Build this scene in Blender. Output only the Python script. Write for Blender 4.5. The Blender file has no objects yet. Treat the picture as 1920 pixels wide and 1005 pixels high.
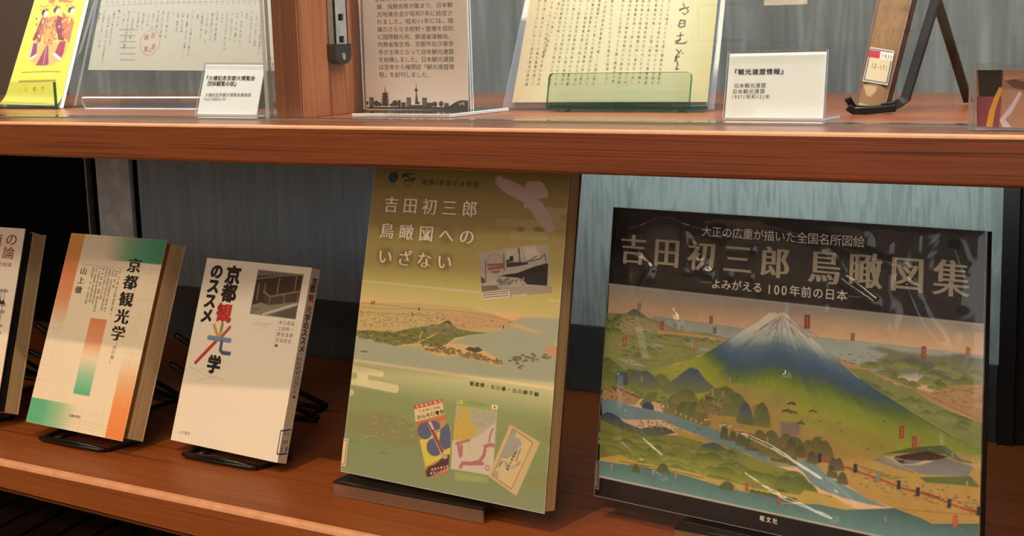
import bpy, math, random
import numpy as np
from mathutils import Matrix, Vector
R = math.radians
# ------------------------------------------------------------------ camera
CAM_POS = (0.6545, -0.8656, 0.4027)
CAM_ANGLES = (-0.56308, -0.16569, -0.02915)
FOCAL_PX = 2647.1

scene = bpy.context.scene
C = scene.collection
def cam_axes(yaw, pitch, roll):
    f = Vector((math.sin(yaw)*math.cos(pitch), math.cos(yaw)*math.cos(pitch), math.sin(pitch)))
    r = Vector((math.cos(yaw), -math.sin(yaw), 0)); u = r.cross(f)
    return r*math.cos(roll)+u*math.sin(roll), u*math.cos(roll)-r*math.sin(roll), f
cd = bpy.data.cameras.new('camera'); cam = bpy.data.objects.new('camera', cd); C.objects.link(cam)
_r, _u, _f = cam_axes(*CAM_ANGLES)
cam.matrix_world = Matrix(((_r.x,_u.x,-_f.x,CAM_POS[0]),(_r.y,_u.y,-_f.y,CAM_POS[1]),(_r.z,_u.z,-_f.z,CAM_POS[2]),(0,0,0,1)))
cd.sensor_fit = 'HORIZONTAL'; cd.sensor_width = 36; cd.lens = FOCAL_PX/1920*36; cd.clip_start = .01
scene.camera = cam
# ------------------------------------------------------------------ world, lights, exposure
W_ = bpy.data.worlds.new('room_air'); scene.world = W_; W_.use_nodes = True
W_.node_tree.nodes['Background'].inputs[0].default_value = (.95,.97,1,1)
W_.node_tree.nodes['Background'].inputs[1].default_value = .10
ZT, HB = .334, .3022          # top and underside of the upper shelf board; the lower board's top is z = 0
CEIL, FLOOR = 2.75, -.42
def spot(name, loc, target, watts, col, size, blend, radius):
    l = bpy.data.lights.new(name, 'SPOT'); l.energy = watts; l.color = col; l.spot_size = size; l.spot_blend = blend; l.shadow_soft_size = radius
    o = bpy.data.objects.new(name, l); C.objects.link(o); o.location = loc
    o.rotation_euler = (Vector(target)-Vector(loc)).to_track_quat('-Z','Y').to_euler(); return o
WARM = (1,.73,.46)
FILL_PANEL_COL, FILL_PANEL_STR = (1,.80,.55), 13.0      # diffused ceiling panels added out of view, as soft fill
FILL_PANE_COL, FILL_PANE_STR = (.9,.95,1), 1.3            # glow of a far window added out of view, as fill
spot('downlight_beam', (-.12,-1.20,CEIL-.03), (-.1,.1,.1), 112, WARM, R(70), .6, .025)
al = bpy.data.lights.new('cabinet_strip_light','AREA'); al.shape='RECTANGLE'; al.size=2.2; al.size_y=.03; al.energy=21; al.color=(.90,.96,1)
ao = bpy.data.objects.new('cabinet_strip_light', al); C.objects.link(ao); ao.location=(-.1,.085,.815); ao.rotation_euler=(R(4),0,0)
bl = bpy.data.lights.new('rear_fill_light','AREA'); bl.shape='RECTANGLE'; bl.size=.55; bl.size_y=.015; bl.energy=.55; bl.color=(.95,1,.97)  # light added to brighten the right back panel; no such fitting known
bo = bpy.data.objects.new('rear_fill_light', bl); C.objects.link(bo); bo.location=(.14,.33,.294); bo.rotation_euler=(R(62),0,0)
vs = scene.view_settings; vs.view_transform='Standard'; vs.look='None'; vs.gamma=1; vs.use_curve_mapping=False; vs.exposure=0.25
# ------------------------------------------------------------------ helpers
def lin(h):
    if isinstance(h, tuple): return np.array(h)
    v = np.array(PALETTE[h])/255 if isinstance(h, int) else np.array([int(h[i:i+2],16)/255 for i in (1,3,5)]); return np.where(v<=.04045, v/12.92, ((v+.055)/1.055)**2.4)
def tag(o, label=None, cat=None, group=None, kind=None):
    if label: o['label']=label
    if cat: o['category']=cat
    if group: o['group']=group
    if kind: o['kind']=kind
    return o
def thing(name, label, cat, M=None, group=None):
    o = bpy.data.objects.new(name, None); C.objects.link(o); o.empty_display_size=.02
    if M is not None: o.matrix_world = M
    tag(o,label,cat,group); MW[o.name]=M.copy() if M is not None else Matrix(); return o
MW = {}
class MB:
    """gathers geometry in world coordinates; build() links it as one mesh"""
    def __init__(s): s.v=[]; s.f=[]; s.m=[]; s.c=[]; s.n=0; s.smooth=[]
    def add(s, v, f, mat=0, col=(1,1,1), smooth=False):
        v=np.asarray(v,float).reshape(-1,3); s.v.append(v)
        c=np.asarray(col,float); s.c.append(np.broadcast_to(c,(len(v),3)) if c.ndim==1 else c)
        for q in f: s.f.append([i+s.n for i in q]); s.m.append(mat); s.smooth.append(smooth)
        s.n+=len(v); return s
    def box(s, x0,x1,y0,y1,z0,z1, mat=0):
        v=[(x,y,z) for x in (x0,x1) for y in (y0,y1) for z in (z0,z1)]
        return s.add(v,[(0,1,3,2),(4,6,7,5),(0,4,5,1),(2,3,7,6),(0,2,6,4),(1,5,7,3)],mat)
    def hexa(s, q, n, d0, d1, mat=0, edge=None, inset=(0,0,0,0), col=(1,1,1)):
        """slab between depths d0 and d1 behind the quad q (BL,BR,TR,TL); inset in metres: left,right,bottom,top"""
        BL,BR,TR,TL=[np.array(x) for x in q]
        ux=(BR-BL)/np.linalg.norm(BR-BL); uy=(TL-BL)/np.linalg.norm(TL-BL); l,r,b,t=inset
        k=[BL+ux*l+uy*b, BR-ux*r+uy*b, TR-ux*r-uy*t, TL+ux*l-uy*t]
        v=[p+n*d0 for p in k]+[p+n*d1 for p in k]
        s.add(v,[(0,1,2,3),(7,6,5,4)],mat,col)
        e=mat if edge is None else edge
        return s.add(v,[(0,4,5,1),(1,5,6,2),(2,6,7,3),(3,7,4,0)],e,col)
    def tube(s, pts, r, seg=10, mat=0, closed=False, flat=1.0):
        pts=[np.array(p,float) for p in pts]; n=len(pts); rings=[]; up=None
        for i,p in enumerate(pts):
            a=pts[(i-1)%n] if (closed or i>0) else p; b=pts[(i+1)%n] if (closed or i<n-1) else p
            t=b-a; t/=np.linalg.norm(t)
            if up is None:
                up=np.array([0,0,1.]) if abs(t[2])<.9 else np.array([1.,0,0])
            x=np.cross(up,t); x/=np.linalg.norm(x); y=np.cross(t,x); up=y
            rings.append([p+r*(math.cos(k*2*math.pi/seg)*x*flat+math.sin(k*2*math.pi/seg)*y) for k in range(seg)])
        v=np.array(rings).reshape(-1,3); f=[]
        for i in range(n if closed else n-1):
            j=(i+1)%n
            for k in range(seg): f.append((i*seg+k,i*seg+(k+1)%seg,j*seg+(k+1)%seg,j*seg+k))
        if not closed: f+= [tuple(range(seg))[::-1], tuple((n-1)*seg+k for k in range(seg))]
        return s.add(v,f,mat,smooth=True)
    def prism(s, poly, z0, z1, mat=0, axis=2, edge=None):
        n=len(poly); v=[]
        for z in (z0,z1):
            for a,b in poly: v.append({2:(a,b,z),1:(a,z,b),0:(z,a,b)}[axis])
        e=mat if edge is None else edge
        s.add(v,[tuple(range(n))[::-1],tuple(range(n,2*n))],mat); return s.add(v,[(i,(i+1)%n,n+(i+1)%n,n+i) for i in range(n)],e)
    def build(s, name, mats, parent=None, bevel=0, fix=True, edge_mat=-1):
        v=np.concatenate(s.v); c=np.concatenate(s.c)
        if parent is not None:
            M=np.array(MW[parent.name].inverted()); v=v@M[:3,:3].T+M[:3,3]
        me=bpy.data.meshes.new(name)
        lens=np.array([len(q) for q in s.f]); loops=np.fromiter((i for q in s.f for i in q),int,int(lens.sum()))
        me.vertices.add(len(v)); me.vertices.foreach_set('co',v.astype(np.float32).ravel())
        me.loops.add(len(loops)); me.loops.foreach_set('vertex_index',loops.astype(np.int32))
        me.polygons.add(len(lens)); st=np.concatenate([[0],np.cumsum(lens)[:-1]])
        me.polygons.foreach_set('loop_start',st.astype(np.int32)); me.polygons.foreach_set('loop_total',lens.astype(np.int32))
        me.polygons.foreach_set('material_index',np.array(s.m,np.int32)); me.polygons.foreach_set('use_smooth',np.array(s.smooth,bool))
        me.update(calc_edges=True)
        a=me.color_attributes.new('print','FLOAT_COLOR','POINT'); a.data.foreach_set('color',np.concatenate([c,np.ones((len(c),1))],1).astype(np.float32).ravel())
        for m in (mats if isinstance(mats,(list,tuple)) else [mats]): me.materials.append(m)
        o=bpy.data.objects.new(name,me); C.objects.link(o)
        if parent is not None: o.parent=parent; MW[o.name]=MW[parent.name]
        if fix and bevel==0 and len(v)<400: me.validate()
        if bevel:
            import bmesh
            bm=bmesh.new(); bm.from_mesh(me); bmesh.ops.remove_doubles(bm,verts=bm.verts,dist=1e-6); bmesh.ops.recalc_face_normals(bm,faces=bm.faces)
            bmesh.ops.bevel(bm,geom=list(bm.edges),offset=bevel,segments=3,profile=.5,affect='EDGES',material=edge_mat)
            if edge_mat>=0:                # only the upper arrises carry the painted highlight
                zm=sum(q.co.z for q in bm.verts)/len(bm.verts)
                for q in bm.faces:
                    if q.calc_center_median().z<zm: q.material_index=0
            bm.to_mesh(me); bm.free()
        return o
# ------------------------------------------------------------------ materials
def new_mat(name):
    m=bpy.data.materials.new(name); m.use_nodes=True; nt=m.node_tree; return m,nt,nt.nodes['Principled BSDF']
def setp(b, col=None, rough=.5, metal=0, spec=.5, coat=0, coatr=.1):
    if col is not None: b.inputs['Base Color'].default_value=(*col,1)
    b.inputs['Roughness'].default_value=rough; b.inputs['Metallic'].default_value=metal; b.inputs['Specular IOR Level'].default_value=spec
    b.inputs['Coat Weight'].default_value=coat; b.inputs['Coat Roughness'].default_value=coatr
def N(nt,t,**k):
    n=nt.nodes.new(t)
    for a,b in k.items(): setattr(n,a,b)
    return n
def grain(name, stops, scale, rough=.4, detail=6, bump=.0, spec=.5, coat=0, coatr=.1, coord='Object', dist=.6, metal=0):
    """colour from stretched noise in object coordinates"""
    m,nt,b=new_mat(name); setp(b,rough=rough,spec=spec,coat=coat,coatr=coatr,metal=metal); L=nt.links.new
    tc=N(nt,'ShaderNodeTexCoord'); mp=N(nt,'ShaderNodeMapping'); mp.inputs['Scale'].default_value=scale; L(tc.outputs[coord],mp.inputs[0])
    no=N(nt,'ShaderNodeTexNoise'); no.inputs['Scale'].default_value=1; no.inputs['Detail'].default_value=detail; no.inputs['Distortion'].default_value=dist; L(mp.outputs[0],no.inputs['Vector'])
    cr=N(nt,'ShaderNodeValToRGB'); L(no.outputs['Fac'],cr.inputs[0]); e=cr.color_ramp.elements
    while len(e)<len(stops): e.new(.5)
    for x,(p,c) in zip(e,stops): x.position=p; x.color=(*lin(c),1)
    L(cr.outputs[0],b.inputs['Base Color'])
    if bump:
        bp=N(nt,'ShaderNodeBump'); bp.inputs['Strength'].default_value=bump; bp.inputs['Distance'].default_value=.001; L(no.outputs['Fac'],bp.inputs['Height']); L(bp.outputs[0],b.inputs['Normal'])
    return m
def printed(name, gain=1.0, rough=.45, spec=.4, coat=0, coatr=.15):
    """ink on paper: the colours worked out per vertex below"""
    m,nt,b=new_mat(name); setp(b,rough=rough,spec=spec,coat=coat,coatr=coatr)
    a=N(nt,'ShaderNodeAttribute'); a.attribute_name='print'
    mx=N(nt,'ShaderNodeVectorMath'); mx.operation='MULTIPLY'; g=gain if isinstance(gain,tuple) else (gain,)*3; mx.inputs[1].default_value=g
    no=N(nt,'ShaderNodeTexNoise'); no.inputs['Scale'].default_value=900; no.inputs['Detail'].default_value=2
    ma=N(nt,'ShaderNodeMath'); ma.operation='MULTIPLY_ADD'; ma.inputs[1].default_value=.10; ma.inputs[2].default_value=.95; nt.links.new(no.outputs['Fac'],ma.inputs[0])
    m2=N(nt,'ShaderNodeVectorMath'); m2.operation='SCALE'
    nt.links.new(a.outputs['Color'],mx.inputs[0]); nt.links.new(mx.outputs[0],m2.inputs[0]); nt.links.new(ma.outputs[0],m2.inputs['Scale']); nt.links.new(m2.outputs[0],b.inputs['Base Color']); return m
def clear(name, tint=(1,1,1), refl=1.0, rough=.02, bump=None, ior=1.49, haze=0, hazecol=(.8,.8,.8)):
    """thin clear sheet: see-through with a Fresnel reflection"""
    m=bpy.data.materials.new(name); m.use_nodes=True; nt=m.node_tree; nt.nodes.remove(nt.nodes['Principled BSDF']); L=nt.links.new
    out=nt.nodes['Material Output']; tr=N(nt,'ShaderNodeBsdfTransparent'); tr.inputs[0].default_value=(*tint,1)
    gl=N(nt,'ShaderNodeBsdfGlossy'); gl.inputs['Roughness'].default_value=rough
    ge=N(nt,'ShaderNodeNewGeometry'); dt=N(nt,'ShaderNodeVectorMath'); dt.operation='DOT_PRODUCT'; L(ge.outputs['Incoming'],dt.inputs[0]); L(ge.outputs['Normal'],dt.inputs[1])
    def mth(op,a,b=None):
        q=N(nt,'ShaderNodeMath'); q.operation=op
        for i_,x in enumerate((a,b)):
            if x is None: continue
            if isinstance(x,(int,float)): q.inputs[i_].default_value=x
            else: L(x,q.inputs[i_])
        return q.outputs[0]
    f0=((ior-1)/(ior+1))**2      # Schlick, the same from either side of the thin sheet
    sch=mth('MULTIPLY_ADD',mth('POWER',mth('SUBTRACT',1,mth('ABSOLUTE',dt.outputs['Value'])),5),1-f0); sch.node.inputs[2].default_value=f0
    mu=N(nt,'ShaderNodeMath'); mu.operation='MULTIPLY'; mu.inputs[1].default_value=refl; mu.use_clamp=True; L(sch,mu.inputs[0])
    mx=N(nt,'ShaderNodeMixShader'); L(mu.outputs[0],mx.inputs[0]); src=tr
    if haze:
        df=N(nt,'ShaderNodeBsdfDiffuse'); df.inputs[0].default_value=(*hazecol,1); h=N(nt,'ShaderNodeMixShader'); h.inputs[0].default_value=haze; L(tr.outputs[0],h.inputs[1]); L(df.outputs[0],h.inputs[2]); src=h
    L(src.outputs[0],mx.inputs[1]); L(gl.outputs[0],mx.inputs[2]); L(mx.outputs[0],out.inputs[0])
    if bump:
        sc,st,ds=bump
        tc=N(nt,'ShaderNodeTexCoord'); no=N(nt,'ShaderNodeTexNoise'); no.inputs['Scale'].default_value=sc; no.inputs['Detail'].default_value=3; no.inputs['Distortion'].default_value=1.2; L(tc.outputs['Object'],no.inputs['Vector'])
        bp=N(nt,'ShaderNodeBump'); bp.inputs['Strength'].default_value=st; bp.inputs['Distance'].default_value=ds; L(no.outputs['Fac'],bp.inputs['Height']); L(bp.outputs[0],gl.inputs['Normal']); L(bp.outputs[0],dt.inputs[1])
    return m
def plain(name, hexcol, rough=.5, metal=0, spec=.5, coat=0, var=.08, scale=60):
    c=[int(hexcol[i:i+2],16) for i in (1,3,5)]; f=lambda k:'#%02x%02x%02x'%tuple(max(0,min(255,int(x*k))) for x in c)
    return grain(name,[(.3,f(1-var)),(.7,f(1+var))],(scale,)*3,rough=rough,spec=spec,coat=coat,metal=metal,detail=3)
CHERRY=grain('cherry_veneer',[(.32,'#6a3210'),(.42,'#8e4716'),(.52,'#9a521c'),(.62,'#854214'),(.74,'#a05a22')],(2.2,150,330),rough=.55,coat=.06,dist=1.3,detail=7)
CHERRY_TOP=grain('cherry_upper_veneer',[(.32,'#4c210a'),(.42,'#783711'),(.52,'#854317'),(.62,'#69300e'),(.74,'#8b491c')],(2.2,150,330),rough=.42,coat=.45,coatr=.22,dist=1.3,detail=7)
EDGING=plain('edge_gleam','#d9a27c',rough=.3,coat=.4,var=.04)  # pale colour paints the highlight along the upper board's top edge
EDGE_GLEAM_L=plain('lower_edge_gleam','#e0a27c',rough=.4,coat=.2,var=.05)  # painted highlight for the lower board's edge
CHERRY_V=grain('cherry_upright',[(.3,'#5c2e17'),(.42,'#7c4527'),(.55,'#8c5231'),(.64,'#6f3b20'),(.78,'#7d482a')],(120,55,2.2),rough=.4,coat=.25,dist=1.3)
CHERRY_E=grain('cherry_edge_strip',[(.3,'#55280f'),(.45,'#6f3a1c'),(.58,'#7a4424'),(.75,'#62311a')],(160,60,2),rough=.4,coat=.25,dist=1.2)
DARKWOOD=grain('dark_panel',[(.3,'#040303'),(.7,'#080605')],(40,40,3),rough=.7,spec=.05)
FABRIC=None
BLACK=plain('black_enamel','#0d0d0e',rough=.28,spec=.5)
CAPBLACK=plain('black_plastic','#101113',rough=.5)
ALU=plain('brushed_aluminium','#96938e',rough=.42,metal=.45)
SCREW=plain('screw_steel','#b9b4ac',rough=.3,metal=.9)
PAGES=grain('page_edges',[(.3,'#c9a878'),(.5,'#dcc09a'),(.7,'#e6cfae')],(6,6,1500),rough=.8,spec=.1,detail=2,dist=.1)
PAGES_SHADED=grain('shaded_page_edges',[(.3,'#7a5228'),(.7,'#a87a42')],(6,6,1500),rough=.8,spec=.1,detail=2,dist=.1)  # brown puts shade behind the cover into the gold page edges
ENDPAPER=plain('black_endpaper','#151112',rough=.7)
COVERBACK=plain('cover_board','#d8c4a4',rough=.6)
OLIVE=plain('olive_cover','#4a3428',rough=.5)
INKBLACK=plain('black_cover','#1a1516',rough=.45)
BROWNLEATHER=plain('worn_cloth','#4a2a24',rough=.7,var=.2)
PAPER=plain('white_paper','#f1ece2',rough=.7)
ACRYL=clear('clear_acrylic',(.97,.975,.98),refl=1.0,haze=.012,hazecol=(.7,.75,.8))
ACRYL_EDGE=clear('acrylic_cut_edge',(.80,.83,.84),refl=1.5,rough=.25,haze=.5,hazecol=(.75,.78,.78))
ACRYL_G=clear('green_acrylic',(.88,.92,.88),refl=1.0)
ACRYL_G_EDGE=clear('green_acrylic_edge',(.10,.30,.24),refl=1.0,haze=.25,hazecol=(.05,.22,.18))
STAND_REFLECT=clear('stand_acrylic',(.86,.83,.80),refl=2.2,rough=.06,haze=.3,hazecol=(.42,.25,.16))  # tan haze paints the wood's reflection into the clear plastic
STAND_TOP_REFLECT=clear('stand_acrylic_top',(.28,.28,.26),refl=1.6,haze=.25,hazecol=(.05,.05,.045))  # dark tint puts a dim reflection into the ledge colour
GLASS=clear('pane_glass',(.97,.985,.975),refl=1.0,rough=.0,ior=1.5)
GLASS_EDGE=clear('pane_edge',(.40,.36,.30),refl=.6,haze=.6,hazecol=(.36,.31,.26))
FILM=clear('crinkled_film',(.98,.98,.97),refl=1.1,rough=.10,ior=1.5,bump=(16,.25,.003))
FILM_CLEAR=clear('clear_folder',(.93,.94,.96),refl=1.2,rough=.05,haze=.10,hazecol=(.6,.62,.68),bump=(9,.25,.004))
# ------------------------------------------------------------------ lettering
GLYPH={}
def load_glyphs(chars):
    tmp=[]
    for ch in sorted(chars):
        cu=bpy.data.curves.new('letter','FONT'); cu.body=ch; cu.size=1; cu.resolution_u=3
        o=bpy.data.objects.new('letter',cu); C.objects.link(o); tmp.append((ch,o,cu))
    dg=bpy.context.evaluated_depsgraph_get(); dg.update()
    for ch,o,cu in tmp:
        me=o.evaluated_get(dg).to_mesh(); n=len(me.vertices)
        v=np.array([x.co[:2] for x in me.vertices]).reshape(-1,2); f=[tuple(p.vertices) for p in me.polygons]
        # outward normals of the outline, so strokes can be fattened differently across and along
        ed={}
        for q in f:
            for i in range(len(q)):
                a,b=q[i],q[(i+1)%len(q)]; ed[(a,b)]=1
        nr=np.zeros((n,2))
        for (a,b) in ed:
            if (b,a) not in ed:
                d=v[b]-v[a]; l=np.hypot(*d)
                if l>1e-7:
                    k=np.array([d[1],-d[0]])/l; nr[a]+=k; nr[b]+=k
        l=np.hypot(nr[:,0],nr[:,1])[:,None]; nr=np.where(l>1e-6,nr/np.maximum(l,1e-6),0)
        area=sum((v[q[1]][0]-v[q[0]][0])*(v[q[2]][1]-v[q[0]][1])-(v[q[1]][1]-v[q[0]][1])*(v[q[2]][0]-v[q[0]][0]) for q in f) if f else 1
        if area<0: nr=-nr
        if n: cx=(v[:,0].min()+v[:,0].max())/2 if ord(ch)<0x2000 else .5
        else: cx=.5
        wide=(v[:,0].max()-v[:,0].min()) if n else .3
        GLYPH[ch]=(v-np.array([cx,.38]),f,nr,wide)
    for ch,o,cu in tmp:
        o.evaluated_get(dg).to_mesh_clear()
    for ch,o,cu in tmp:
        bpy.data.objects.remove(o); bpy.data.curves.remove(cu)
# ------------------------------------------------------------------ painter (works in millimetres, v downwards)
class Paint:
    def __init__(s,W,H,res):
        s.W,s.H=W,H; s.nx=max(2,int(W*res)+1); s.ny=max(2,int(H*res)+1)
        s.u=np.linspace(0,W,s.nx); s.v=np.linspace(0,H,s.ny); s.px=W/(s.nx-1)
        s.img=np.ones((s.ny,s.nx,3))*.8
    def win(s,u0,u1,v0,v1,pad):
        i0,i1=np.searchsorted(s.u,[u0-pad,u1+pad]); j0,j1=np.searchsorted(s.v,[v0-pad,v1+pad])
        return slice(max(j0-1,0),min(j1+1,s.ny)),slice(max(i0-1,0),min(i1+1,s.nx))
    def mask_poly(s,pts,soft=0):
        P=np.array(pts,float); pad=s.px*2+soft*2; sl=s.win(P[:,0].min(),P[:,0].max(),P[:,1].min(),P[:,1].max(),pad)
        X,Y=np.meshgrid(s.u[sl[1]],s.v[sl[0]])
        if X.size==0: return None,None
        ins=np.zeros(X.shape,bool); d=np.full(X.shape,1e9); n=len(P)
        for i in range(n):
            a,b=P[i],P[(i+1)%n]; e=b-a; l2=e@e
            if l2<1e-12: continue
            if a[1]!=b[1]:
                c=((a[1]>Y)!=(b[1]>Y)); x=(b[0]-a[0])*(Y-a[1])/(b[1]-a[1])+a[0]; ins^=c&(X<x)
            t=np.clip(((X-a[0])*e[0]+(Y-a[1])*e[1])/l2,0,1); d=np.minimum(d,np.hypot(X-a[0]-t*e[0],Y-a[1]-t*e[1]))
        sd=np.where(ins,d,-d); w=s.px+soft*2
        return sl,np.clip(sd/w+.5,0,1)
    def put(s,sl,m,col):
        if sl is None: return
        s.img[sl]=s.img[sl]*(1-m[...,None])+np.asarray(col)*m[...,None]
    def run(s,op):
        k=op[0]
        if k=='p':
            _,c,pts,c2,soft=op; sl,m=s.mask_poly(pts,soft)
            if sl is None: return
            if c2 is not None:
                v0=min(p[1] for p in pts); v1=max(p[1] for p in pts); t=np.clip((s.v[sl[0]]-v0)/max(v1-v0,1e-6),0,1)[:,None,None]
                s.put(sl,m,lin(c)*(1-t)+lin(c2)*t)
            else: s.put(sl,m,lin(c))
        elif k=='g':
            _,ax,st,pts=op; sl,m=s.mask_poly(pts)
            if sl is None: return
            x=s.u[sl[1]] if ax=='u' else s.v[sl[0]]; xs=[p for p,_ in st]
            al=np.interp(x,xs,[0 if c is None else 1 for _,c in st])
            known=[(p,lin(c)) for p,c in st if c is not None]; col=np.stack([np.interp(x,[p for p,_ in known],[c[i] for _,c in known]) for i in range(3)],1)
            if ax=='u': al=al[None,:];col=col[None,:,:]
            else: al=al[:,None];col=col[:,None,:]
            s.put(sl,m*al,col)
        elif k=='l':
            _,c,w,pts=op; P=np.array(pts,float); sl=s.win(P[:,0].min(),P[:,0].max(),P[:,1].min(),P[:,1].max(),w+s.px*2)
            X,Y=np.meshgrid(s.u[sl[1]],s.v[sl[0]])
            if X.size==0: return
            d=np.full(X.shape,1e9)
            for a,b in zip(P[:-1],P[1:]):
                e=b-a; l2=max(e@e,1e-12); t=np.clip(((X-a[0])*e[0]+(Y-a[1])*e[1])/l2,0,1); d=np.minimum(d,np.hypot(X-a[0]-t*e[0],Y-a[1]-t*e[1]))
            s.put(sl,np.clip((w/2-d)/s.px+.5,0,1)*min(1,max(w/s.px,.35)),lin(c))
        elif k=='e':
            _,c,u,v,a,b,soft=op; sl=s.win(u-a,u+a,v-b,v+b,s.px*2+soft); X,Y=np.meshgrid(s.u[sl[1]],s.v[sl[0]])
            if X.size==0: return
            q=np.hypot((X-u)/a,(Y-v)/b); s.put(sl,np.clip((1-q)*min(a,b)/(s.px+soft*.5)+.5,0,1),lin(c))
        elif k=='d':
            _,ct,cb,u,v,w,h=op; n=14
            pts=[(u-w/2+w*i/n, v+h*.35-h*1.0*math.sin(math.pi*i/n)**.8) for i in range(n+1)]+[(u+w*.42,v+h*.5),(u-w*.42,v+h*.5)]
            s.run(('p',ct,pts,cb,.15)); s.run(('l',tuple(.45*lin(ct)),.35,pts[2:n-1]))
        elif k=='c':
            _,pu,pv,kk,amp,st,pts=op; sl,m=s.mask_poly(pts)
            X,Y=np.meshgrid(s.u[sl[1]],s.v[sl[0]]); dx=np.abs(X-pu); dy=Y-pv
            an=(X-pu)/np.maximum(dy,3); rn=np.interp(an.ravel()*14,np.arange(-60,60),np.random.RandomState(3).rand(120)).reshape(an.shape)+.5*np.interp(an.ravel()*37,np.arange(-160,160),np.random.RandomState(4).rand(320)).reshape(an.shape)-.75
            t=dy-kk*dx+np.where(X<pu,np.clip(dx-42,0,None)*.9,0)+amp*rn*np.clip(dy/25,0,1)*np.clip((130-dy)/60,.15,1)
            xs=[p for p,_ in st]; col=np.stack([np.interp(t,xs,[lin(c)[i] for _,c in st]) for i in range(3)],-1); s.put(sl,m,col)
        elif k=='n':
            _,amp,sx,sy,pts,seed=op; sl,m=s.mask_poly(pts); rs=np.random.RandomState(seed)
            X,Y=np.meshgrid(s.u[sl[1]],s.v[sl[0]]); f=np.zeros(X.shape)
            for o in (1,2.3,5.1):
                g=rs.rand(64,64); a=(X/sx*o)%63; b=(Y/sy*o)%63; i=a.astype(int); j=b.astype(int); fa=a-i; fb=b-j
                f+=((g[j,i]*(1-fa)+g[j,i+1]*fa)*(1-fb)+(g[j+1,i]*(1-fa)+g[j+1,i+1]*fa)*fb-.5)/o**.5
            s.img[sl]*=(1+amp*f*m)[...,None]
def decode(line):
    """one line of the printed matter below: kind;colour;... with points in tenths of a millimetre"""
    a=line.split(';'); k=a[0]; hx=lambda c:int(c) if c else None
    pts=lambda s:[(float(x)/10,float(y)/10) for x,y in zip(s.split()[::2],s.split()[1::2])]
    st=lambda s:[(float(q.split(':')[0])/10,hx(q.split(':')[1])) for q in s.split()]
    if k=='p': return ('p',hx(a[1]),pts(a[2]),hx(a[3]),float(a[4] or 0))
    if k=='g': return ('g',a[1],st(a[2]),pts(a[3]))
    if k=='l': return ('l',hx(a[1]),float(a[2]),pts(a[3]))
    if k=='e': return ('e',hx(a[1]),*pts(a[2])[0],*[float(x) for x in a[3].split()],float(a[4] or 0))
    if k=='d': q=pts(a[3]); return ('d',hx(a[1]),hx(a[2]),*q[0],*q[1])
    if k=='c': return ('c',*pts(a[1])[0],float(a[2]),float(a[3]),st(a[4]),pts(a[5]))
    if k=='n': sx,sy=a[2].split(); return ('n',float(a[1]),float(sx),float(sy),pts(a[3]),int(a[4]))
def panel_into(mb, key, mat=0, off=0.0, warp=None, lift=.00012):
    """adds a printed sheet (picture grid and its lettering) to mb, off metres in front of the panel's surface"""
    p=PANELS[key]; BL,BR,TR,TL=[np.array(x) for x in p['quad']]; W,H=p['size']
    n=np.cross(BR-BL,TL-BL); n/=np.linalg.norm(n)      # towards the viewer
    def at(u,v,h):
        a=(np.asarray(u)/W)[...,None]; b=(1-np.asarray(v)/H)[...,None]
        q=BL*(1-a)*(1-b)+BR*a*(1-b)+TR*a*b+TL*(1-a)*b
        hh=np.asarray(h)*np.ones(np.asarray(u).shape)
        if warp: hh=hh+warp(np.asarray(u)/W,1-np.asarray(v)/H)
        return q+n*hh[...,None]
    cv=Paint(W,H,p['res'])
    for ln in p['art'].split('\n'):
        if ln: cv.run(decode(ln))
    U,V=np.meshgrid(cv.u,cv.v); nx,ny=cv.nx,cv.ny
    i=np.arange(nx*ny).reshape(ny,nx); f=np.stack([i[1:,:-1],i[1:,1:],i[:-1,1:],i[:-1,:-1]],-1).reshape(-1,4).tolist()
    mb.add(at(U,V,off).reshape(-1,3),f,mat,cv.img.reshape(-1,3))
    for st,p0,p1,ew,eh,col,(wx,wy) in p['text']:
        k=len(st); cc=lin(col)
        adv=[.56 if ord(ch)<0x2000 else 1.0 for ch in st]; ps=np.cumsum(adv)-np.array(adv)/2; span=max(ps[-1]-ps[0],1e-6)
        for j,ch in enumerate(st):
            g,fs,nr,wide=GLYPH[ch]
            if not len(g): continue
            t=(ps[j]-ps[0])/span if k>1 else 0; cu=p0[0]+(p1[0]-p0[0])*t; cvv=p0[1]+(p1[1]-p0[1])*t
            q=g+nr*np.array([wx,wy]); u=cu+q[:,0]*ew; v=cvv-q[:,1]*eh
            mb.add(at(u,v,off+lift),fs,mat,cc)
    return n
def frame(key, base=None):
    """local frame of a leaning panel: x along its foot, y up its face, z towards the viewer"""
    BL,BR,TR,TL=[Vector(x) for x in PANELS[key]['quad']]
    x=(BR-BL).normalized(); z=x.cross(TL-BL).normalized(); y=z.cross(x); o=Vector(base) if base is not None else (BL+BR)/2
    return Matrix(((x.x,y.x,z.x,o.x),(x.y,y.y,z.y,o.y),(x.z,y.z,z.z,o.z),(0,0,0,1)))
def Q(key): return [np.array(x) for x in PANELS[key]['quad']]
def back(key):
    BL,BR,TR,TL=Q(key); n=np.cross(BR-BL,TL-BL); return -n/np.linalg.norm(n)
def at_floor(key, z):
    BL,BR,_,_=Q(key); m=(BL+BR)/2; return (m[0],m[1],z)
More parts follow.
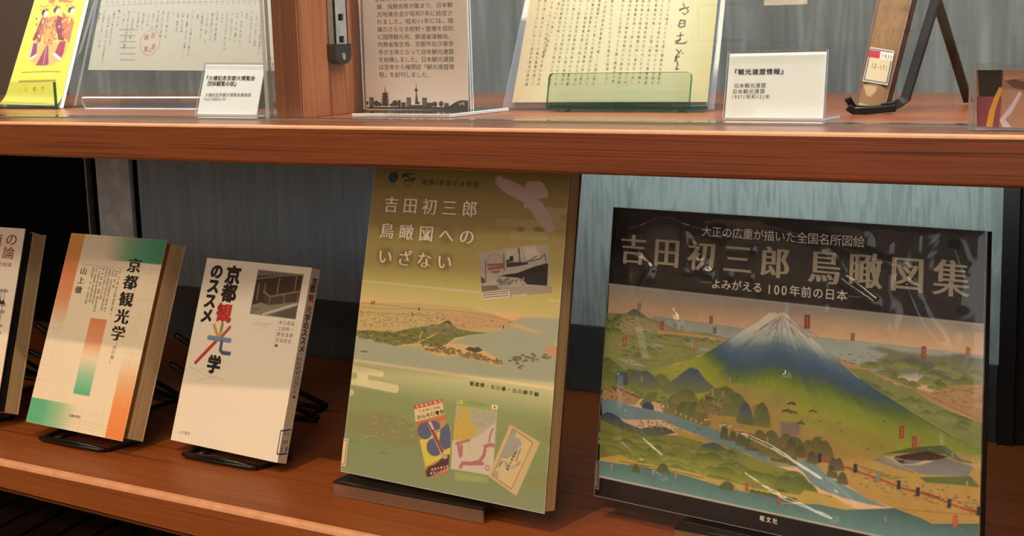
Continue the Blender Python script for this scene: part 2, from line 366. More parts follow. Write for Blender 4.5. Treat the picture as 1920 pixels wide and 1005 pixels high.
# ------------------------------------------------------------------ printed matter
PALETTE = [
 (243,228,210), (85,80,90), (119,112,122), (29,21,19), (160,60,48), (245,227,200), (234,168,78), (232,154,88), (234,138,92), (237,162,115), (143,181,142), (87,165,131),
 (66,154,120), (92,185,143), (102,188,147), (169,205,160), (242,187,138), (245,154,92), (245,138,72), (232,140,92), (239,165,124), (244,223,194), (159,208,168), (88,186,146),
 (141,106,60), (143,154,102), (160,138,102), (107,88,68), (74,58,44), (60,50,38), (244,232,214), (224,154,90), (194,74,76), (127,150,54), (194,176,74), (192,44,46),
 (115,148,184), (74,85,120), (59,42,32), (125,114,99), (91,80,69), (141,115,88), (139,130,118), (95,86,78), (207,197,181), (107,98,88), (138,111,85), (154,128,103),
 (119,96,74), (106,84,63), (154,138,118), (221,208,187), (197,51,47), (122,106,88), (74,60,48), (154,135,108), (110,90,44), (132,112,58), (149,130,70), (163,148,82),
 (171,154,94), (169,154,104), (160,154,110), (148,146,100), (107,113,72), (104,109,65), (98,107,70), (102,108,76), (151,133,83), (122,104,53), (166,140,118), (175,157,117),
 (201,148,96), (196,138,88), (181,147,98), (166,143,91), (168,131,89), (141,141,111), (168,143,104), (166,126,85), (101,98,50), (70,76,37), (128,116,63), (85,89,44),
 (116,107,59), (101,98,52), (68,73,44), (94,89,55), (116,108,74), (63,63,53), (166,145,87), (98,83,48), (153,128,74), (128,107,63), (78,74,40), (68,68,39),
 (70,66,52), (73,70,42), (116,100,63), (128,104,66), (70,55,37), (85,74,44), (180,156,98), (116,103,66), (148,130,74), (128,113,63), (128,113,66), (103,98,52),
 (141,122,70), (163,128,85), (178,152,96), (83,79,44), (58,63,33), (175,156,116), (173,161,119), (163,152,112), (168,157,115), (172,160,118), (154,144,106), (121,128,82),
 (105,102,64), (106,104,64), (114,111,68), (94,93,55), (121,117,76), (87,88,53), (119,116,71), (97,95,56), (124,119,77), (95,93,55), (90,91,55), (96,94,56),
 (122,117,76), (123,118,77), (96,94,55), (90,90,55), (137,112,55), (141,63,46), (165,150,108), (149,83,55), (161,146,55), (69,71,89), (164,133,116), (79,43,38),
 (102,47,41), (68,38,35), (133,123,111), (143,83,67), (137,131,104), (117,126,67), (165,148,87), (47,42,33), (179,169,145), (145,60,47), (130,127,101), (149,126,58),
 (152,142,119), (135,83,79), (102,98,77), (107,102,81), (125,98,43), (127,99,43), (129,101,44), (127,100,44), (130,102,45), (131,103,45), (132,104,45), (126,99,43),
 (130,102,44), (134,105,46), (132,103,45), (128,101,44), (133,104,45), (108,106,83), (109,106,83), (106,104,81), (109,107,84), (105,103,81), (110,108,84), (107,105,82),
 (111,109,85), (112,110,86), (109,107,83), (110,107,84), (111,108,85), (112,109,85), (112,109,86), (106,103,81), (108,106,82), (113,111,87), (108,105,82), (113,110,86),
 (114,111,87), (105,102,80), (105,103,80), (137,83,79), (121,127,76), (152,132,90), (102,71,47), (157,138,96), (121,116,102), (79,67,53), (16,53,40), (83,113,91),
 (21,49,39), (132,112,60), (210,192,161), (151,138,117), (168,154,132), (178,163,141), (137,124,103), (116,105,89), (39,32,29), (154,143,122), (53,44,39), (39,31,29),
 (128,68,63), (143,98,83), (70,61,53), (163,150,130), (98,87,74), (70,59,52), (98,85,70), (180,165,135), (171,156,128), (83,70,55), (54,49,37), (188,147,115),
 (46,41,31), (130,86,47), (172,144,125), (172,157,138), (96,106,55), (112,121,61), (58,50,37), (83,70,56), (72,72,35), (61,66,31), (65,49,27), (234,218,188),
 (27,19,20), (168,157,144), (184,165,144), (210,171,134), (220,176,136), (160,166,154), (125,116,98), (140,138,80), (168,150,106), (191,154,104), (154,160,143), (160,163,148),
 (97,102,106), (119,128,76), (90,76,56), (108,114,72), (148,144,90), (95,104,64), (119,120,76), (92,90,56), (192,176,120), (108,106,64), (138,132,80), (79,95,56),
 (131,134,72), (104,116,63), (92,106,60), (85,102,63), (138,138,80), (100,112,68), (125,124,96), (107,104,101), (125,128,80), (97,92,98), (121,117,92), (160,152,144),
 (111,122,66), (132,136,74), (98,112,62), (84,100,58), (185,141,96), (135,134,79), (111,124,66), (143,143,82), (88,104,58), (98,113,60), (111,79,60), (111,122,68),
 (138,122,80), (160,106,80), (201,160,112), (95,102,68), (138,122,84), (122,96,80), (239,220,196), (226,210,188), (174,178,170), (95,115,126), (63,92,120), (61,85,96),
 (88,108,56), (130,141,52), (154,154,54), (158,156,58), (138,146,60), (116,136,66), (141,149,150), (169,166,152), (216,198,172), (111,128,136), (201,185,162), (111,106,96),
 (127,132,64), (138,138,68), (168,138,76), (179,144,76), (155,142,66), (85,98,47), (138,134,66), (98,112,60), (122,122,60), (130,130,62), (60,76,98), (76,90,80),
 (68,83,106), (127,125,66), (50,75,104), (123,122,64), (169,134,90), (154,64,48), (184,112,88), (108,106,60), (194,154,112), (90,70,56), (122,74,58), (138,115,80),
 (109,116,64), (60,70,92), (79,74,88), (194,154,120), (90,70,64), (168,80,60), (86,100,58), (138,122,68), (79,92,52), (122,116,64), (96,106,56), (201,149,108),
 (74,68,64), (92,70,64), (160,96,74), (138,122,108), (176,138,92), (141,106,68), (122,111,72), (60,76,102), (106,108,64), (76,90,52), (122,120,64), (194,160,122),
 (160,64,48), (133,114,104), (92,95,52), (138,112,68), (115,137,138), (160,138,88), (108,111,60), (76,90,58), (106,96,64), (85,98,58), (168,74,56), (128,128,62),
 (51,68,95), (108,112,64), (179,146,78), (138,112,96), (168,106,80), (90,74,76), (74,70,72), (116,124,60), (138,138,66), (154,150,72), (104,116,58), (92,106,52),
 (146,144,68), (71,80,106), (95,102,72), (90,76,72), (138,116,104), (160,136,116), (88,102,52), (136,136,63), (127,128,60), (184,154,80), (71,94,91), (106,140,136),
 (95,90,52), (79,90,56), (90,98,56), (63,76,60), (95,106,68), (79,92,62), (180,140,76), (119,112,110), (130,128,122), (76,92,52), (92,104,58), (74,42,40),
 (185,169,138), (95,106,60), (138,124,72), (185,138,88), (168,62,48), (90,42,42), (95,90,58), (138,128,120), (138,95,74), (90,74,68), (201,164,104), (79,90,60),
 (74,76,56), (111,96,68), (51,52,60), (117,135,138), (90,76,52), (160,58,46), (201,168,144), (168,56,40), (148,51,44), (138,90,74), (160,56,44), (168,96,74),
 (184,80,64), (154,106,100), (106,76,68), (168,106,88), (168,112,92), (138,90,72), (194,176,140), (90,76,64), (63,58,56), (63,54,52), (122,90,68), (143,144,70),
 (95,102,56), (76,86,50), (168,148,80), (106,74,64), (125,106,72), (143,144,96), (168,154,96), (184,172,156), (168,154,134), (184,167,140), (240,226,204), (216,203,182),
 (242,220,78), (240,180,108), (232,196,154), (141,64,72), (181,106,85), (216,137,78), (224,162,90), (138,58,66), (210,104,74), (196,122,78), (141,68,104), (154,66,88),
 (168,56,74), (216,176,160), (90,74,120), (239,230,214), (58,44,40), (239,220,184), (138,106,88), (176,82,74), (216,112,74), (232,160,90), (224,184,74), (200,80,62),
 (138,154,90), (176,74,62), (216,138,74), (200,96,62), (232,176,92), (240,200,154), (106,74,106), (168,74,74), (138,120,48), (160,140,52), (194,174,60), (243,239,176),
 (154,138,60), (203,191,168), (154,143,124), (106,96,84), (125,115,100), (143,133,116), (138,127,110), (194,112,92), (200,122,102), (138,127,108), (244,244,242), (42,42,42),
 (108,108,108), (236,216,198), (35,29,26), (138,125,114), (207,192,176), (233,214,154), (230,196,137), (211,192,120), (63,54,38), (246,243,236), (48,48,46), (92,90,86),
 (138,98,54), (106,63,44), (192,154,106), (201,168,120), (166,124,74), (112,80,44), (92,64,38), (168,122,102), (138,69,80), (26,18,16), (195,154,128), (181,138,118),
 (224,164,58), (216,200,220), (239,226,207), (184,48,44), (106,90,72), (233,226,214), (51,70,110), (154,138,122), (58,48,38), (230,207,166), (125,112,100), (42,36,34),
 (216,191,148), (70,96,122), (184,32,44), (230,214,198), (74,58,52), (122,98,68),
]
PANELS = {
 'value_book': dict(quad=[[-0.7451, 0.0703, 0.0145], [-0.5885, 0.0696, 0.0195], [-0.6103, 0.1453, 0.206], [-0.7558, 0.1473, 0.2047]], size=(151.1, 204.0), res=1.6, art='''
p;0;0 2040 1511 2040 1511 0 0 0;;
l;1;2.77;827 706 1380 711
l;0;.74;827 706 1380 711
l;2;1.25;1339 689 1337 755
l;2;1.26;1285 692 1284 758
l;2;1.26;1231 695 1230 761
l;2;1.26;1177 698 1176 764
l;2;1.27;1123 701 1122 768
l;2;1.27;1069 705 1068 771
l;2;1.28;1014 708 1014 774
l;2;1.28;959 711 959 777
l;2;1.29;904 714 904 780
l;1;2.76;829 785 1273 795
l;0;.74;829 785 1380 788
l;2;1.25;1338 767 1337 832
l;2;1.25;1285 770 1284 836
l;2;1.26;1231 773 1230 839
l;2;1.26;1178 776 1177 842
l;2;1.26;1124 779 1123 845
l;2;1.27;1069 783 1069 849
l;2;1.27;1015 786 1015 852
l;2;1.28;960 789 960 855
l;2;1.28;906 792 906 858
l;1;2.75;831 863 1379 865
l;0;.73;831 863 1379 865
l;2;1.24;1338 844 1337 910
l;2;1.25;1285 847 1284 913
l;2;1.25;1231 851 1230 916
l;2;1.25;1178 854 1177 920
l;2;1.26;1124 857 1123 923
l;2;1.26;1070 861 1069 926
l;2;1.27;1016 864 1016 930
l;2;1.27;962 867 961 933
l;2;1.28;907 870 907 937
l;1;2.74;832 941 1379 943
l;0;.73;832 941 1379 943
l;2;1.24;1338 922 1336 987
l;2;1.24;1285 925 1283 990
l;2;1.25;1232 928 1230 994
l;2;1.25;1178 932 1177 997
l;2;1.25;1125 935 1124 1001
l;2;1.26;1071 938 1070 1004
l;2;1.26;1017 942 1016 1007
l;2;1.27;963 945 963 1011
l;2;1.27;909 948 908 1014
l;1;2.73;834 1019 1273 1027
l;0;.73;834 1019 1378 1020
l;2;1.23;1337 999 1336 1064
l;2;1.24;1285 1002 1283 1067
l;2;1.24;1232 1006 1230 1071
l;2;1.25;1178 1009 1177 1074
l;2;1.25;1125 1012 1124 1078
l;2;1.25;1072 1016 1071 1081
l;2;1.26;1018 1019 1017 1085
l;2;1.26;964 1023 964 1089
l;2;1.27;910 1026 910 1092
l;1;2.72;836 1097 1378 1097
l;0;.72;836 1097 1378 1097
l;2;1.23;1337 1076 1336 1141
l;2;1.23;1284 1079 1283 1144
l;2;1.24;1232 1083 1231 1148
l;2;1.24;1179 1086 1178 1152
l;2;1.24;1126 1090 1125 1155
l;2;1.25;1072 1093 1072 1159
l;2;1.25;1019 1097 1018 1162
l;2;1.26;965 1100 965 1166
l;2;1.26;911 1104 911 1170
l;1;2.71;838 1175 1377 1173
l;0;.72;838 1175 1377 1173
l;2;1.22;1337 1153 1335 1217
l;2;1.23;1284 1156 1283 1221
l;2;1.23;1232 1160 1231 1225
l;2;1.24;1179 1163 1178 1228
l;2;1.24;1126 1167 1125 1232
l;2;1.24;1073 1171 1072 1236
l;2;1.25;1020 1174 1019 1240
l;2;1.25;966 1178 966 1243
l;2;1.26;913 1181 913 1247
l;1;2.7;839 1252 1273 1257
l;0;.72;839 1252 1377 1250
l;2;1.22;1336 1229 1335 1294
l;2;1.22;1284 1233 1283 1298
l;2;1.23;1232 1237 1231 1302
l;2;1.23;1179 1240 1178 1305
l;2;1.24;1127 1244 1126 1309
l;2;1.24;1074 1248 1073 1313
l;2;1.24;1021 1251 1020 1317
l;2;1.25;967 1255 967 1320
l;2;1.25;914 1259 914 1324
p;3;1250 838 1276 800 1311 828 1340 802 1367 837 1364 861 1256 861;;
''', text=[
  ('客価値の',(51.4,16.5),(130.7,13),21.73,15.09,4,(0.01,0.01)),
  ('の観光論',(51.8,30.7),(129,28.3),21.57,15.02,4,(0.01,0.01)),
  ('と新観光創造',(97.1,41.4),(134.3,41.6),7.34,4.94,4,(0.01,0.01)),
  ]),
 'tourism_book': dict(quad=[[-0.5402, 0.069, 0.0166], [-0.3944, 0.0664, 0.0152], [-0.3936, 0.1438, 0.2051], [-0.5373, 0.1458, 0.2049]], size=(144.8, 204.3), res=1.6, art='''
p;5;0 2043 1448 2043 1448 0 0 0;;
g;v;0:6 266:7 409:8 715:9 1021:;0 0 224 0 224 1021 0 1021
g;u;579: 897:10 1158:11 1448:12;579 0 1448 0 1448 255 579 255
g;u;0:13 217:14 463:15 724:;0 1781 724 1781 724 2043 0 2043
g;v;1226: 1471:16 1736:17 2043:18;1194 1226 1448 1226 1448 2043 1194 2043
g;v;875:19 1113:20 1287:21 1470:22 1668:23;599 875 845 875 845 1668 599 1668
l;24;.25;7 31 1433 31
l;24;.25;7 65 1433 65
l;24;.25;7 92 1433 92
l;24;.25;7 123 1433 123
l;25;.25;0 1838 1448 1838
l;25;.25;0 1930 1448 1930
l;25;.25;0 1961 1448 1961
l;25;.25;0 1998 1448 1998
l;24;.22;58 1430 58 0
l;24;.22;87 1123 87 0
l;24;.22;138 1226 138 0
l;24;.22;166 1430 166 0
l;24;.22;290 143 290 0
l;24;.22;326 163 326 0
l;24;.22;434 143 434 0
l;24;.22;608 204 608 0
l;24;.22;651 204 651 0
l;24;.22;753 143 753 0
l;24;.22;984 163 984 0
l;24;.22;1042 143 1042 0
l;24;.22;1245 2043 1245 204
l;24;.22;1296 2043 1296 245
l;24;.22;1324 1838 1324 204
l;24;.22;1375 2043 1375 102
l;24;.22;1411 2043 1411 204
l;24;.22;434 2043 434 1634
l;24;.22;478 2043 478 1798
l;24;.22;724 2043 724 1838
l;24;.22;796 2043 796 1798
l;24;.22;1013 2043 1013 1798
l;24;.22;1100 2043 1100 1716
l;24;.22;145 2043 145 1634
l;24;.22;0 276 246 276
l;24;.22;0 296 217 296
l;24;.22;0 490 203 490
l;24;.22;0 592 188 592
l;24;.22;0 613 203 613
l;24;.22;0 776 188 776
l;24;.22;0 1021 203 1021
l;24;.22;0 1042 217 1042
l;24;.22;0 1226 188 1226
l;24;.22;0 1430 203 1430
l;24;.22;0 1593 188 1593
l;24;.22;1187 306 1448 306
l;24;.22;1216 347 1448 347
l;24;.22;1158 449 1448 449
l;24;.22;1158 613 1448 613
l;24;.22;1201 633 1448 633
l;24;.22;1172 817 1448 817
l;24;.22;1187 980 1448 980
l;24;.22;1187 1164 1448 1164
l;24;.22;1158 1185 1448 1185
l;24;.22;1187 1409 1448 1409
l;24;.22;1172 1532 1448 1532
l;24;.22;1201 1634 1448 1634
l;24;.22;1187 1757 1448 1757
l;26;.49;264 325 923 323
l;26;.46;1154 259 1133 1069
l;27;.7;863 346 884 346
l;27;.7;863 365 884 364
l;27;.7;864 383 884 383
l;27;.7;864 420 885 420
l;27;.7;864 439 885 439
l;27;1.09;865 476 885 476
l;27;1.09;865 495 886 494
l;27;1.09;865 532 886 531
l;27;.7;866 550 886 550
l;27;.7;866 569 886 568
l;27;.7;866 587 887 587
l;27;1.09;866 606 887 605
l;27;1.09;867 624 887 624
l;27;.7;867 643 887 642
l;27;1.09;867 661 888 661
l;27;1.09;867 680 888 679
l;27;1.09;868 698 888 698
l;27;.7;868 717 888 716
l;27;.7;868 735 888 734
l;27;1.09;868 754 889 753
l;27;1.09;868 772 889 771
l;27;.7;869 809 889 808
l;27;1.1;813 365 834 365
l;27;.71;814 384 834 384
l;27;1.1;814 403 834 402
l;27;.71;814 421 835 421
l;27;1.1;815 458 835 458
l;27;.71;815 477 835 477
l;27;1.1;815 514 836 514
l;27;1.1;815 533 836 532
l;27;.71;763 347 783 347
l;27;.71;763 366 784 366
l;27;.71;763 385 784 384
l;27;1.1;763 403 784 403
l;27;.71;764 422 785 422
l;27;.71;764 459 785 459
l;27;1.1;765 478 785 477
l;27;1.1;765 496 786 496
l;27;.71;765 515 786 515
l;27;1.1;765 534 786 533
l;27;1.1;766 552 786 552
l;27;1.1;766 571 787 570
l;27;1.1;766 590 787 589
l;27;.71;766 608 787 608
l;27;1.1;767 627 787 626
l;27;1.1;767 664 788 663
l;27;1.1;767 682 788 682
l;27;.71;768 701 788 700
l;27;1.1;768 719 789 719
l;27;1.1;768 756 789 756
l;27;.7;769 775 789 774
l;27;.7;769 794 790 793
l;27;.71;712 348 733 348
l;27;1.11;712 367 733 366
l;27;1.11;713 385 734 385
l;27;1.11;713 404 734 404
l;27;.71;713 423 734 422
l;27;.71;714 441 734 441
l;27;1.11;714 460 735 460
l;27;1.11;714 479 735 478
l;27;1.1;714 497 735 497
l;27;1.1;715 516 735 516
l;27;.71;715 535 736 534
l;27;1.1;715 553 736 553
l;27;1.1;716 572 736 572
l;27;.71;716 591 737 590
l;27;1.1;716 609 737 609
l;27;.71;716 628 737 627
l;27;.71;717 646 737 646
l;27;1.1;717 665 738 665
l;27;1.1;717 684 738 683
l;27;.71;717 702 738 702
l;27;1.1;718 721 738 720
l;27;.71;718 739 739 739
l;27;1.1;718 758 739 757
l;27;1.1;719 777 739 776
l;27;1.11;661 348 682 348
l;27;.71;662 367 683 367
l;27;1.11;662 386 683 386
l;27;.71;662 405 683 404
l;27;1.11;663 423 684 423
l;27;.71;663 442 684 442
l;27;.71;663 461 684 461
l;27;1.11;664 480 684 479
l;27;1.11;664 498 685 498
l;27;.71;664 517 685 517
l;27;.71;664 536 685 535
l;27;.71;665 554 686 554
l;27;.71;665 573 686 573
l;27;.71;665 592 686 591
l;27;.71;666 610 686 610
l;27;.71;666 629 687 629
l;27;1.11;666 648 687 647
l;27;1.11;666 666 687 666
l;27;1.12;611 349 632 349
l;27;.72;611 368 632 368
l;27;1.11;611 405 632 405
l;27;1.11;612 443 633 443
l;27;1.11;612 462 633 461
l;27;1.11;613 499 634 499
l;27;1.11;613 518 634 518
l;27;.71;614 537 635 536
l;27;1.11;614 574 635 574
l;27;1.11;615 593 636 592
l;27;1.11;615 612 636 611
l;27;1.11;616 649 636 648
l;27;1.11;616 668 637 667
l;27;.71;616 686 637 686
l;27;1.11;617 705 637 704
l;27;.71;617 724 638 723
l;27;1.11;617 742 638 742
l;27;1.11;617 761 638 760
l;27;.71;618 780 639 779
l;27;1.11;618 798 639 798
l;27;1.12;559 350 581 349
l;27;.72;560 387 581 387
l;27;.72;560 406 581 406
l;27;1.12;561 425 582 425
l;27;1.12;561 444 582 443
l;27;.72;561 463 582 462
l;27;.72;562 481 583 481
l;27;1.12;562 500 583 500
l;27;.72;562 519 583 519
l;27;1.12;563 538 584 537
l;27;.72;563 557 584 556
l;27;1.12;563 575 584 575
l;27;1.12;564 594 585 594
l;27;1.11;564 613 585 612
l;27;.72;564 632 585 631
l;27;1.11;565 650 586 650
l;27;1.11;565 669 586 668
l;27;.72;565 688 586 687
l;27;1.11;566 706 587 706
l;27;.72;566 725 587 724
l;27;.72;508 350 529 350
l;27;.72;508 369 530 369
l;27;.72;509 388 530 388
l;27;1.12;510 426 531 425
l;27;1.12;510 445 531 444
l;27;1.12;510 464 531 463
l;27;1.12;511 482 532 482
l;27;1.12;511 501 532 501
l;27;1.12;512 539 533 538
l;27;.72;512 558 533 557
l;27;1.12;512 576 533 576
l;27;1.12;513 595 534 595
l;27;.72;513 614 534 613
l;27;1.12;513 633 534 632
l;27;1.12;514 652 535 651
l;27;.72;514 670 535 670
l;27;1.12;514 689 535 688
l;27;1.12;515 708 536 707
l;27;.73;457 351 478 351
l;27;1.13;457 370 478 370
l;27;.72;457 389 479 388
l;27;1.13;458 408 479 407
l;27;1.13;458 427 479 426
l;27;1.13;458 445 480 445
l;27;.72;459 464 480 464
l;27;.72;460 502 481 502
l;27;.72;460 521 481 521
l;27;.72;461 559 482 558
l;27;.72;461 578 482 577
l;27;1.12;462 615 483 615
l;27;.72;462 634 483 633
l;27;1.12;463 653 484 652
l;27;.72;463 672 484 671
l;27;.72;463 690 484 690
l;27;1.12;464 709 485 709
l;27;1.12;464 728 485 727
''', text=[
  ('京都観光学',(106.4,28.5),(105.1,99.7),20.35,15.94,3,(0.06,0.01)),
  ('山上徹',(32.9,39.4),(31.9,59.9),10.95,8.31,3,(0.03,0)),
  ('〔改訂版〕',(104.9,108.9),(104.1,129.3),5.34,4.19,28,(0,0)),
  ('法律文化社',(63.4,189.5),(77.3,189),3.56,3.33,29,(0.02,0.02)),
  ]),
 'white_book': dict(quad=[[-0.3629, 0.1003, 0.012], [-0.2141, 0.0899, 0.0121], [-0.2121, 0.1517, 0.1874], [-0.3573, 0.1616, 0.1866]], size=(147.4, 185.5), res=1.6, art='''
p;30;0 1855 1474 1855 1474 0 0 0;;
l;31;3.78;294 666 369 759
l;32;3.72;518 666 426 772
l;33;3.75;406 644 404 733
l;34;3.75;404 733 408 767
l;35;3.9;372 811 135 1058
l;36;4.85;254 793 553 793
l;37;4.03;444 819 447 897 483 922 583 920
p;38;759 69 1380 74 1379 505 758 506;;
p;39;759 69 1380 74 1120 112 770 161;;
p;38;768 128 1380 72 1379 93 760 147;;
l;40;.73;794 74 794 126
l;40;.73;847 74 849 121
l;40;.73;900 74 903 116
l;40;.72;953 74 957 111
l;40;.72;1006 74 1011 106
l;40;.72;1058 74 1065 101
l;40;.72;1110 74 1119 97
l;40;.71;1162 74 1172 92
l;40;.71;1214 74 1225 87
l;41;1.47;765 159 1117 102 1375 77
p;42;771 417 876 385 999 402 1363 339 1379 505 758 506;;
p;43;1023 498 1372 375 1379 505;;
l;44;2.16;938 497 1137 432 1362 360
l;45;.88;763 460 877 441 774 502
l;46;1.86;1073 134 1074 288
l;46;1.83;1297 99 1299 233
l;46;1.89;893 199 899 274
l;46;1.9;810 210 816 361
l;47;1.6;887 275 990 319 1381 233
l;47;1.44;990 319 991 422
l;46;1.42;1175 280 1193 376
l;46;1.4;1353 247 1356 335
l;48;.65;1011 322 1020 396
l;48;.65;1033 317 1043 391
l;48;.64;1055 312 1065 386
l;48;.64;1077 307 1087 382
l;48;.64;1099 302 1109 377
l;48;.64;1121 297 1132 372
l;48;.64;1143 292 1154 368
l;48;.64;1165 287 1176 363
l;48;.64;1187 282 1198 358
l;48;.64;1209 277 1220 354
l;48;.64;1231 272 1242 349
l;48;.63;1253 267 1264 344
l;48;.63;1275 262 1286 340
l;48;.63;1297 257 1307 335
l;48;.63;1319 252 1329 331
l;48;.63;1340 247 1351 326
l;49;.65;911 292 918 371
l;49;.65;928 299 936 378
l;49;.65;946 306 954 385
l;49;.65;964 313 971 392
l;49;.65;981 320 989 399
l;50;.35;1157 537 1161 792
l;51;.87;821 606 920 606 1069 573
l;51;.86;931 647 989 618 1086 563
l;51;.87;875 582 980 582
l;51;.92;56 1108 209 1139 433 1186
l;51;.91;201 1239 426 1163 587 1180
l;51;.91;233 1100 386 1143
''', text=[
  ('京',(42.5,14.5),(42.5,14.5),21.92,18.66,3,(0.06,0.06)),
  ('都',(41.6,32.9),(41.6,32.9),21.11,18.58,3,(0.06,0.06)),
  ('観',(40.1,52.9),(40.1,52.9),21.81,19.04,52,(0.06,0.06)),
  ('学',(39.8,104.6),(39.8,104.6),19.39,18.23,3,(0.06,0.06)),
  ('のススメ',(18.1,12.6),(16.3,57.8),18.44,16.04,3,(0.06,0.06)),
  ('井口和起',(119.6,55.3),(135.8,55),4.48,4.36,53,(0.01,0.01)),
  ('上田純一',(119.4,60.9),(135.5,60.5),4.47,4.35,53,(0.01,0.01)),
  ('野田浩資',(119.6,66.7),(136.1,66.3),4.47,4.34,53,(0.01,0.01)),
  ('宗田好史',(119.5,72.4),(135.6,72),4.46,4.34,53,(0.01,0.01)),
  ('編',(119.2,77.6),(119.2,77.6),3.51,3.11,54,(0.03,0.03)),
  ('人文書院',(10.6,176.1),(23.6,175.8),3.76,3.46,55,(0.01,0.01)),
  ]),
 'green_book': dict(quad=[[-0.1297, 0.0794, 0.019], [0.0893, 0.0678, 0.0183], [0.0873, 0.128, 0.3008], [-0.1185, 0.1385, 0.2994]], size=(212.6, 287.8), res=2.1, art='''
g;v;0:56 411:57 730:58 1162:59 1297:60 1410:61 1816:62 1899:63 2130:64 2389:65 2590:66 2878:67;0 0 2126 0 2126 2878 0 2878
l;68;6.12;1441 559 1934 545
l;68;7.12;1598 652 1915 652
p;68;1700 541 1813 535 1822 627 1710 632;;
p;68;1906 412 2139 415 2140 466 2060 469 2064 512 2127 521 2132 581 2056 584 1831 565 1827 522 1944 499;;
e;69;1673 602;4.35 2.21;
e;69;1857 597;5.35 2.19;
p;70;1396 161 1437 179 1518 201 1582 221 1646 244 1695 267 1680 234 1704 211 1749 201 1802 199 1856 210 1889 242 1916 287 1930 317 1920 333 1817 344 1873 380 1923 433 1965 480 1988 533 2010 562 2037 585 2020 592 1997 587 2029 613 1976 594 2008 623 1954 599 1972 628 1924 597 1892 574 1918 610 1885 575 1836 534 1809 493 1758 440 1726 423 1697 433 1682 418 1686 387 1660 370 1564 336 1507 317 1458 290 1407 258 1356 222 1392 227 1352 190 1389 205 1362 171 1399 186;;
l;71;1.88;-5 1153 1301 1154
l;71;1.56;2020 1160 2169 1163
g;v;1284: 1343:72 1410:73 1465:74;0 1284 2126 1284 2126 1816 0 1816
p;75;0 1347 635 1299 1180 1292 1481 1324 1695 1371 1699 1413 1462 1473 1418 1497 1254 1517 1118 1492 695 1761 459 1706 157 1686 -7 1661;;
p;76;818 1352 1482 1333 1685 1381 1551 1431 1202 1484 977 1437;;
p;77;1770 1322 2149 1297 2150 1495 2015 1527 1939 1432 1685 1381 1654 1365;;1
p;77;1035 1607 1254 1517 1462 1473 1710 1407 1940 1441 2099 1472 2164 1826 -15 1879 -7 1661 152 1656 458 1696 735 1677 940 1734 1203 1696 1384 1725 1585 1750 1603 1701 1372 1621 1168 1603;;1
l;78;.75;1696 1385 1847 1408 2007 1435
p;79;2008 1565 2060 1527 2142 1523 2143 1597 2024 1618;;1
p;80;-2 1604 142 1585 403 1580 663 1510 834 1479 1080 1476 1251 1489 1440 1485 1254 1519 1090 1562 1001 1630 781 1652 680 1643 471 1699 193 1662 5 1650;;
d;81;82;126 1637 53 25
d;83;84;739 1572 72 20
d;85;84;605 1588 55 19
d;85;84;577 1609 63 24
d;83;84;276 1661 101 23
d;81;82;402 1609 53 27
d;86;84;107 1624 73 23
d;81;82;939 1501 49 16
d;83;84;931 1522 51 30
d;86;82;500 1596 97 19
d;86;82;911 1526 54 29
d;86;82;651 1594 77 25
d;86;84;582 1612 53 15
d;86;82;218 1620 49 23
d;86;82;873 1528 73 16
d;85;82;171 1627 102 23
d;83;82;556 1576 87 15
d;85;82;878 1516 100 26
d;83;84;673 1568 93 20
d;83;84;465 1605 60 15
d;86;82;246 1621 90 18
d;86;84;374 1608 95 17
d;86;82;225 1620 49 15
d;81;84;770 1540 78 32
d;81;84;527 1599 62 29
d;83;84;110 1641 80 29
d;86;82;68 1655 89 31
d;86;84;927 1505 76 15
d;83;84;329 1617 100 18
d;86;82;34 1639 85 22
d;85;82;630 1596 100 33
d;86;84;559 1577 94 19
d;81;82;415 1607 63 16
d;83;82;444 1635 52 27
d;85;82;64 1626 104 16
d;81;82;761 1540 85 28
d;81;84;580 1592 89 19
d;83;82;800 1532 50 17
d;85;84;283 1656 52 29
d;81;84;560 1569 96 22
d;81;84;281 1673 81 17
d;83;84;220 1638 93 16
d;83;82;536 1585 93 22
d;86;84;442 1617 75 22
d;83;82;458 1647 106 25
d;86;84;125 1659 62 14
d;85;82;889 1510 73 17
d;85;84;808 1526 68 29
d;81;82;804 1544 70 16
d;81;84;819 1533 56 16
d;83;82;716 1580 75 23
d;83;82;539 1578 88 16
d;86;84;610 1595 66 14
d;86;82;329 1635 76 29
d;81;84;589 1622 94 21
d;83;82;600 1602 64 14
d;86;82;766 1551 103 14
d;81;84;908 1508 84 31
d;83;82;880 1530 76 30
d;86;82;262 1674 107 27
p;87;763 1511 832 1465 907 1468 953 1439 994 1420 1025 1422 1066 1458 1155 1498 1038 1529 845 1567;88;
p;89;960 1448 994 1421 1022 1423 1052 1444 1017 1457;;
l;90;1.17;681 1653 775 1604 915 1531
l;90;1.17;705 1640 722 1579 742 1538
l;90;1.19;458 1701 680 1643 783 1662 939 1724
d;91;92;1083 1694 69 17
d;91;93;1086 1659 39 10
d;91;92;1012 1693 69 11
d;94;92;1295 1707 53 17
d;95;93;1300 1697 38 15
d;95;93;1262 1680 31 21
d;94;92;1041 1673 42 17
d;95;92;1236 1688 57 18
d;95;92;1371 1681 64 22
d;91;93;1033 1697 70 12
d;95;92;1348 1714 28 18
d;95;92;853 1654 55 15
d;94;92;1036 1693 45 20
d;94;93;925 1658 69 23
d;91;93;1402 1692 44 10
d;91;92;1264 1687 50 22
d;91;93;1547 1697 28 20
d;94;93;1593 1724 43 13
d;94;92;1184 1697 41 14
d;94;92;1470 1708 45 12
d;95;92;1319 1677 52 15
d;94;92;915 1690 49 11
d;94;93;832 1684 66 9
d;91;92;1238 1713 30 12
d;95;92;1572 1712 68 17
d;94;92;1463 1705 34 19
d;91;92;1186 1706 38 15
d;95;93;1370 1714 28 20
d;95;92;900 1657 48 23
d;95;92;1587 1705 39 15
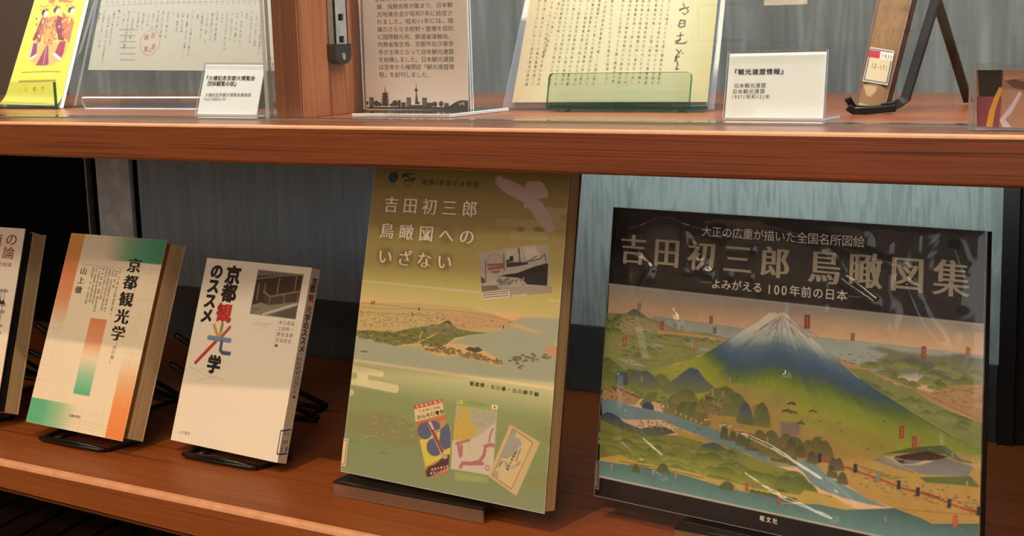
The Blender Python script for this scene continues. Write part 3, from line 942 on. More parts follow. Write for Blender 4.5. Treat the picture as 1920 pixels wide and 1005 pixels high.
d;94;92;1005 1685 63 10
d;95;92;1337 1677 36 9
d;91;93;1456 1724 33 12
d;94;92;1530 1727 35 15
d;95;93;989 1689 64 11
d;91;92;1202 1712 41 10
d;95;93;1098 1671 72 12
d;91;92;1239 1680 60 11
d;94;92;1169 1697 62 15
d;95;92;1188 1693 64 12
d;94;93;1345 1715 47 10
d;91;93;867 1692 62 22
d;95;92;1554 1730 52 18
d;94;93;1301 1675 32 16
d;95;92;1445 1700 47 10
d;91;93;761 1663 31 19
d;95;93;862 1690 41 13
d;95;93;1419 1713 64 17
d;94;93;1091 1688 55 21
d;91;92;1526 1723 51 21
d;95;92;1059 1657 60 17
d;94;93;1329 1704 33 19
d;94;92;1277 1699 59 19
d;91;93;1257 1670 41 16
d;91;93;1220 1707 33 19
d;94;93;978 1661 52 21
d;94;93;1153 1667 42 17
d;94;93;1146 1666 48 16
d;95;92;1093 1664 59 15
d;94;93;1247 1712 40 16
d;91;92;1216 1709 57 15
d;95;92;1420 1717 36 15
d;95;92;1469 1707 69 10
d;94;93;1406 1696 64 17
d;95;92;805 1693 58 19
d;95;92;981 1668 43 13
d;95;92;1050 1707 31 10
d;91;93;788 1632 34 15
d;91;93;949 1642 58 18
d;94;93;1034 1669 46 11
d;94;92;970 1679 58 18
d;95;93;1081 1659 72 15
d;94;93;938 1671 59 12
d;91;92;926 1693 35 10
d;95;93;1544 1711 39 19
d;91;92;978 1671 35 12
d;94;93;1346 1709 71 11
d;95;93;899 1642 57 21
d;94;93;900 1680 55 13
d;91;92;1060 1653 38 9
d;95;93;1248 1691 55 10
d;95;93;1006 1676 45 20
d;91;92;1004 1657 28 22
d;91;93;1028 1697 47 21
d;91;93;1328 1690 59 17
d;95;92;1426 1690 51 15
d;94;92;1154 1679 49 11
d;91;92;936 1700 59 15
d;94;93;845 1658 71 12
d;91;93;957 1645 48 13
d;91;93;1378 1695 62 19
d;94;92;1506 1711 46 15
d;94;93;918 1650 69 21
d;94;92;1157 1674 62 19
d;91;92;1277 1692 29 21
p;96;1209 1647 1253 1619 1307 1623 1347 1609 1398 1637 1330 1664;;
d;97;98;1816 1683 48 10
d;97;98;1749 1684 39 9
d;97;98;1679 1692 39 10
d;97;98;2064 1623 32 12
d;97;98;1901 1668 35 13
d;97;98;1837 1673 48 15
d;97;98;2038 1634 39 14
d;97;98;1907 1653 49 10
d;97;98;1895 1652 50 10
d;97;98;1751 1704 29 14
d;97;98;1723 1679 32 14
d;97;98;1780 1740 49 13
d;97;98;2024 1632 53 13
d;97;98;1724 1684 38 17
d;97;98;1845 1647 55 14
d;97;98;1752 1707 44 17
d;97;98;1752 1653 52 9
d;97;98;1749 1675 47 11
d;97;98;1775 1656 37 16
d;97;98;2007 1629 50 17
d;97;98;1944 1655 47 9
d;97;98;1908 1621 36 12
d;97;98;1897 1614 47 11
d;97;98;1712 1678 29 12
d;97;98;1729 1660 57 10
d;97;98;1719 1663 30 12
d;97;98;2022 1608 47 13
d;97;98;1803 1722 54 11
d;97;98;1875 1646 42 9
d;97;98;1917 1632 32 15
d;97;98;1803 1634 40 16
d;97;98;1850 1644 56 10
d;97;98;1672 1694 28 10
d;97;98;1780 1670 29 14
l;99;.44;14 1349 436 1346 693 1353 1063 1331 1305 1334 1543 1351 1684 1372
l;99;.44;14 1392 311 1382 691 1344
l;99;.44;13 1433 445 1415 823 1392 919 1358
l;100;1.41;678 1341 681 1358
l;100;1.42;610 1397 612 1414
l;100;1.38;886 1399 889 1416
l;100;1.48;164 1327 167 1345
l;100;1.48;139 1331 141 1349
l;100;1.3;1584 1415 1586 1432
l;101;1.23;78 1781 144 1779
l;102;.61;261 1498 279 1495
l;103;.59;588 1451 613 1450
l;103;.59;703 1395 731 1396
l;104;.62;95 1484 113 1485
l;103;.58;790 1486 807 1484
l;103;.61;235 1433 251 1429
l;103;.58;807 1365 822 1362
l;103;.61;160 1541 172 1540
l;103;.61;178 1444 193 1443
l;102;.6;497 1456 521 1453
l;105;.61;304 1488 329 1483
l;103;.61;176 1423 196 1419
l;104;.61;217 1546 232 1545
l;105;.62;43 1447 55 1448
l;102;.62;130 1542 155 1543
l;104;.6;507 1510 531 1506
l;102;.62;159 1456 176 1453
l;104;.58;804 1471 822 1468
l;105;.62;74 1527 91 1527
l;104;.61;247 1417 258 1414
l;104;.59;632 1498 649 1501
l;102;.6;428 1506 449 1503
l;105;.61;342 1446 368 1446
l;102;.61;260 1431 281 1428
l;102;.58;759 1440 772 1437
l;104;.59;565 1460 590 1456
l;103;.59;634 1400 648 1399
l;105;.61;271 1444 292 1445
l;104;.59;555 1473 576 1475
l;102;.58;813 1365 833 1364
l;104;.59;553 1426 579 1427
l;105;.6;514 1433 532 1432
l;102;.61;177 1432 204 1428
l;105;.6;464 1419 480 1421
l;104;.61;249 1497 272 1496
l;104;.62;35 1462 60 1459
l;103;.59;670 1384 689 1380
l;103;.59;570 1478 596 1473
l;102;.58;817 1414 831 1415
l;105;.61;236 1480 253 1480
l;103;.6;527 1475 550 1475
l;102;.59;591 1412 606 1415
l;105;.6;365 1465 389 1463
l;105;.58;780 1423 807 1420
l;102;.59;611 1505 623 1504
l;102;.6;409 1483 435 1479
l;105;.6;424 1478 451 1478
l;103;.59;686 1382 704 1379
l;103;.62;113 1427 133 1427
l;105;.59;549 1499 576 1496
l;104;.6;430 1482 442 1485
l;102;.61;286 1475 300 1475
l;105;.61;241 1542 266 1538
l;103;.59;567 1458 582 1457
l;104;.61;201 1474 213 1471
l;104;.61;287 1510 312 1512
l;104;.62;111 1499 123 1498
l;102;.61;238 1432 250 1430
l;105;.61;152 1544 168 1547
l;103;.62;67 1548 84 1544
l;103;.59;699 1441 722 1441
l;103;.62;24 1473 38 1474
l;104;.6;532 1435 548 1433
l;103;.58;791 1366 807 1368
l;102;.6;409 1439 424 1437
l;103;.62;104 1457 125 1457
l;104;.59;570 1452 584 1453
l;103;.62;45 1513 56 1514
l;104;.61;296 1439 322 1435
l;104;.61;210 1480 221 1477
l;104;.58;743 1443 770 1441
l;102;.59;569 1445 590 1440
l;105;.6;379 1511 392 1508
l;105;.62;76 1497 91 1499
l;105;.58;805 1447 823 1443
l;103;.61;314 1422 331 1424
l;105;.61;297 1530 308 1528
l;102;.59;564 1503 587 1500
l;103;.59;666 1486 685 1483
l;105;.61;242 1467 263 1468
l;102;.58;768 1371 779 1368
l;103;.59;628 1477 649 1472
l;103;.58;824 1409 836 1406
l;104;.58;797 1486 810 1484
l;104;.59;699 1413 712 1415
l;103;.58;765 1373 780 1369
l;102;.6;438 1522 454 1522
l;105;.6;435 1460 454 1462
l;102;.6;388 1504 413 1504
l;105;.61;181 1474 202 1474
l;102;.6;495 1482 521 1483
l;102;.6;488 1514 510 1511
l;104;.58;814 1386 829 1388
l;105;.6;524 1481 545 1479
l;103;.58;823 1413 838 1410
l;103;.61;304 1536 323 1536
l;102;.59;553 1420 577 1415
l;102;.62;108 1479 134 1481
l;103;.6;428 1452 449 1449
l;105;.59;554 1419 574 1418
l;102;.62;111 1442 128 1438
l;102;.59;687 1470 704 1467
l;103;.59;634 1406 657 1403
l;105;.62;26 1511 48 1513
l;103;.61;216 1512 236 1511
l;103;.62;107 1443 129 1445
l;105;.6;516 1454 537 1452
l;103;.61;246 1503 270 1500
l;103;.58;820 1438 841 1436
l;104;.59;681 1417 700 1418
l;102;.58;792 1380 819 1380
l;103;.59;576 1386 603 1383
l;102;.59;566 1468 582 1466
l;102;.62;130 1514 153 1512
l;103;.62;91 1545 110 1546
l;105;.61;339 1483 367 1479
l;104;.58;760 1481 774 1482
l;105;.58;755 1444 780 1441
l;102;.62;130 1503 145 1503
l;104;.62;53 1430 78 1428
l;106;.6;843 1441 858 1442
l;107;.42;904 1485 912 1484
l;84;.55;1410 1428 1437 1428
l;106;.62;644 1403 664 1401
l;108;.59;639 1517 652 1515
l;109;.57;227 1488 252 1486
l;84;.4;1003 1401 1029 1403
l;110;.48;277 1457 299 1458
l;109;.67;455 1423 488 1423
l;84;.57;326 1461 354 1457
l;109;.67;213 1423 228 1426
l;108;.66;410 1527 423 1525
l;109;.54;295 1520 326 1520
l;110;.51;730 1388 743 1386
l;110;.58;1231 1441 1255 1441
l;107;.43;790 1450 816 1451
l;110;.71;375 1458 383 1456
l;107;.71;595 1504 609 1508
l;109;.41;1291 1396 1300 1396
l;107;.63;141 1539 172 1539
l;108;.42;1222 1400 1236 1403
l;109;.68;757 1417 768 1420
l;107;.49;644 1503 661 1503
l;110;.42;1027 1410 1042 1411
l;107;.57;1070 1454 1081 1457
l;109;.57;507 1397 520 1397
l;110;.43;1392 1443 1421 1441
l;106;.56;17 1436 42 1438
l;107;.67;646 1462 661 1463
l;109;.63;332 1528 346 1528
l;84;.53;771 1415 792 1417
l;107;.48;315 1512 344 1514
l;108;.61;371 1498 404 1497
l;109;.51;1286 1363 1309 1360
l;110;.63;171 1547 181 1549
l;109;.58;1200 1424 1216 1424
l;110;.6;998 1472 1027 1468
l;108;.69;195 1503 210 1506
l;106;.52;819 1492 838 1491
l;109;.62;1331 1378 1345 1381
l;108;.58;1031 1451 1047 1451
l;108;.48;443 1507 460 1506
l;106;.72;356 1474 373 1474
l;107;.48;927 1415 952 1413
l;106;.51;959 1401 985 1399
l;84;.39;1369 1398 1383 1395
l;84;.47;1602 1393 1618 1391
l;109;.48;1624 1417 1634 1415
l;109;.67;1021 1413 1045 1411
l;108;.45;1269 1407 1295 1403
l;108;.65;1401 1426 1409 1425
l;106;.47;539 1453 549 1450
l;108;.57;595 1490 610 1491
l;110;.62;695 1511 705 1509
l;109;.39;1308 1428 1320 1429
l;109;.67;158 1444 181 1446
l;84;.47;124 1530 157 1531
l;84;.57;1633 1380 1656 1377
l;107;.54;1086 1450 1106 1453
l;107;.68;220 1437 232 1439
l;110;.58;532 1462 551 1460
l;107;.55;1457 1379 1476 1378
l;108;.48;1068 1454 1091 1450
l;84;.5;14 1426 35 1424
l;84;.48;371 1532 387 1530
l;106;.59;793 1430 818 1428
l;109;.47;1011 1395 1034 1397
l;109;.43;784 1416 794 1420
l;109;.65;1152 1443 1163 1446
l;108;.47;370 1460 399 1460
l;110;.62;601 1486 616 1485
l;107;.66;176 1482 192 1484
l;110;.73;212 1483 243 1479
l;107;.49;80 1437 97 1435
l;106;.54;56 1551 71 1549
l;110;.45;14 1503 36 1499
l;109;.47;525 1491 544 1494
l;84;.66;542 1408 571 1405
l;84;.56;732 1411 746 1411
l;110;.59;1047 1427 1067 1429
l;109;.63;862 1405 892 1406
l;110;.53;345 1490 377 1488
l;109;.68;637 1451 669 1452
l;107;.51;1162 1438 1186 1436
l;108;.58;1074 1397 1090 1393
l;108;.67;491 1483 520 1485
l;84;.56;340 1421 364 1419
l;108;.45;1221 1427 1234 1428
l;107;.4;1175 1371 1198 1371
l;108;.63;1181 1461 1196 1458
l;109;.68;799 1385 809 1386
l;109;.49;1200 1415 1225 1415
l;108;.47;394 1520 425 1518
l;106;.63;1118 1455 1138 1455
l;106;.42;791 1414 799 1415
l;110;.61;146 1470 172 1467
l;84;.53;439 1421 463 1422
l;108;.63;731 1410 745 1413
l;109;.51;1198 1374 1218 1376
l;84;.53;1212 1418 1234 1417
l;109;.59;881 1421 912 1420
l;107;.53;251 1487 262 1485
l;108;.67;60 1516 92 1518
l;107;.47;1222 1378 1230 1377
l;107;.63;590 1453 610 1456
l;107;.53;938 1414 962 1410
l;110;.48;247 1470 262 1469
l;109;.48;314 1411 340 1409
l;110;.51;671 1493 700 1489
l;110;.63;1446 1402 1465 1401
l;107;.5;230 1445 241 1446
l;110;.64;1546 1374 1553 1374
l;110;.47;192 1410 203 1414
l;84;.67;293 1444 303 1447
l;109;.57;452 1519 464 1521
l;109;.65;904 1396 927 1393
l;109;.45;1447 1382 1465 1382
l;107;.57;279 1479 301 1482
l;106;.46;1220 1387 1245 1384
l;110;.47;501 1403 524 1403
l;106;.48;668 1392 686 1394
l;107;.43;927 1422 957 1420
l;107;.49;936 1383 957 1380
l;84;.44;1545 1419 1571 1416
l;107;.47;1630 1408 1648 1409
l;108;.57;1613 1419 1631 1417
l;107;.51;218 1428 227 1425
l;108;.49;1159 1415 1175 1418
l;107;.64;456 1482 472 1485
l;84;.64;1335 1375 1344 1378
l;108;.47;771 1463 784 1465
l;107;.6;1448 1385 1467 1387
l;108;.64;84 1425 93 1428
l;84;.53;405 1441 413 1440
l;109;.39;1549 1384 1567 1382
l;107;.5;1634 1371 1646 1368
l;84;.65;1081 1412 1111 1412
l;84;.6;149 1478 159 1482
l;108;.46;1534 1427 1554 1429
l;108;.52;954 1481 979 1478
l;84;.64;590 1423 609 1419
l;106;.53;1036 1451 1061 1448
l;108;.61;498 1406 526 1402
l;109;.52;142 1451 153 1454
l;109;.63;1364 1418 1385 1415
l;106;.66;389 1502 411 1501
l;109;.63;1341 1427 1360 1424
l;110;.4;1031 1390 1057 1391
l;110;.62;984 1451 1015 1449
l;109;.42;551 1477 562 1480
l;106;.53;961 1432 972 1431
l;108;.64;1275 1448 1299 1444
l;106;.67;954 1470 978 1468
l;107;.5;1253 1452 1262 1454
l;109;.53;916 1489 933 1491
l;107;.59;16 1438 40 1436
l;84;.67;262 1434 282 1432
l;107;.57;1263 1371 1273 1375
l;84;.45;756 1478 779 1476
l;106;.53;1030 1472 1047 1474
l;109;.5;172 1416 182 1416
l;84;.41;765 1461 793 1461
l;84;.65;1151 1455 1178 1453
l;108;.69;771 1388 793 1390
l;108;.67;816 1500 835 1499
l;106;.55;78 1546 100 1544
l;109;.66;861 1486 888 1488
l;107;.68;41 1450 53 1449
l;109;.52;1037 1414 1061 1411
l;110;.41;1586 1394 1595 1396
l;106;.56;1618 1352 1635 1349
l;84;.63;867 1447 882 1447
l;110;.68;642 1420 651 1420
l;106;.68;280 1508 294 1507
l;84;.61;911 1419 934 1419
l;84;.44;876 1382 886 1380
l;106;.62;763 1416 790 1417
l;108;.66;415 1482 424 1483
l;106;.52;719 1392 742 1392
l;110;.6;912 1413 934 1414
l;107;.55;458 1519 482 1519
l;110;.52;282 1524 308 1520
l;107;.68;956 1477 968 1477
l;109;.43;977 1454 994 1457
l;111;.46;866 1552 885 1552
l;84;.84;381 1574 399 1567
l;81;.6;545 1573 553 1569
l;112;.78;161 1605 187 1606
l;81;.57;734 1536 758 1531
l;111;.68;1029 1512 1048 1515
l;82;.52;739 1531 756 1533
l;84;.56;905 1527 925 1524
l;84;.68;1160 1506 1173 1502
l;82;.75;152 1589 175 1584
l;81;.59;429 1616 454 1613
l;112;.8;759 1596 783 1598
l;84;.65;431 1637 453 1640
l;111;.59;180 1664 205 1660
l;82;.5;782 1573 798 1576
l;111;.61;992 1573 1002 1571
l;81;.74;643 1622 667 1617
l;81;.62;707 1607 716 1607
l;82;.74;411 1661 429 1654
l;81;.58;663 1544 677 1537
l;112;.56;903 1559 913 1562
l;81;.61;824 1602 841 1604
l;84;.57;167 1640 181 1638
l;84;.73;871 1540 890 1535
l;81;.59;345 1650 357 1656
l;81;.61;122 1600 146 1601
l;112;.88;532 1551 542 1547
l;84;.67;438 1578 459 1576
l;81;.89;330 1665 350 1660
l;112;.87;196 1599 216 1598
l;112;.66;669 1628 692 1631
l;84;.57;985 1537 1002 1537
l;84;.75;313 1640 327 1639
l;112;.67;317 1595 341 1595
l;84;.84;336 1633 359 1637
l;81;.68;746 1635 770 1636
l;111;.81;628 1618 647 1612
l;111;.56;230 1592 241 1592
l;81;.66;742 1531 751 1526
l;111;.78;867 1524 884 1519
l;111;.61;938 1544 945 1544
l;112;.61;264 1612 279 1613
l;111;.46;1105 1501 1123 1496
l;111;.86;786 1577 805 1574
l;111;.81;554 1607 570 1608
l;112;.89;63 1607 82 1608
l;112;.51;583 1667 607 1659
l;81;.59;1151 1542 1163 1537
l;81;.82;173 1597 184 1591
l;111;.55;475 1610 498 1603
l;112;.76;646 1646 668 1648
l;112;.72;369 1586 390 1580
l;82;.74;1017 1570 1040 1572
l;111;.74;113 1597 125 1595
l;84;.62;534 1638 547 1641
l;81;.5;114 1666 124 1667
l;81;.74;951 1588 967 1593
l;82;.65;311 1584 325 1584
l;82;.51;481 1646 499 1643
l;111;.6;632 1652 646 1646
l;112;.59;658 1619 671 1620
l;82;.87;183 1612 209 1610
l;81;.81;752 1530 766 1531
l;81;.85;541 1607 555 1611
l;82;.7;1076 1501 1096 1493
l;82;.84;66 1676 78 1678
l;81;.5;970 1514 978 1515
l;81;.78;758 1531 775 1526
l;82;.67;1097 1522 1120 1520
l;82;.89;549 1587 559 1591
l;81;.63;916 1538 923 1535
l;111;.89;408 1644 419 1648
l;82;.55;126 1602 149 1606
l;112;.88;603 1596 623 1594
l;112;.57;908 1529 922 1524
l;112;.8;133 1648 157 1652
l;111;.76;899 1544 908 1538
l;111;.83;1083 1517 1098 1516
l;81;.76;114 1598 126 1593
l;84;.85;351 1572 364 1569
l;111;.68;785 1600 809 1598
l;84;.71;861 1566 875 1563
l;81;.59;1157 1528 1173 1530
l;81;.68;332 1576 357 1574
l;81;.74;831 1604 851 1599
l;111;.57;1058 1575 1072 1570
l;84;.67;698 1581 707 1577
l;82;.77;921 1528 930 1528
l;84;.7;311 1586 337 1590
l;81;.6;508 1617 525 1613
l;82;.66;571 1565 585 1569
l;84;.77;420 1677 440 1674
l;112;.74;693 1621 711 1619
l;84;.77;552 1602 565 1596
l;81;.72;1093 1534 1115 1527
l;82;.86;494 1597 508 1590
l;112;.81;954 1514 968 1513
l;84;.8;251 1623 273 1625
l;84;.91;264 1644 278 1645
l;112;.78;544 1640 561 1636
l;112;.56;613 1607 635 1610
l;84;.78;736 1625 759 1627
l;112;.53;129 1613 153 1614
l;84;.52;866 1543 876 1544
l;111;.85;313 1594 328 1590
l;112;.76;623 1590 639 1583
l;82;.8;556 1575 571 1579
l;81;.87;429 1600 450 1605
l;82;.54;682 1648 705 1640
l;82;.68;1172 1495 1188 1495
l;82;.79;500 1658 509 1660
l;84;.62;290 1666 314 1661
l;112;.62;527 1629 546 1631
l;84;.48;602 1596 620 1600
l;84;.6;188 1605 210 1604
l;84;.85;142 1631 163 1636
l;111;.57;1045 1562 1069 1566
l;112;.59;834 1606 846 1603
l;81;.81;105 1597 118 1597
l;111;.85;618 1653 631 1652
l;112;.71;1105 1548 1121 1541
l;111;.52;351 1584 374 1587
l;81;.79;756 1591 764 1593
l;111;.85;601 1658 619 1652
l;82;.69;161 1639 181 1643
l;81;.72;728 1605 748 1601
l;81;.65;751 1629 776 1629
l;81;.71;565 1608 578 1608
l;112;.48;739 1588 748 1589
l;84;.58;512 1555 529 1549
l;82;.87;198 1674 217 1676
l;112;.65;975 1507 996 1501
l;82;.52;128 1646 141 1650
l;113;2.48;12 1869 2127 1869
l;114;5.57;0 1945 337 1955
l;115;7.42;-7 2051 510 2067
p;116;56 1939 193 1950 188 2072 64 2069;;
p;117;-21 1957 57 1948 61 1973 6 1980;;
e;118;9 2160;4.32 2.87;
e;119;26 2012;4.32 2.39;
p;120;17 2364 213 2329 468 2268 624 2315 799 2359 1082 2303 1445 2317 1642 2337 821 2532 508 2570 238 2507 17 2522;;2
p;121;1971 2196 2136 2173 2141 2328 1998 2286;;2
p;120;1901 2648 2006 2576 2134 2563 2142 2655 1980 2698;;2
l;122;.79;941 2341 978 2334
l;123;.79;942 2337 980 2338
l;124;.77;1211 2409 1222 2412
l;125;.8;829 2451 848 2442
l;123;.84;282 2534 317 2535
l;122;.82;581 2376 599 2381
l;124;.84;311 2343 348 2340
l;125;.81;638 2306 663 2303
l;124;.79;999 2329 1014 2329
l;123;.82;505 2517 520 2520
l;123;.85;218 2374 260 2370
l;124;.84;297 2513 326 2508
l;123;.79;924 2338 955 2329
l;125;.85;144 2587 161 2583
l;125;.85;66 2590 100 2595
l;124;.81;722 2439 755 2442
l;123;.77;1190 2318 1208 2322
l;126;.76;1444 2196 1477 2188
l;123;.79;888 2451 901 2454
l;125;.81;698 2369 735 2361
l;122;.84;224 2417 236 2415
l;124;.78;1104 2357 1141 2354
l;123;.8;809 2425 825 2425
l;124;.81;718 2394 738 2398
l;125;.82;542 2386 568 2387
l;124;.78;1088 2315 1103 2306
l;123;.83;425 2529 457 2534
l;125;.85;117 2492 138 2497
l;122;.83;360 2507 375 2512
l;125;.79;913 2447 929 2439
l;124;.85;171 2518 186 2510
l;123;.79;942 2424 972 2415
l;125;.76;1428 2257 1444 2261
l;125;.8;889 2282 906 2274
l;127;.76;1335 2226 1372 2220
l;125;.81;694 2506 718 2508
l;122;.77;1252 2421 1278 2420
l;122;.77;1178 2408 1211 2407
l;123;.86;85 2390 122 2379
l;123;.8;857 2396 879 2389
l;122;.8;899 2319 934 2315
l;122;.8;799 2288 823 2288
l;122;.81;605 2507 617 2514
l;122;.79;917 2272 952 2264
l;128;.76;1398 2229 1419 2222
l;125;.8;893 2310 905 2315
l;122;.77;1174 2432 1206 2436
l;125;.76;1365 2279 1385 2283
l;124;.81;734 2387 772 2380
l;123;.77;1222 2273 1250 2268
l;124;.77;1260 2337 1277 2342
l;122;.78;1132 2392 1151 2399
l;125;.78;1115 2429 1133 2436
l;125;.8;776 2486 790 2482
l;125;.8;830 2272 847 2268
l;122;.82;559 2332 586 2331
l;124;.81;616 2484 634 2475
l;129;.78;1058 2254 1082 2255
l;122;.8;831 2367 870 2371
l;122;.8;751 2443 780 2440
l;124;.78;1149 2371 1163 2365
l;125;.83;478 2376 498 2374
l;123;.78;1043 2434 1072 2439
l;122;.82;598 2423 639 2410
l;125;.78;1086 2348 1110 2344
l;124;.82;532 2437 559 2439
l;124;.84;230 2450 249 2452
l;122;.79;1007 2413 1028 2404
l;125;.83;410 2399 439 2390
l;124;.81;724 2454 751 2453
l;124;.84;292 2402 335 2392
l;124;.85;178 2558 204 2564
l;123;.79;927 2453 938 2445
l;125;.76;1375 2278 1407 2267
l;122;.83;337 2504 367 2497
l;122;.82;568 2444 600 2440
l;125;.8;758 2455 786 2448
l;130;.76;1449 2199 1470 2195
l;122;.84;225 2575 260 2569
l;123;.79;972 2382 1004 2381
l;125;.8;840 2324 852 2320
l;123;.79;967 2308 996 2304
l;122;.79;913 2445 929 2448
l;122;.83;344 2518 369 2521
l;131;.77;1314 2239 1325 2233
l;123;.78;1100 2330 1133 2332
l;124;.78;1082 2328 1112 2325
l;125;.77;1237 2289 1265 2293
l;123;.78;1146 2368 1164 2360
l;125;.84;331 2414 358 2410
l;125;.83;387 2468 413 2464
l;122;.82;520 2490 562 2491
l;125;.76;1328 2310 1353 2313
l;132;.77;1321 2254 1338 2253
l;122;.8;902 2281 935 2279
l;124;.82;623 2310 653 2304
l;123;.85;189 2501 217 2491
l;122;.79;940 2428 971 2423
l;124;.82;600 2359 626 2354
l;130;.76;1434 2197 1446 2204
l;126;.76;1412 2207 1450 2197
l;125;.8;780 2388 797 2385
l;123;.77;1168 2420 1184 2421
l;124;.76;1309 2368 1332 2374
l;122;.82;492 2418 508 2422
l;125;.76;1324 2397 1347 2402
l;125;.84;245 2439 288 2427
l;124;.78;1167 2364 1193 2370
l;125;.77;1276 2376 1299 2375
l;123;.83;366 2506 381 2500
l;125;.75;1468 2319 1491 2325
l;125;.81;625 2399 636 2394
l;125;.76;1437 2328 1463 2323
l;123;.83;462 2374 491 2366
l;122;.77;1248 2422 1282 2417
l;124;.83;417 2478 451 2468
l;122;.75;1487 2372 1502 2366
l;124;.84;223 2530 266 2520
l;124;.82;572 2368 598 2362
l;125;.82;622 2324 651 2328
l;123;.84;241 2492 262 2499
l;125;.8;855 2296 872 2293
l;123;.82;598 2368 619 2365
l;133;.78;1176 2240 1190 2238
l;125;.83;477 2324 498 2318
l;124;.83;347 2477 376 2467
l;122;.81;694 2380 709 2386
l;122;.79;972 2327 1010 2327
l;123;.86;50 2389 67 2387
l;134;.76;1431 2242 1441 2238
l;122;.79;1025 2396 1055 2391
l;123;.79;973 2336 1005 2341
l;125;.79;1003 2338 1034 2342
l;123;.85;106 2394 118 2399
l;124;.8;871 2407 899 2404
l;124;.81;759 2356 771 2358
l;122;.76;1392 2276 1409 2281
l;122;.81;632 2362 656 2362
l;125;.79;922 2382 938 2378
l;123;.78;1042 2444 1055 2443
l;135;.89;410 2645 491 2638
p;136;729 2192 1020 2091 1161 2479 1160 2710 944 2777;;
p;137;726 2188 1018 2091 1029 2121 738 2219;;
p;138;738 2219 1029 2121 1060 2213 763 2322;;
p;139;764 2326 880 2292 1092 2222 1079 2260 983 2301 779 2361;;
p;140;828 2474 1141 2310 1157 2539 1063 2594 917 2690;;
e;141;874 2385;7.96 7.3;
e;141;958 2327;7.34 4.09;
e;141;991 2509;8.43 7.7;
e;141;1102 2406;4.45 10.81;
p;141;1034 2353 1100 2289 1148 2418 1156 2489 1087 2517 1035 2453;;
p;142;882 2310 926 2295 1095 2534 1064 2557;;
l;143;1.48;887 2305 947 2374 1079 2541
l;144;1.81;945 2379 967 2371
l;144;1.81;960 2398 981 2390
l;144;1.8;974 2417 996 2409
l;144;1.8;989 2436 1011 2428
l;144;1.8;1004 2454 1025 2447
l;144;1.79;1018 2473 1040 2466
l;144;1.79;1033 2492 1054 2484
l;144;1.79;1047 2511 1069 2503
l;144;1.79;1062 2529 1083 2522
p;145;921 2725 945 2685 998 2659 1034 2635 1069 2602 1092 2553 1152 2548 1158 2651 972 2768 938 2773;;
e;146;1102 2570;3.33 2.25;
p;147;1003 2749 1159 2660 1160 2710 961 2772;;
p;148;1175 2076 1595 2071 1608 2659 1177 2666;;
p;149;1175 2076 1595 2071 1596 2122 1176 2130;;
p;150;1179 2078 1233 2077 1234 2104 1180 2107;;
l;151;.67;1185 2090 1213 2090
p;152;1536 2074 1593 2071 1593 2108 1537 2109;;
e;153;1565 2092;1.29 1.14;
p;154;1320 2133 1590 2129 1578 2214 1436 2296 1332 2239;;
p;155;1210 2139 1297 2123 1325 2177 1322 2249 1424 2289 1388 2352 1339 2399 1177 2432 1170 2270 1197 2213;;
p;156;1166 2424 1339 2399 1480 2308 1583 2214 1607 2651 1182 2661;;
l;157;2.2;1212 2445 1297 2414 1339 2399
l;157;2.75;1236 2459 1262 2545
l;157;2.74;1268 2454 1272 2535
l;157;3.28;1277 2632 1295 2598 1381 2589 1464 2559 1501 2500 1507 2454
l;157;3.22;1504 2428 1555 2403 1587 2407
l;157;1.6;1541 2379 1546 2325 1567 2269
l;157;2.71;1360 2593 1498 2571
l;158;.27;1331 2427 1436 2501
l;158;.27;1331 2427 1397 2533
l;158;.27;1380 2277 1517 2249
l;159;.27;1327 2195 1424 2191 1575 2188
l;158;.27;1379 2367 1480 2308 1566 2207
l;160;.38;1277 2367 1280 2365
l;161;.39;1189 2237 1199 2241
l;162;.39;1174 2203 1176 2209
l;160;.39;1208 2274 1210 2267
l;160;.38;1258 2340 1266 2333
l;163;.39;1172 2235 1170 2230
l;160;.38;1350 2273 1348 2271
l;160;.38;1407 2294 1413 2288
l;162;.38;1288 2202 1286 2208
l;160;.38;1321 2388 1324 2395
l;160;.39;1205 2412 1198 2407
l;162;.39;1187 2209 1191 2205
l;160;.38;1283 2351 1284 2347
l;160;.39;1214 2376 1205 2382
l;160;.38;1312 2376 1314 2371
l;162;.38;1286 2212 1287 2210
l;160;.39;1201 2385 1196 2384
l;160;.38;1364 2353 1364 2349
l;164;.38;1278 2195 1281 2188
l;165;.39;1252 2174 1254 2182
l;160;.39;1242 2338 1245 2345
l;160;.39;1229 2302 1230 2299
l;160;.39;1206 2415 1197 2418
l;160;.38;1388 2372 1383 2371
l;160;.38;1265 2366 1271 2361
l;161;.39;1215 2237 1208 2244
l;160;.39;1192 2355 1200 2353
l;160;.38;1297 2379 1295 2378
l;166;.39;1179 2170 1175 2172
l;165;.39;1194 2183 1194 2179
l;167;.39;1251 2238 1247 2246
l;160;.39;1208 2274 1211 2268
l;160;.38;1328 2357 1326 2349
l;160;.38;1246 2390 1247 2385
l;160;.39;1233 2376 1237 2370
l;160;.38;1379 2301 1385 2298
l;160;.39;1206 2286 1215 2292
l;160;.38;1380 2322 1384 2323
l;160;.38;1297 2368 1295 2374
l;162;.39;1170 2211 1172 2217
l;160;.38;1351 2375 1352 2367
l;160;.38;1317 2331 1318 2336
l;162;.39;1215 2203 1206 2207
l;166;.38;1294 2171 1293 2170
l;160;.38;1370 2373 1368 2377
l;160;.38;1301 2364 1298 2359
l;160;.38;1267 2377 1277 2374
l;160;.39;1222 2338 1223 2333
l;160;.38;1352 2385 1355 2381
l;160;.38;1274 2379 1275 2386
l;160;.38;1350 2335 1347 2341
l;160;.38;1354 2370 1356 2377
l;160;.39;1216 2390 1210 2388
l;166;.39;1168 2167 1168 2175
l;160;.39;1202 2280 1202 2279
l;160;.38;1330 2279 1334 2283
l;168;.39;1171 2198 1165 2200
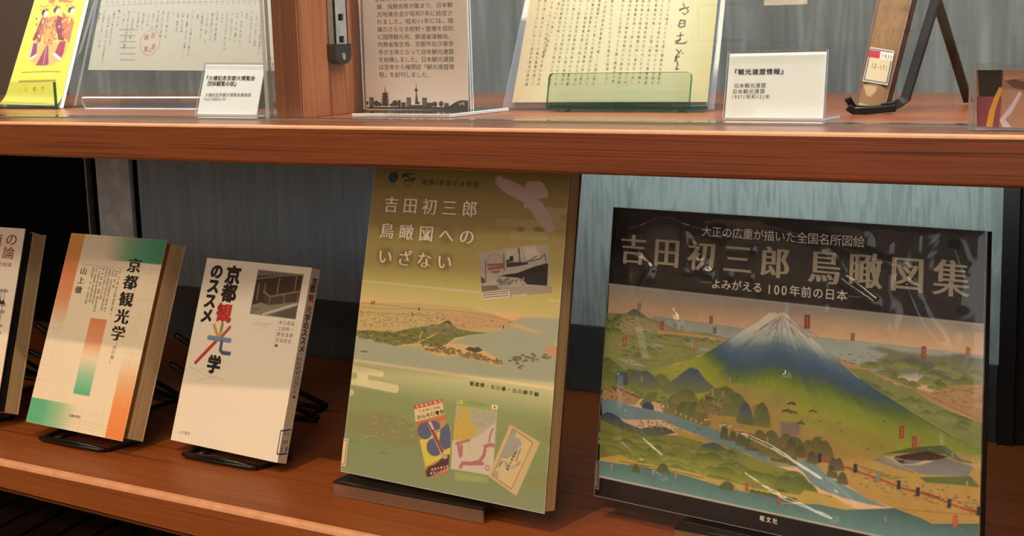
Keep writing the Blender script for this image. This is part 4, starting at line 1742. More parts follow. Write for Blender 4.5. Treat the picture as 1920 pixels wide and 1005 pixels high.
l;163;.38;1310 2229 1312 2230
l;166;.39;1198 2169 1199 2172
l;169;.39;1193 2150 1187 2145
l;166;.38;1276 2168 1284 2171
l;167;.39;1219 2244 1222 2246
l;160;.38;1272 2273 1266 2274
l;169;.39;1240 2147 1239 2141
l;160;.39;1179 2275 1177 2282
l;160;.38;1255 2312 1246 2310
l;166;.38;1298 2166 1301 2162
l;160;.38;1268 2253 1262 2261
l;160;.38;1358 2289 1365 2285
l;160;.38;1381 2272 1377 2266
l;165;.39;1238 2187 1238 2186
l;160;.38;1359 2339 1364 2343
l;160;.38;1394 2370 1403 2369
l;160;.39;1218 2382 1211 2375
l;170;.39;1246 2173 1252 2171
l;160;.39;1247 2311 1252 2317
l;160;.39;1246 2293 1253 2288
l;160;.38;1273 2257 1280 2262
l;165;.39;1215 2181 1215 2181
l;160;.39;1185 2263 1190 2257
l;160;.38;1323 2357 1330 2361
l;163;.38;1266 2236 1263 2232
l;171;.38;1308 2220 1315 2220
l;172;.38;1285 2167 1292 2159
l;160;.38;1366 2255 1375 2262
l;160;.38;1327 2318 1318 2323
l;171;.39;1220 2214 1219 2221
l;165;.39;1216 2176 1207 2179
l;160;.38;1249 2299 1257 2299
l;160;.39;1201 2332 1199 2336
l;160;.38;1344 2329 1340 2326
l;165;.39;1264 2191 1263 2185
l;160;.38;1353 2339 1345 2337
l;164;.39;1264 2191 1266 2188
l;160;.38;1375 2347 1377 2344
l;160;.38;1264 2270 1254 2268
l;160;.38;1365 2254 1364 2257
l;160;.38;1394 2335 1402 2332
l;160;.38;1322 2398 1325 2403
l;160;.38;1345 2392 1352 2399
l;160;.38;1280 2347 1284 2342
l;163;.39;1215 2235 1209 2231
l;173;.38;1502 2216 1506 2211
l;174;.38;1368 2199 1369 2207
l;175;.37;1560 2239 1566 2238
l;176;.37;1567 2194 1564 2188
l;175;.38;1400 2247 1402 2243
l;175;.38;1435 2250 1441 2243
l;177;.38;1367 2251 1358 2254
l;175;.38;1450 2241 1446 2234
l;178;.38;1366 2175 1366 2174
l;179;.38;1387 2227 1393 2220
l;180;.38;1343 2165 1346 2162
l;181;.38;1361 2153 1360 2149
l;182;.38;1528 2198 1526 2193
l;183;.38;1337 2187 1342 2190
l;184;.38;1529 2168 1537 2167
l;181;.38;1401 2145 1392 2153
l;185;.38;1355 2154 1363 2159
l;178;.38;1387 2183 1383 2180
l;182;.38;1417 2196 1418 2192
l;173;.38;1508 2210 1504 2212
l;181;.38;1520 2141 1515 2150
l;181;.38;1468 2153 1462 2148
l;173;.38;1529 2207 1532 2203
l;180;.38;1517 2166 1516 2161
l;186;.37;1563 2154 1568 2151
l;176;.38;1428 2196 1428 2190
l;178;.38;1503 2184 1502 2177
l;180;.38;1485 2157 1488 2161
l;175;.38;1453 2241 1450 2249
l;176;.38;1473 2196 1470 2191
l;187;.38;1448 2251 1458 2247
l;180;.38;1396 2165 1390 2166
l;180;.38;1519 2165 1525 2167
l;178;.38;1422 2178 1424 2173
l;179;.37;1542 2226 1551 2225
l;173;.38;1468 2209 1476 2214
l;173;.38;1514 2203 1515 2209
l;175;.38;1362 2244 1364 2243
l;184;.37;1558 2169 1551 2177
l;188;.38;1368 2216 1369 2213
l;176;.38;1439 2192 1433 2187
l;180;.38;1460 2163 1469 2167
l;180;.38;1356 2163 1365 2161
l;189;.38;1458 2135 1458 2130
l;173;.38;1493 2205 1490 2212
l;179;.38;1390 2224 1387 2222
l;190;.38;1434 2219 1439 2219
l;187;.38;1417 2247 1418 2253
l;185;.37;1564 2155 1564 2159
l;182;.38;1472 2197 1465 2199
l;191;.38;1527 2134 1523 2142
l;192;.38;1525 2129 1529 2121
l;179;.38;1426 2224 1430 2229
l;184;.38;1497 2170 1490 2176
l;179;.37;1563 2222 1560 2221
l;178;.38;1422 2183 1422 2182
l;193;.38;1356 2266 1356 2268
l;175;.38;1466 2241 1460 2235
l;175;.38;1416 2246 1406 2245
l;194;.38;1393 2262 1397 2260
e;195;1546 2599;2.45 2.46;
e;156;1546 2599;1.38 1.49;
p;196;1228 2681 1562 2676 1561 2720 1230 2748;;1
p;197;1731 2211 2034 2315 1850 2781 1561 2663;;
p;198;1760 2240 1970 2323 1799 2737 1597 2654;;
p;199;1763 2248 1962 2328 1796 2729 1606 2651;;
p;200;1763 2248 1804 2264 1788 2308 1846 2313 1861 2367 1827 2389 1831 2432 1733 2491 1671 2500 1688 2410;;
p;200;1648 2583 1673 2517 1710 2529 1725 2571 1770 2607 1738 2542 1782 2570 1861 2523 1862 2480 1839 2509 1782 2562 1714 2511;;
p;200;1606 2651 1629 2612 1661 2611 1656 2669;;
l;201;.83;1853 2394 1818 2504
e;202;228 212;5.38 4.98;
l;203;.5;224 165 214 196
l;203;.5;203 214 272 240
l;204;1.36;330 200 355 179 390 174 419 184 450 176
l;204;1.36;336 207 365 191 394 198 419 219 452 221 473 210
l;204;1.36;363 236 399 233 436 241 463 235 482 213
e;205;239 455;9.95 8.12;7
e;205;467 455;9.76 8.03;7
e;205;690 456;9.56 7.93;7
e;205;908 456;9.37 7.84;7
e;205;1122 457;9.19 7.76;7
e;205;224 689;9.92 8.12;7
e;205;455 691;9.72 8.02;7
e;205;681 692;9.53 7.93;7
e;205;903 694;9.34 7.83;7
e;205;1120 695;9.15 7.74;7
e;205;235 919;9.87 8.1;7
e;205;463 920;9.67 8.01;7
e;205;686 921;9.48 7.91;7
e;205;905 923;9.29 7.82;7
p;206;638 751 664 700 705 656 695 690 715 734;;
p;207;1257 817 1960 711 2037 1100 1346 1219;;
p;208;1541 779 1646 766 1751 748 1875 795 1877 820 1686 856 1557 858;;2
p;209;1707 763 1824 731 1882 795 1760 845;;2
p;210;1325 1105 2028 1046 2037 1100 1346 1219;;
p;211;1476 1031 1673 1017 1618 1077 1504 1079;;
p;212;1496 1005 1578 981 1668 968 1841 901 1963 866 1979 874 1985 1049 1781 1052 1733 1013 1671 1005;;
p;213;1518 991 1560 957 1663 925 1764 876 1894 837 1938 798 1959 863 1841 901 1667 965 1578 981;;
p;214;1556 889 1613 879 1778 869 1776 887 1662 913 1564 926;;
p;215;1585 832 1622 826 1628 863 1612 876 1589 875;;
p;214;1554 868 1584 857 1590 881 1556 886;;
l;214;1.19;1672 759 1697 886
l;214;.88;1522 817 1544 952
l;214;.78;1339 885 1364 1065
l;214;.38;1707 763 1755 864
l;214;.38;1677 771 1630 829
l;214;.64;1763 870 1855 815
l;214;.8;1792 862 1894 834 1938 796 1955 857
l;214;.43;1841 901 1778 1022
l;216;2.23;1371 920 1527 904
l;216;2.22;1382 951 1534 925
l;216;1.11;1408 974 1470 979 1499 961 1423 973
l;217;.67;1354 915 1370 845 1429 816 1493 837 1527 897
l;218;.86;1715 1017 1718 1027
l;218;.88;1512 1041 1515 1051
l;219;.86;1683 1034 1685 1044
l;220;.86;1748 997 1751 1008
l;218;.87;1595 1007 1597 1017
l;219;.87;1577 1070 1580 1080
l;218;.88;1516 1049 1518 1059
l;218;.87;1607 1041 1610 1052
l;218;.86;1676 1024 1679 1034
l;220;.87;1524 1074 1527 1084
l;219;.88;1532 1019 1535 1030
l;219;.86;1744 1005 1746 1015
l;218;.86;1743 1050 1746 1060
l;220;.88;1500 1069 1502 1079
l;219;.87;1610 1028 1613 1038
l;220;.87;1574 1025 1577 1036
l;219;.88;1457 1047 1459 1057
l;220;.87;1561 1020 1564 1030
l;220;.88;1530 1017 1532 1027
l;218;.88;1475 1043 1478 1053
l;219;.86;1672 1039 1675 1049
l;219;.87;1617 1072 1620 1082
l;219;.87;1652 1012 1655 1022
l;218;.86;1670 1027 1673 1037
l;218;.88;1510 1025 1512 1035
l;220;.86;1678 1044 1680 1054
l;218;.87;1629 1024 1632 1034
l;220;.86;1728 1027 1731 1037
l;220;.86;1745 1011 1748 1021
l;219;.87;1587 1034 1589 1045
l;219;.86;1688 1007 1690 1017
l;218;.88;1495 1038 1498 1048
l;219;.87;1634 1006 1637 1016
l;220;.87;1629 1005 1632 1015
l;220;.86;1741 1015 1743 1025
l;218;.87;1534 1045 1537 1055
l;218;.86;1687 1020 1689 1031
l;219;.87;1640 1059 1642 1069
l;219;.88;1535 1018 1538 1028
l;218;.87;1554 1041 1556 1051
l;220;.87;1590 1020 1593 1031
l;220;.88;1492 1013 1495 1024
l;218;.87;1575 1010 1578 1021
l;218;.87;1602 1045 1605 1056
l;219;.87;1625 1013 1627 1023
l;219;.86;1686 1032 1689 1042
p;221;1303 1016 1349 1041 1357 1071 1319 1080;;
p;222;1321 1099 1481 1081 1516 1115 1334 1148;;
p;223;1331 1152 1610 1107 1624 1169 1343 1218;;
p;224;1638 1155 1789 1128 1794 1140 1643 1166;;
l;225;.72;1347 1161 1600 1120
l;225;.72;1349 1178 1602 1138
l;225;.72;1351 1196 1604 1157
''', text=[
  ('劉建輝・石川肇・古川綾子編',(131.6,192.4),(196.5,193.2),4.42,3.95,226,(0.03,0.03)),
  ('北鮮旅行案内',(76.9,218.9),(100,211.3),3.14,2.51,227,(0.02,0.02)),
  ('立山天口霊奴',(79.5,227.8),(103.3,219.8),4.54,3.65,228,(0.03,0.03)),
  ('の史蹟と探勝',(80.3,222.4),(99,216.8),2.96,2.37,229,(0.02,0.02)),
  ('産業の都立見',(99.2,270.1),(114.2,264.9),2.45,2.25,230,(0.02,0.02)),
  ('東洋二三二二',(98.5,273.5),(114.5,268.2),2.34,2.25,231,(0.02,0.02)),
  ('日本交通案内',(127.6,208.7),(147.3,208.5),3.27,2.85,232,(0.02,0.02)),
  ('日本鉄道案内図',(126.2,269.3),(153.2,269.8),3.24,2.65,233,(0.02,0.02)),
  ('亜細亜大地図',(180.4,244),(174.3,257.6),2.61,2.34,234,(0.02,0.02)),
  ('交通案内',(168.1,251.6),(165.7,257.2),1.9,1.74,235,(0.02,0.02)),
  ('NIAC',(18.8,28.3),(24.8,28.3),2.88,2.39,236,(0.01,0.01)),
  ('日文研',(36.9,27.7),(43.2,27.9),3.08,2.85,237,(0.01,0.01)),
  ('想像×創造する帝国',(59.6,24.4),(116.7,24.7),6.19,5.32,238,(0.02,0.01)),
  ('吉田初三郎',(23.9,45.5),(112.2,45.7),17.33,14.94,239,(0.01,-0.01)),
  ('鳥瞰図への',(22.4,68.9),(112,69.5),17.26,14.92,239,(0.01,-0.01)),
  ('いざない',(23.5,91.9),(90.5,92.3),17.36,14.98,239,(0.01,-0.01)),
  ]),
 'atlas_book': dict(quad=[[0.1063, 0.1202, 0.0205], [0.4273, 0.0865, 0.0205], [0.4162, 0.1296, 0.2571], [0.1067, 0.1621, 0.2573]], size=(317.0, 240.6), res=1.9, art='''
p;240;0 2406 3170 2406 3170 0 0 0;;
g;v;632:241 700:242 768:243 860:244;12 642 3180 652 3174 2262 40 2237
p;245;457 863 744 871 997 871 1292 878 1870 876 2487 866 3174 866 3182 1059 1782 1120 453 1110;;
l;246;.41;457 863 744 871 997 871 1292 878
l;246;.35;1870 876 2487 866 3174 866
p;247;11 879 202 866 322 846 405 877 512 897 672 947 1002 945 1176 971 974 1100 515 1299 257 1399 4 1478;;
p;248;151 905 393 892 646 950 466 991 228 1028 63 1012;;1
p;249;491 966 750 952 1003 961 1164 972 1080 999 752 988 519 997;;
p;250;909 1064 1010 1069 949 1101 886 1099;;
p;250;473 1080 577 1079 529 1130 410 1132;;
p;251;143 1243 285 1237 434 1281 288 1282;;
p;252;196 870 241 834 273 819 314 827 350 851 412 879 325 882;253;
l;254;.43;23 1022 175 1040 472 1075 758 1081 962 1096
l;254;.41;465 974 673 963 878 963 1041 967 1165 979
l;254;.42;148 1225 378 1232 561 1215
l;254;.4;752 988 955 993 1093 1005
l;254;.4;685 1134 700 1165 588 1223
d;255;256;933 1029 40 25
d;257;256;815 1026 43 26
d;255;256;814 1039 57 20
d;257;256;487 1026 45 19
d;255;256;1075 1016 65 20
d;255;256;884 1024 73 22
d;258;256;965 999 85 27
d;258;256;553 1020 65 23
d;257;256;614 1016 46 13
d;257;256;529 1029 45 26
d;257;256;573 1026 48 16
d;257;256;839 1028 48 23
d;255;256;783 1014 83 20
d;255;256;975 1008 82 18
d;258;256;888 1011 58 14
d;257;256;917 1025 74 16
d;257;256;628 1026 77 16
d;255;256;802 1029 62 14
d;255;256;918 1022 67 29
d;257;256;755 1024 91 23
d;255;256;838 1035 95 20
d;258;256;892 1029 93 18
d;258;256;1039 1014 70 22
d;257;256;907 1014 90 15
d;255;256;964 1003 77 23
d;257;256;674 1013 74 22
d;255;256;1075 1006 81 21
d;257;256;777 1034 78 25
d;258;256;701 1023 80 15
d;257;256;1027 1031 56 26
d;258;256;539 1034 76 24
d;257;256;687 1014 67 18
d;257;256;588 1046 48 16
d;258;256;827 1032 59 18
d;258;256;1076 996 83 16
d;257;256;621 1044 56 25
d;255;256;1056 1030 89 28
d;258;256;696 1032 61 15
d;255;256;517 1034 50 27
d;258;256;509 1020 80 18
d;255;256;461 1046 83 18
d;255;256;668 1008 92 14
d;258;256;940 1018 68 28
d;258;256;830 1020 92 17
d;258;256;584 1015 80 21
d;257;256;750 1036 56 16
d;257;256;767 1039 96 18
d;258;256;629 1033 64 24
d;258;256;934 1020 40 25
d;255;256;886 1021 89 23
d;255;256;528 1033 68 22
d;255;256;1049 1013 62 15
d;257;256;770 1024 52 28
d;257;256;788 1029 78 20
d;255;256;731 1024 65 17
d;257;256;1031 1028 69 28
d;257;256;466 1048 44 28
d;258;256;572 1045 52 27
d;258;256;841 1018 78 28
d;257;256;722 1011 99 15
d;255;256;544 1040 77 29
d;257;256;653 1021 80 15
d;258;256;708 1013 88 22
d;257;256;800 1040 54 21
d;257;256;606 1012 78 27
d;255;256;875 1001 53 13
d;255;256;655 1011 81 28
d;258;256;1015 1029 66 28
d;257;256;917 1014 51 16
d;255;256;1057 1007 56 26
l;259;.63;136 933 178 937
l;260;.63;243 919 291 919
l;259;.64;20 941 40 943
l;261;.64;89 976 117 976
l;262;.63;197 954 250 955
l;261;.63;117 923 145 924
l;260;.63;208 947 255 952
l;262;.62;331 972 356 977
l;262;.62;356 922 378 929
l;260;.64;52 1055 94 1055
l;259;.64;46 1049 68 1055
l;259;.63;108 1015 140 1020
l;262;.62;322 1015 336 1020
l;260;.62;348 979 375 983
l;262;.63;156 960 177 960
l;261;.62;335 1016 357 1024
l;262;.64;50 1021 72 1029
l;260;.63;228 951 271 952
l;261;.63;210 891 231 898
l;259;.63;179 980 195 984
l;260;.63;212 1029 229 1033
l;259;.64;91 1041 142 1038
l;261;.62;262 934 286 942
l;260;.62;300 937 333 939
l;261;.63;208 1019 248 1019
l;262;.62;332 883 367 887
l;260;.64;82 1016 96 1021
l;261;.63;144 1034 195 1032
l;260;.62;275 935 301 936
l;261;.63;242 907 281 909
l;260;.63;205 892 255 898
l;259;.64;27 976 61 981
l;262;.62;277 1005 307 1007
l;261;.62;269 927 283 928
l;262;.63;127 941 170 943
l;260;.62;348 902 394 905
l;259;.63;196 916 235 918
l;260;.64;46 1023 101 1028
l;260;.63;127 1005 155 1009
l;259;.62;357 996 409 994
d;263;264;129 899 65 23
d;265;264;117 908 80 24
d;263;264;19 946 60 28
d;263;264;24 1027 73 39
d;263;264;69 1014 79 24
d;265;264;104 1024 53 32
d;266;264;98 927 79 30
d;265;264;106 1016 58 38
d;263;264;87 940 49 32
d;266;264;59 976 76 34
d;263;264;126 967 47 22
d;263;264;79 1006 50 25
d;266;264;55 963 84 38
d;265;264;57 1032 83 22
d;263;264;123 1022 60 25
d;263;264;140 1020 56 33
d;267;268;451 1129 92 34
d;269;268;341 1197 83 35
d;269;268;406 1162 111 33
d;269;268;374 1152 117 29
d;269;268;527 1120 93 22
d;267;268;300 1158 76 20
d;267;268;223 1216 131 31
d;267;268;236 1185 124 25
d;267;268;493 1171 83 28
d;267;268;336 1190 111 30
d;269;268;213 1179 101 21
d;267;268;330 1209 103 25
d;267;268;304 1146 90 31
d;269;268;479 1144 130 25
p;270;2316 909 2414 886 2561 904 2704 904 2845 905 2982 878 3169 889 3168 1087 2966 1114 2732 1043 2495 1084 2370 1007 2465 938;;1
p;271;2845 933 2914 897 3017 876 3169 900 3170 933 2962 969;272;1
p;273;2563 972 2610 938 2645 931 2705 944 2800 955 2882 1002 2918 1053 2803 1056 2660 1018 2541 1032 2483 1085 2422 1082 2516 1001;274;1
p;275;2670 971 2777 992 2766 1005 2683 998;;
d;276;277;2862 1079 81 52
d;278;277;2867 1101 99 44
d;278;256;2587 1116 137 36
d;279;256;2677 1127 106 29
d;279;256;2605 1152 98 35
d;279;277;2652 995 140 51
d;278;277;2756 1011 117 42
d;276;256;3008 1027 126 44
d;278;277;2391 1101 136 37
d;276;277;2858 1100 114 41
d;279;256;2863 1113 105 49
d;278;277;2525 1060 97 50
d;276;256;2542 1014 110 46
d;279;277;2838 1051 101 34
d;278;277;2661 1140 83 51
d;276;277;2971 1087 87 48
d;279;277;2356 1187 126 45
d;279;256;2470 1084 84 35
d;279;277;2518 1093 87 43
d;279;256;2919 1069 92 41
d;279;277;2826 1122 110 46
d;276;277;2719 996 120 33
d;276;277;2445 1074 139 28
d;278;256;2334 1037 156 44
d;279;256;2361 1035 125 42
d;276;256;3054 1047 97 38
d;276;256;2542 1118 125 36
d;278;277;2783 1063 98 51
d;278;277;2738 1007 134 36
d;278;256;2879 979 135 51
d;278;256;3123 1007 139 50
d;276;277;3064 1048 140 48
d;278;277;2894 1112 84 29
d;279;277;2526 1012 88 42
d;276;256;2766 1098 144 51
d;279;277;2750 1029 102 50
d;279;256;2808 1046 105 39
d;279;277;3041 1067 138 51
d;278;277;2489 1153 100 53
d;278;256;2575 995 147 46
d;276;256;2981 1002 77 46
d;278;277;2461 1006 95 43
p;280;2044 1005 2146 1022 2273 1054 2422 1082 2544 1124 2676 1152 2806 1169 2966 1097 3173 1065 3169 1330 3062 1301 2924 1265 2808 1236 2689 1173 2496 1130 2323 1082 2148 1069;;
p;281;2148 1069 2323 1071 2497 1141 2677 1163 2808 1236 2925 1270 3062 1307 3174 1329 3174 1527 2975 1447 2622 1307 2327 1175 2225 1118;;
d;282;283;2755 1270 177 43
d;284;283;2774 1326 115 40
d;285;283;2708 1256 117 39
d;282;283;2333 1185 150 50
d;285;283;2660 1253 129 53
d;284;283;2392 1201 110 50
d;284;283;2470 1236 171 43
d;282;283;2610 1266 146 39
d;285;283;3026 1384 146 40
d;285;283;2982 1319 115 37
d;285;283;2339 1196 152 45
d;282;283;2697 1280 129 56
d;285;283;2690 1290 139 38
d;284;283;2655 1261 158 37
d;282;283;2405 1224 149 45
d;284;283;3031 1410 126 38
d;284;283;3038 1336 162 48
d;282;283;2645 1271 132 56
d;285;283;2890 1340 121 43
d;282;283;2932 1323 134 48
d;284;283;3042 1369 143 47
d;282;283;2343 1197 113 41
d;282;283;2891 1327 148 56
d;282;283;2910 1317 141 53
d;285;283;3021 1401 151 36
d;285;283;2283 1178 141 58
l;286;.37;2422 1082 2617 1137 2854 1219 3174 1318
l;286;.39;2044 1005 2322 1059 2434 1092
l;286;.35;2909 1121 3175 1131
l;286;.35;2806 1180 3168 1087
l;286;.35;2898 1157 3026 1240 3161 1232
l;287;.51;2818 1202 2838 1203
l;287;.5;2899 1148 2922 1153
l;288;.49;3051 1157 3071 1152
l;288;.5;2907 1123 2922 1122
l;289;.5;3026 1203 3052 1205
l;290;.51;2822 1154 2841 1157
l;290;.49;3055 1184 3067 1188
l;287;.51;2855 1170 2862 1167
l;287;.5;2932 1122 2952 1126
l;288;.51;2833 1149 2839 1150
l;288;.49;3146 1120 3157 1117
l;289;.51;2879 1174 2903 1178
l;290;.5;3030 1206 3042 1202
l;287;.51;2812 1163 2826 1164
l;287;.51;2827 1163 2839 1162
l;290;.49;3098 1161 3120 1166
l;287;.5;2976 1128 2990 1128
l;287;.49;3084 1111 3090 1108
l;287;.51;2833 1172 2849 1175
l;288;.5;2951 1128 2968 1130
l;289;.49;3048 1206 3065 1205
l;288;.5;2997 1163 3015 1166
l;287;.49;3055 1151 3062 1157
l;289;.51;2826 1151 2850 1146
l;288;.51;2867 1223 2881 1221
l;289;.5;2961 1140 2971 1137
l;287;.51;2825 1211 2852 1206
l;287;.49;3154 1178 3168 1182
l;287;.5;2998 1182 3016 1185
l;287;.5;2956 1210 2972 1211
l;289;.5;3038 1191 3067 1194
l;290;.49;3127 1113 3141 1112
l;290;.51;2830 1129 2840 1134
l;288;.5;2894 1183 2919 1179
l;290;.5;2991 1210 3003 1217
l;287;.5;3002 1099 3012 1105
l;290;.5;2975 1134 2983 1139
l;289;.51;2853 1140 2869 1144
l;288;.49;3071 1117 3086 1120
l;290;.49;3142 1124 3166 1122
l;289;.5;2957 1217 2982 1218
l;287;.5;3028 1201 3054 1201
l;290;.49;3093 1155 3113 1159
l;288;.49;3080 1176 3099 1180
l;289;.5;3029 1099 3035 1101
l;288;.5;2942 1160 2949 1159
l;289;.5;2892 1199 2901 1198
l;290;.5;2985 1179 3008 1173
l;287;.5;2957 1120 2975 1124
l;289;.51;2859 1215 2875 1213
l;288;.49;3088 1135 3111 1135
l;289;.5;3018 1103 3025 1102
l;288;.5;2998 1179 3009 1186
l;289;.5;2980 1148 2986 1151
l;289;.49;3153 1185 3169 1185
l;289;.5;2952 1140 2964 1136
l;288;.5;2931 1225 2955 1229
l;288;.5;2897 1181 2924 1175
l;287;.49;3110 1100 3134 1099
l;290;.5;2929 1191 2938 1188
l;291;.5;2365 1041 2377 1041
l;292;.49;2413 1000 2422 1003
l;292;.5;2286 1008 2300 1011
l;293;.5;2270 1042 2281 1047
l;291;.5;2260 985 2269 984
l;292;.5;2323 995 2341 999
l;293;.51;2166 968 2180 969
l;291;.51;2176 969 2192 969
l;293;.51;2201 1032 2218 1033
l;292;.5;2224 957 2231 960
l;291;.5;2336 1019 2351 1022
l;293;.49;2401 979 2419 981
l;293;.51;2188 1014 2201 1017
l;292;.51;2106 987 2123 986
l;292;.51;2205 959 2213 965
l;292;.51;2088 972 2096 971
l;291;.5;2356 966 2368 965
l;292;.5;2278 970 2290 975
l;293;.5;2320 1039 2336 1037
l;291;.5;2219 1007 2229 1011
l;292;.51;2138 1068 2150 1070
l;293;.5;2334 969 2345 968
l;293;.5;2269 1026 2278 1025
l;292;.5;2273 986 2291 989
l;291;.5;2265 954 2273 952
l;293;.5;2243 978 2260 976
l;292;.51;2137 1066 2153 1070
l;293;.51;2185 1035 2200 1037
l;291;.5;2258 1029 2274 1031
l;292;.5;2235 1044 2243 1043
l;293;.51;2088 1004 2095 1002
l;293;.5;2313 946 2330 951
l;291;.5;2381 981 2397 981
l;293;.5;2373 955 2387 957
l;291;.51;2102 978 2112 976
l;291;.5;2214 1011 2227 1010
l;291;.51;2138 1026 2147 1023
l;291;.51;2168 977 2175 975
l;293;.51;2090 1029 2108 1030
l;292;.5;2366 981 2382 981
c;1614 711;.17;4.05;0:294 99:295 171:296 247:297 324:298 405:299 468:300 549:301 675:302 854:303 1079:304 1304:305;1499 730 1529 732 1556 724 1576 736 1598 721 1640 723 1650 725 1747 793 1870 882 2030 995 2226 1124 2439 1224 2682 1333 2975 1450 3184 1520 3169 1725 2645 1834 2070 1757 1358 1626 -148 1493 19 1499 255 1377 514 1288 816 1184 974 1100 1129 998 1293 881 1397 812
l;306;.3;1619 742 1626 770
l;307;.36;1763 806 1870 863
l;307;.57;1484 856 1383 956
l;306;.41;1613 777 1610 856
l;308;.33;1702 768 1758 794
l;307;.34;1487 864 1417 940
l;308;.36;1831 832 1911 871
l;307;.3;1537 788 1430 870
l;309;.49;1639 778 1677 857
l;309;.56;1800 816 1852 841
l;308;.4;1744 793 1835 840
l;310;.65;1611 830 1609 889
l;306;.34;1522 817 1438 899
l;308;.4;1611 844 1609 887
l;308;.66;1643 766 1661 790
l;307;.5;1594 843 1589 874
l;307;.56;1657 838 1673 884
l;308;.56;1560 795 1522 842
l;308;.64;1631 775 1658 851
l;308;.71;1466 837 1420 871
l;307;.61;1632 744 1690 802
l;307;.58;1657 757 1741 817
l;309;.54;1681 807 1733 871
l;309;.35;1659 801 1691 856
l;310;.46;1535 809 1466 880
l;306;.48;1615 750 1615 837
l;308;.39;1538 782 1470 833
l;308;.64;1700 818 1748 869
l;310;.52;1645 797 1679 879
l;308;.47;1756 824 1819 868
l;308;.34;1662 789 1727 877
l;308;.27;1601 748 1572 791
l;307;.32;1602 746 1550 824
l;309;.27;1626 792 1632 830
l;306;.42;1705 815 1730 839
l;306;.5;1620 741 1646 816
l;307;.29;1793 828 1925 903
l;306;.6;1727 838 1814 924
l;308;.47;1552 799 1518 838
l;306;.31;1591 782 1553 869
l;306;.65;1683 815 1737 884
l;310;.54;1571 767 1471 859
l;310;.43;1610 784 1604 864
l;307;.67;1566 827 1527 906
l;310;.61;1605 780 1594 845
l;307;.59;1532 805 1427 904
l;306;.43;1611 763 1606 820
l;308;.69;1615 740 1617 825
l;310;.32;1755 830 1829 886
l;309;.61;1637 805 1646 836
l;307;.71;1668 792 1692 822
l;307;.28;1617 797 1619 861
l;308;.45;1731 821 1817 892
l;310;.65;1584 749 1434 857
l;306;.43;1616 749 1622 837
l;307;.65;1552 820 1488 915
l;307;.34;1619 759 1630 838
l;307;.71;1650 752 1764 837
l;309;.56;1694 831 1759 916
l;307;.71;1651 770 1673 796
l;307;.7;1626 756 1658 844
l;307;.28;1577 852 1567 884
l;309;.43;1732 792 1836 850
l;308;.6;1666 812 1691 854
l;306;.68;1580 845 1553 933
l;310;.63;1625 810 1631 856
l;307;.38;1622 752 1639 818
l;308;.65;1656 824 1681 882
l;309;.28;1681 776 1732 815
l;307;.5;1683 763 1739 793
l;307;.53;1613 740 1607 781
l;306;.66;1656 840 1678 899
l;308;.32;1618 741 1629 791
l;307;.66;1620 765 1623 791
l;307;.68;1754 816 1851 879
l;306;.48;1541 851 1506 910
l;308;.46;1595 824 1589 856
l;308;.36;1613 744 1601 832
l;306;.66;1679 760 1781 813
l;308;.33;1500 818 1449 859
l;306;.38;1621 758 1635 826
l;309;.65;1526 860 1492 910
l;306;.45;1658 845 1675 891
l;310;.53;1590 786 1553 876
l;307;.34;1592 801 1576 851
l;308;.64;1561 844 1518 936
l;307;.32;1677 827 1731 914
l;310;.61;1464 846 1346 940
l;308;.55;1589 760 1518 853
l;309;.66;1485 832 1446 864
l;308;.67;1612 765 1606 827
l;307;.36;1829 829 1974 898
l;309;.46;1550 777 1421 879
l;309;.55;1638 778 1664 835
l;306;.33;1586 755 1538 801
l;309;.49;1618 854 1620 920
l;306;.31;1714 809 1751 840
l;309;.63;1629 742 1679 800
l;307;.58;1527 832 1451 924
l;310;.38;1668 760 1763 820
l;307;.61;1612 844 1610 937
l;310;.48;1623 756 1638 810
l;308;.29;1642 776 1666 819
l;308;.46;1496 836 1436 891
l;306;.59;1590 786 1562 853
l;308;.69;1707 776 1837 845
l;307;.52;1624 748 1655 821
l;310;.56;1605 804 1598 851
l;310;.69;1613 766 1612 794
l;306;.65;1490 819 1372 907
l;306;.35;1615 775 1616 840
l;308;.31;1602 747 1567 800
l;310;.41;1568 782 1499 862
l;306;.34;1499 810 1393 886
l;309;.41;1597 760 1574 803
l;306;.65;1504 812 1449 854
l;309;.62;1602 752 1551 849
l;308;.44;1552 788 1460 878
l;306;.58;1647 763 1720 849
l;310;.5;1411 872 1315 940
l;306;.31;1535 794 1457 859
l;306;.31;1488 870 1449 915
l;308;.54;1649 806 1668 850
l;308;.29;1539 803 1492 851
l;307;.64;1584 773 1516 872
l;308;.53;1653 750 1732 798
l;308;.7;1629 754 1650 794
l;310;.52;1641 755 1674 793
l;306;.38;1633 778 1654 838
l;307;.49;1694 828 1749 899
l;307;.63;1466 849 1426 883
l;307;.33;1627 777 1641 838
l;307;.61;1551 791 1493 849
l;306;.37;1641 780 1667 835
l;309;.68;1765 830 1853 890
l;310;.72;1654 773 1706 834
l;308;.52;1670 754 1770 805
l;310;.63;1718 795 1770 831
l;306;.42;1761 837 1839 896
l;306;.47;1755 792 1915 867
l;309;.71;1571 781 1514 853
l;310;.7;1620 759 1627 803
l;307;.33;1686 777 1740 815
l;309;.69;1686 830 1721 882
l;306;.58;1754 805 1820 843
l;306;.54;1661 767 1700 801
l;306;.62;1768 803 1855 846
l;308;.51;1620 747 1633 810
l;306;.48;1743 808 1818 855
l;306;.67;1600 766 1568 854
l;311;.39;974 1100 1129 998 1293 881 1397 812 1499 730
l;311;.36;1650 725 1747 793 1870 882 2030 995 2226 1124
p;312;589 1245 812 1124 857 1130 889 1143 816 1184;313;
p;314;1028 1360 1269 1312 1509 1355 1796 1399 1625 1524 1942 1564 2248 1640 2407 1670 2541 1639 2959 1554 3176 1582 3169 2024 2838 2092 2555 2032 2038 1891 1642 1852 1815 1827 1444 1779 1216 1714 937 1695;315;1
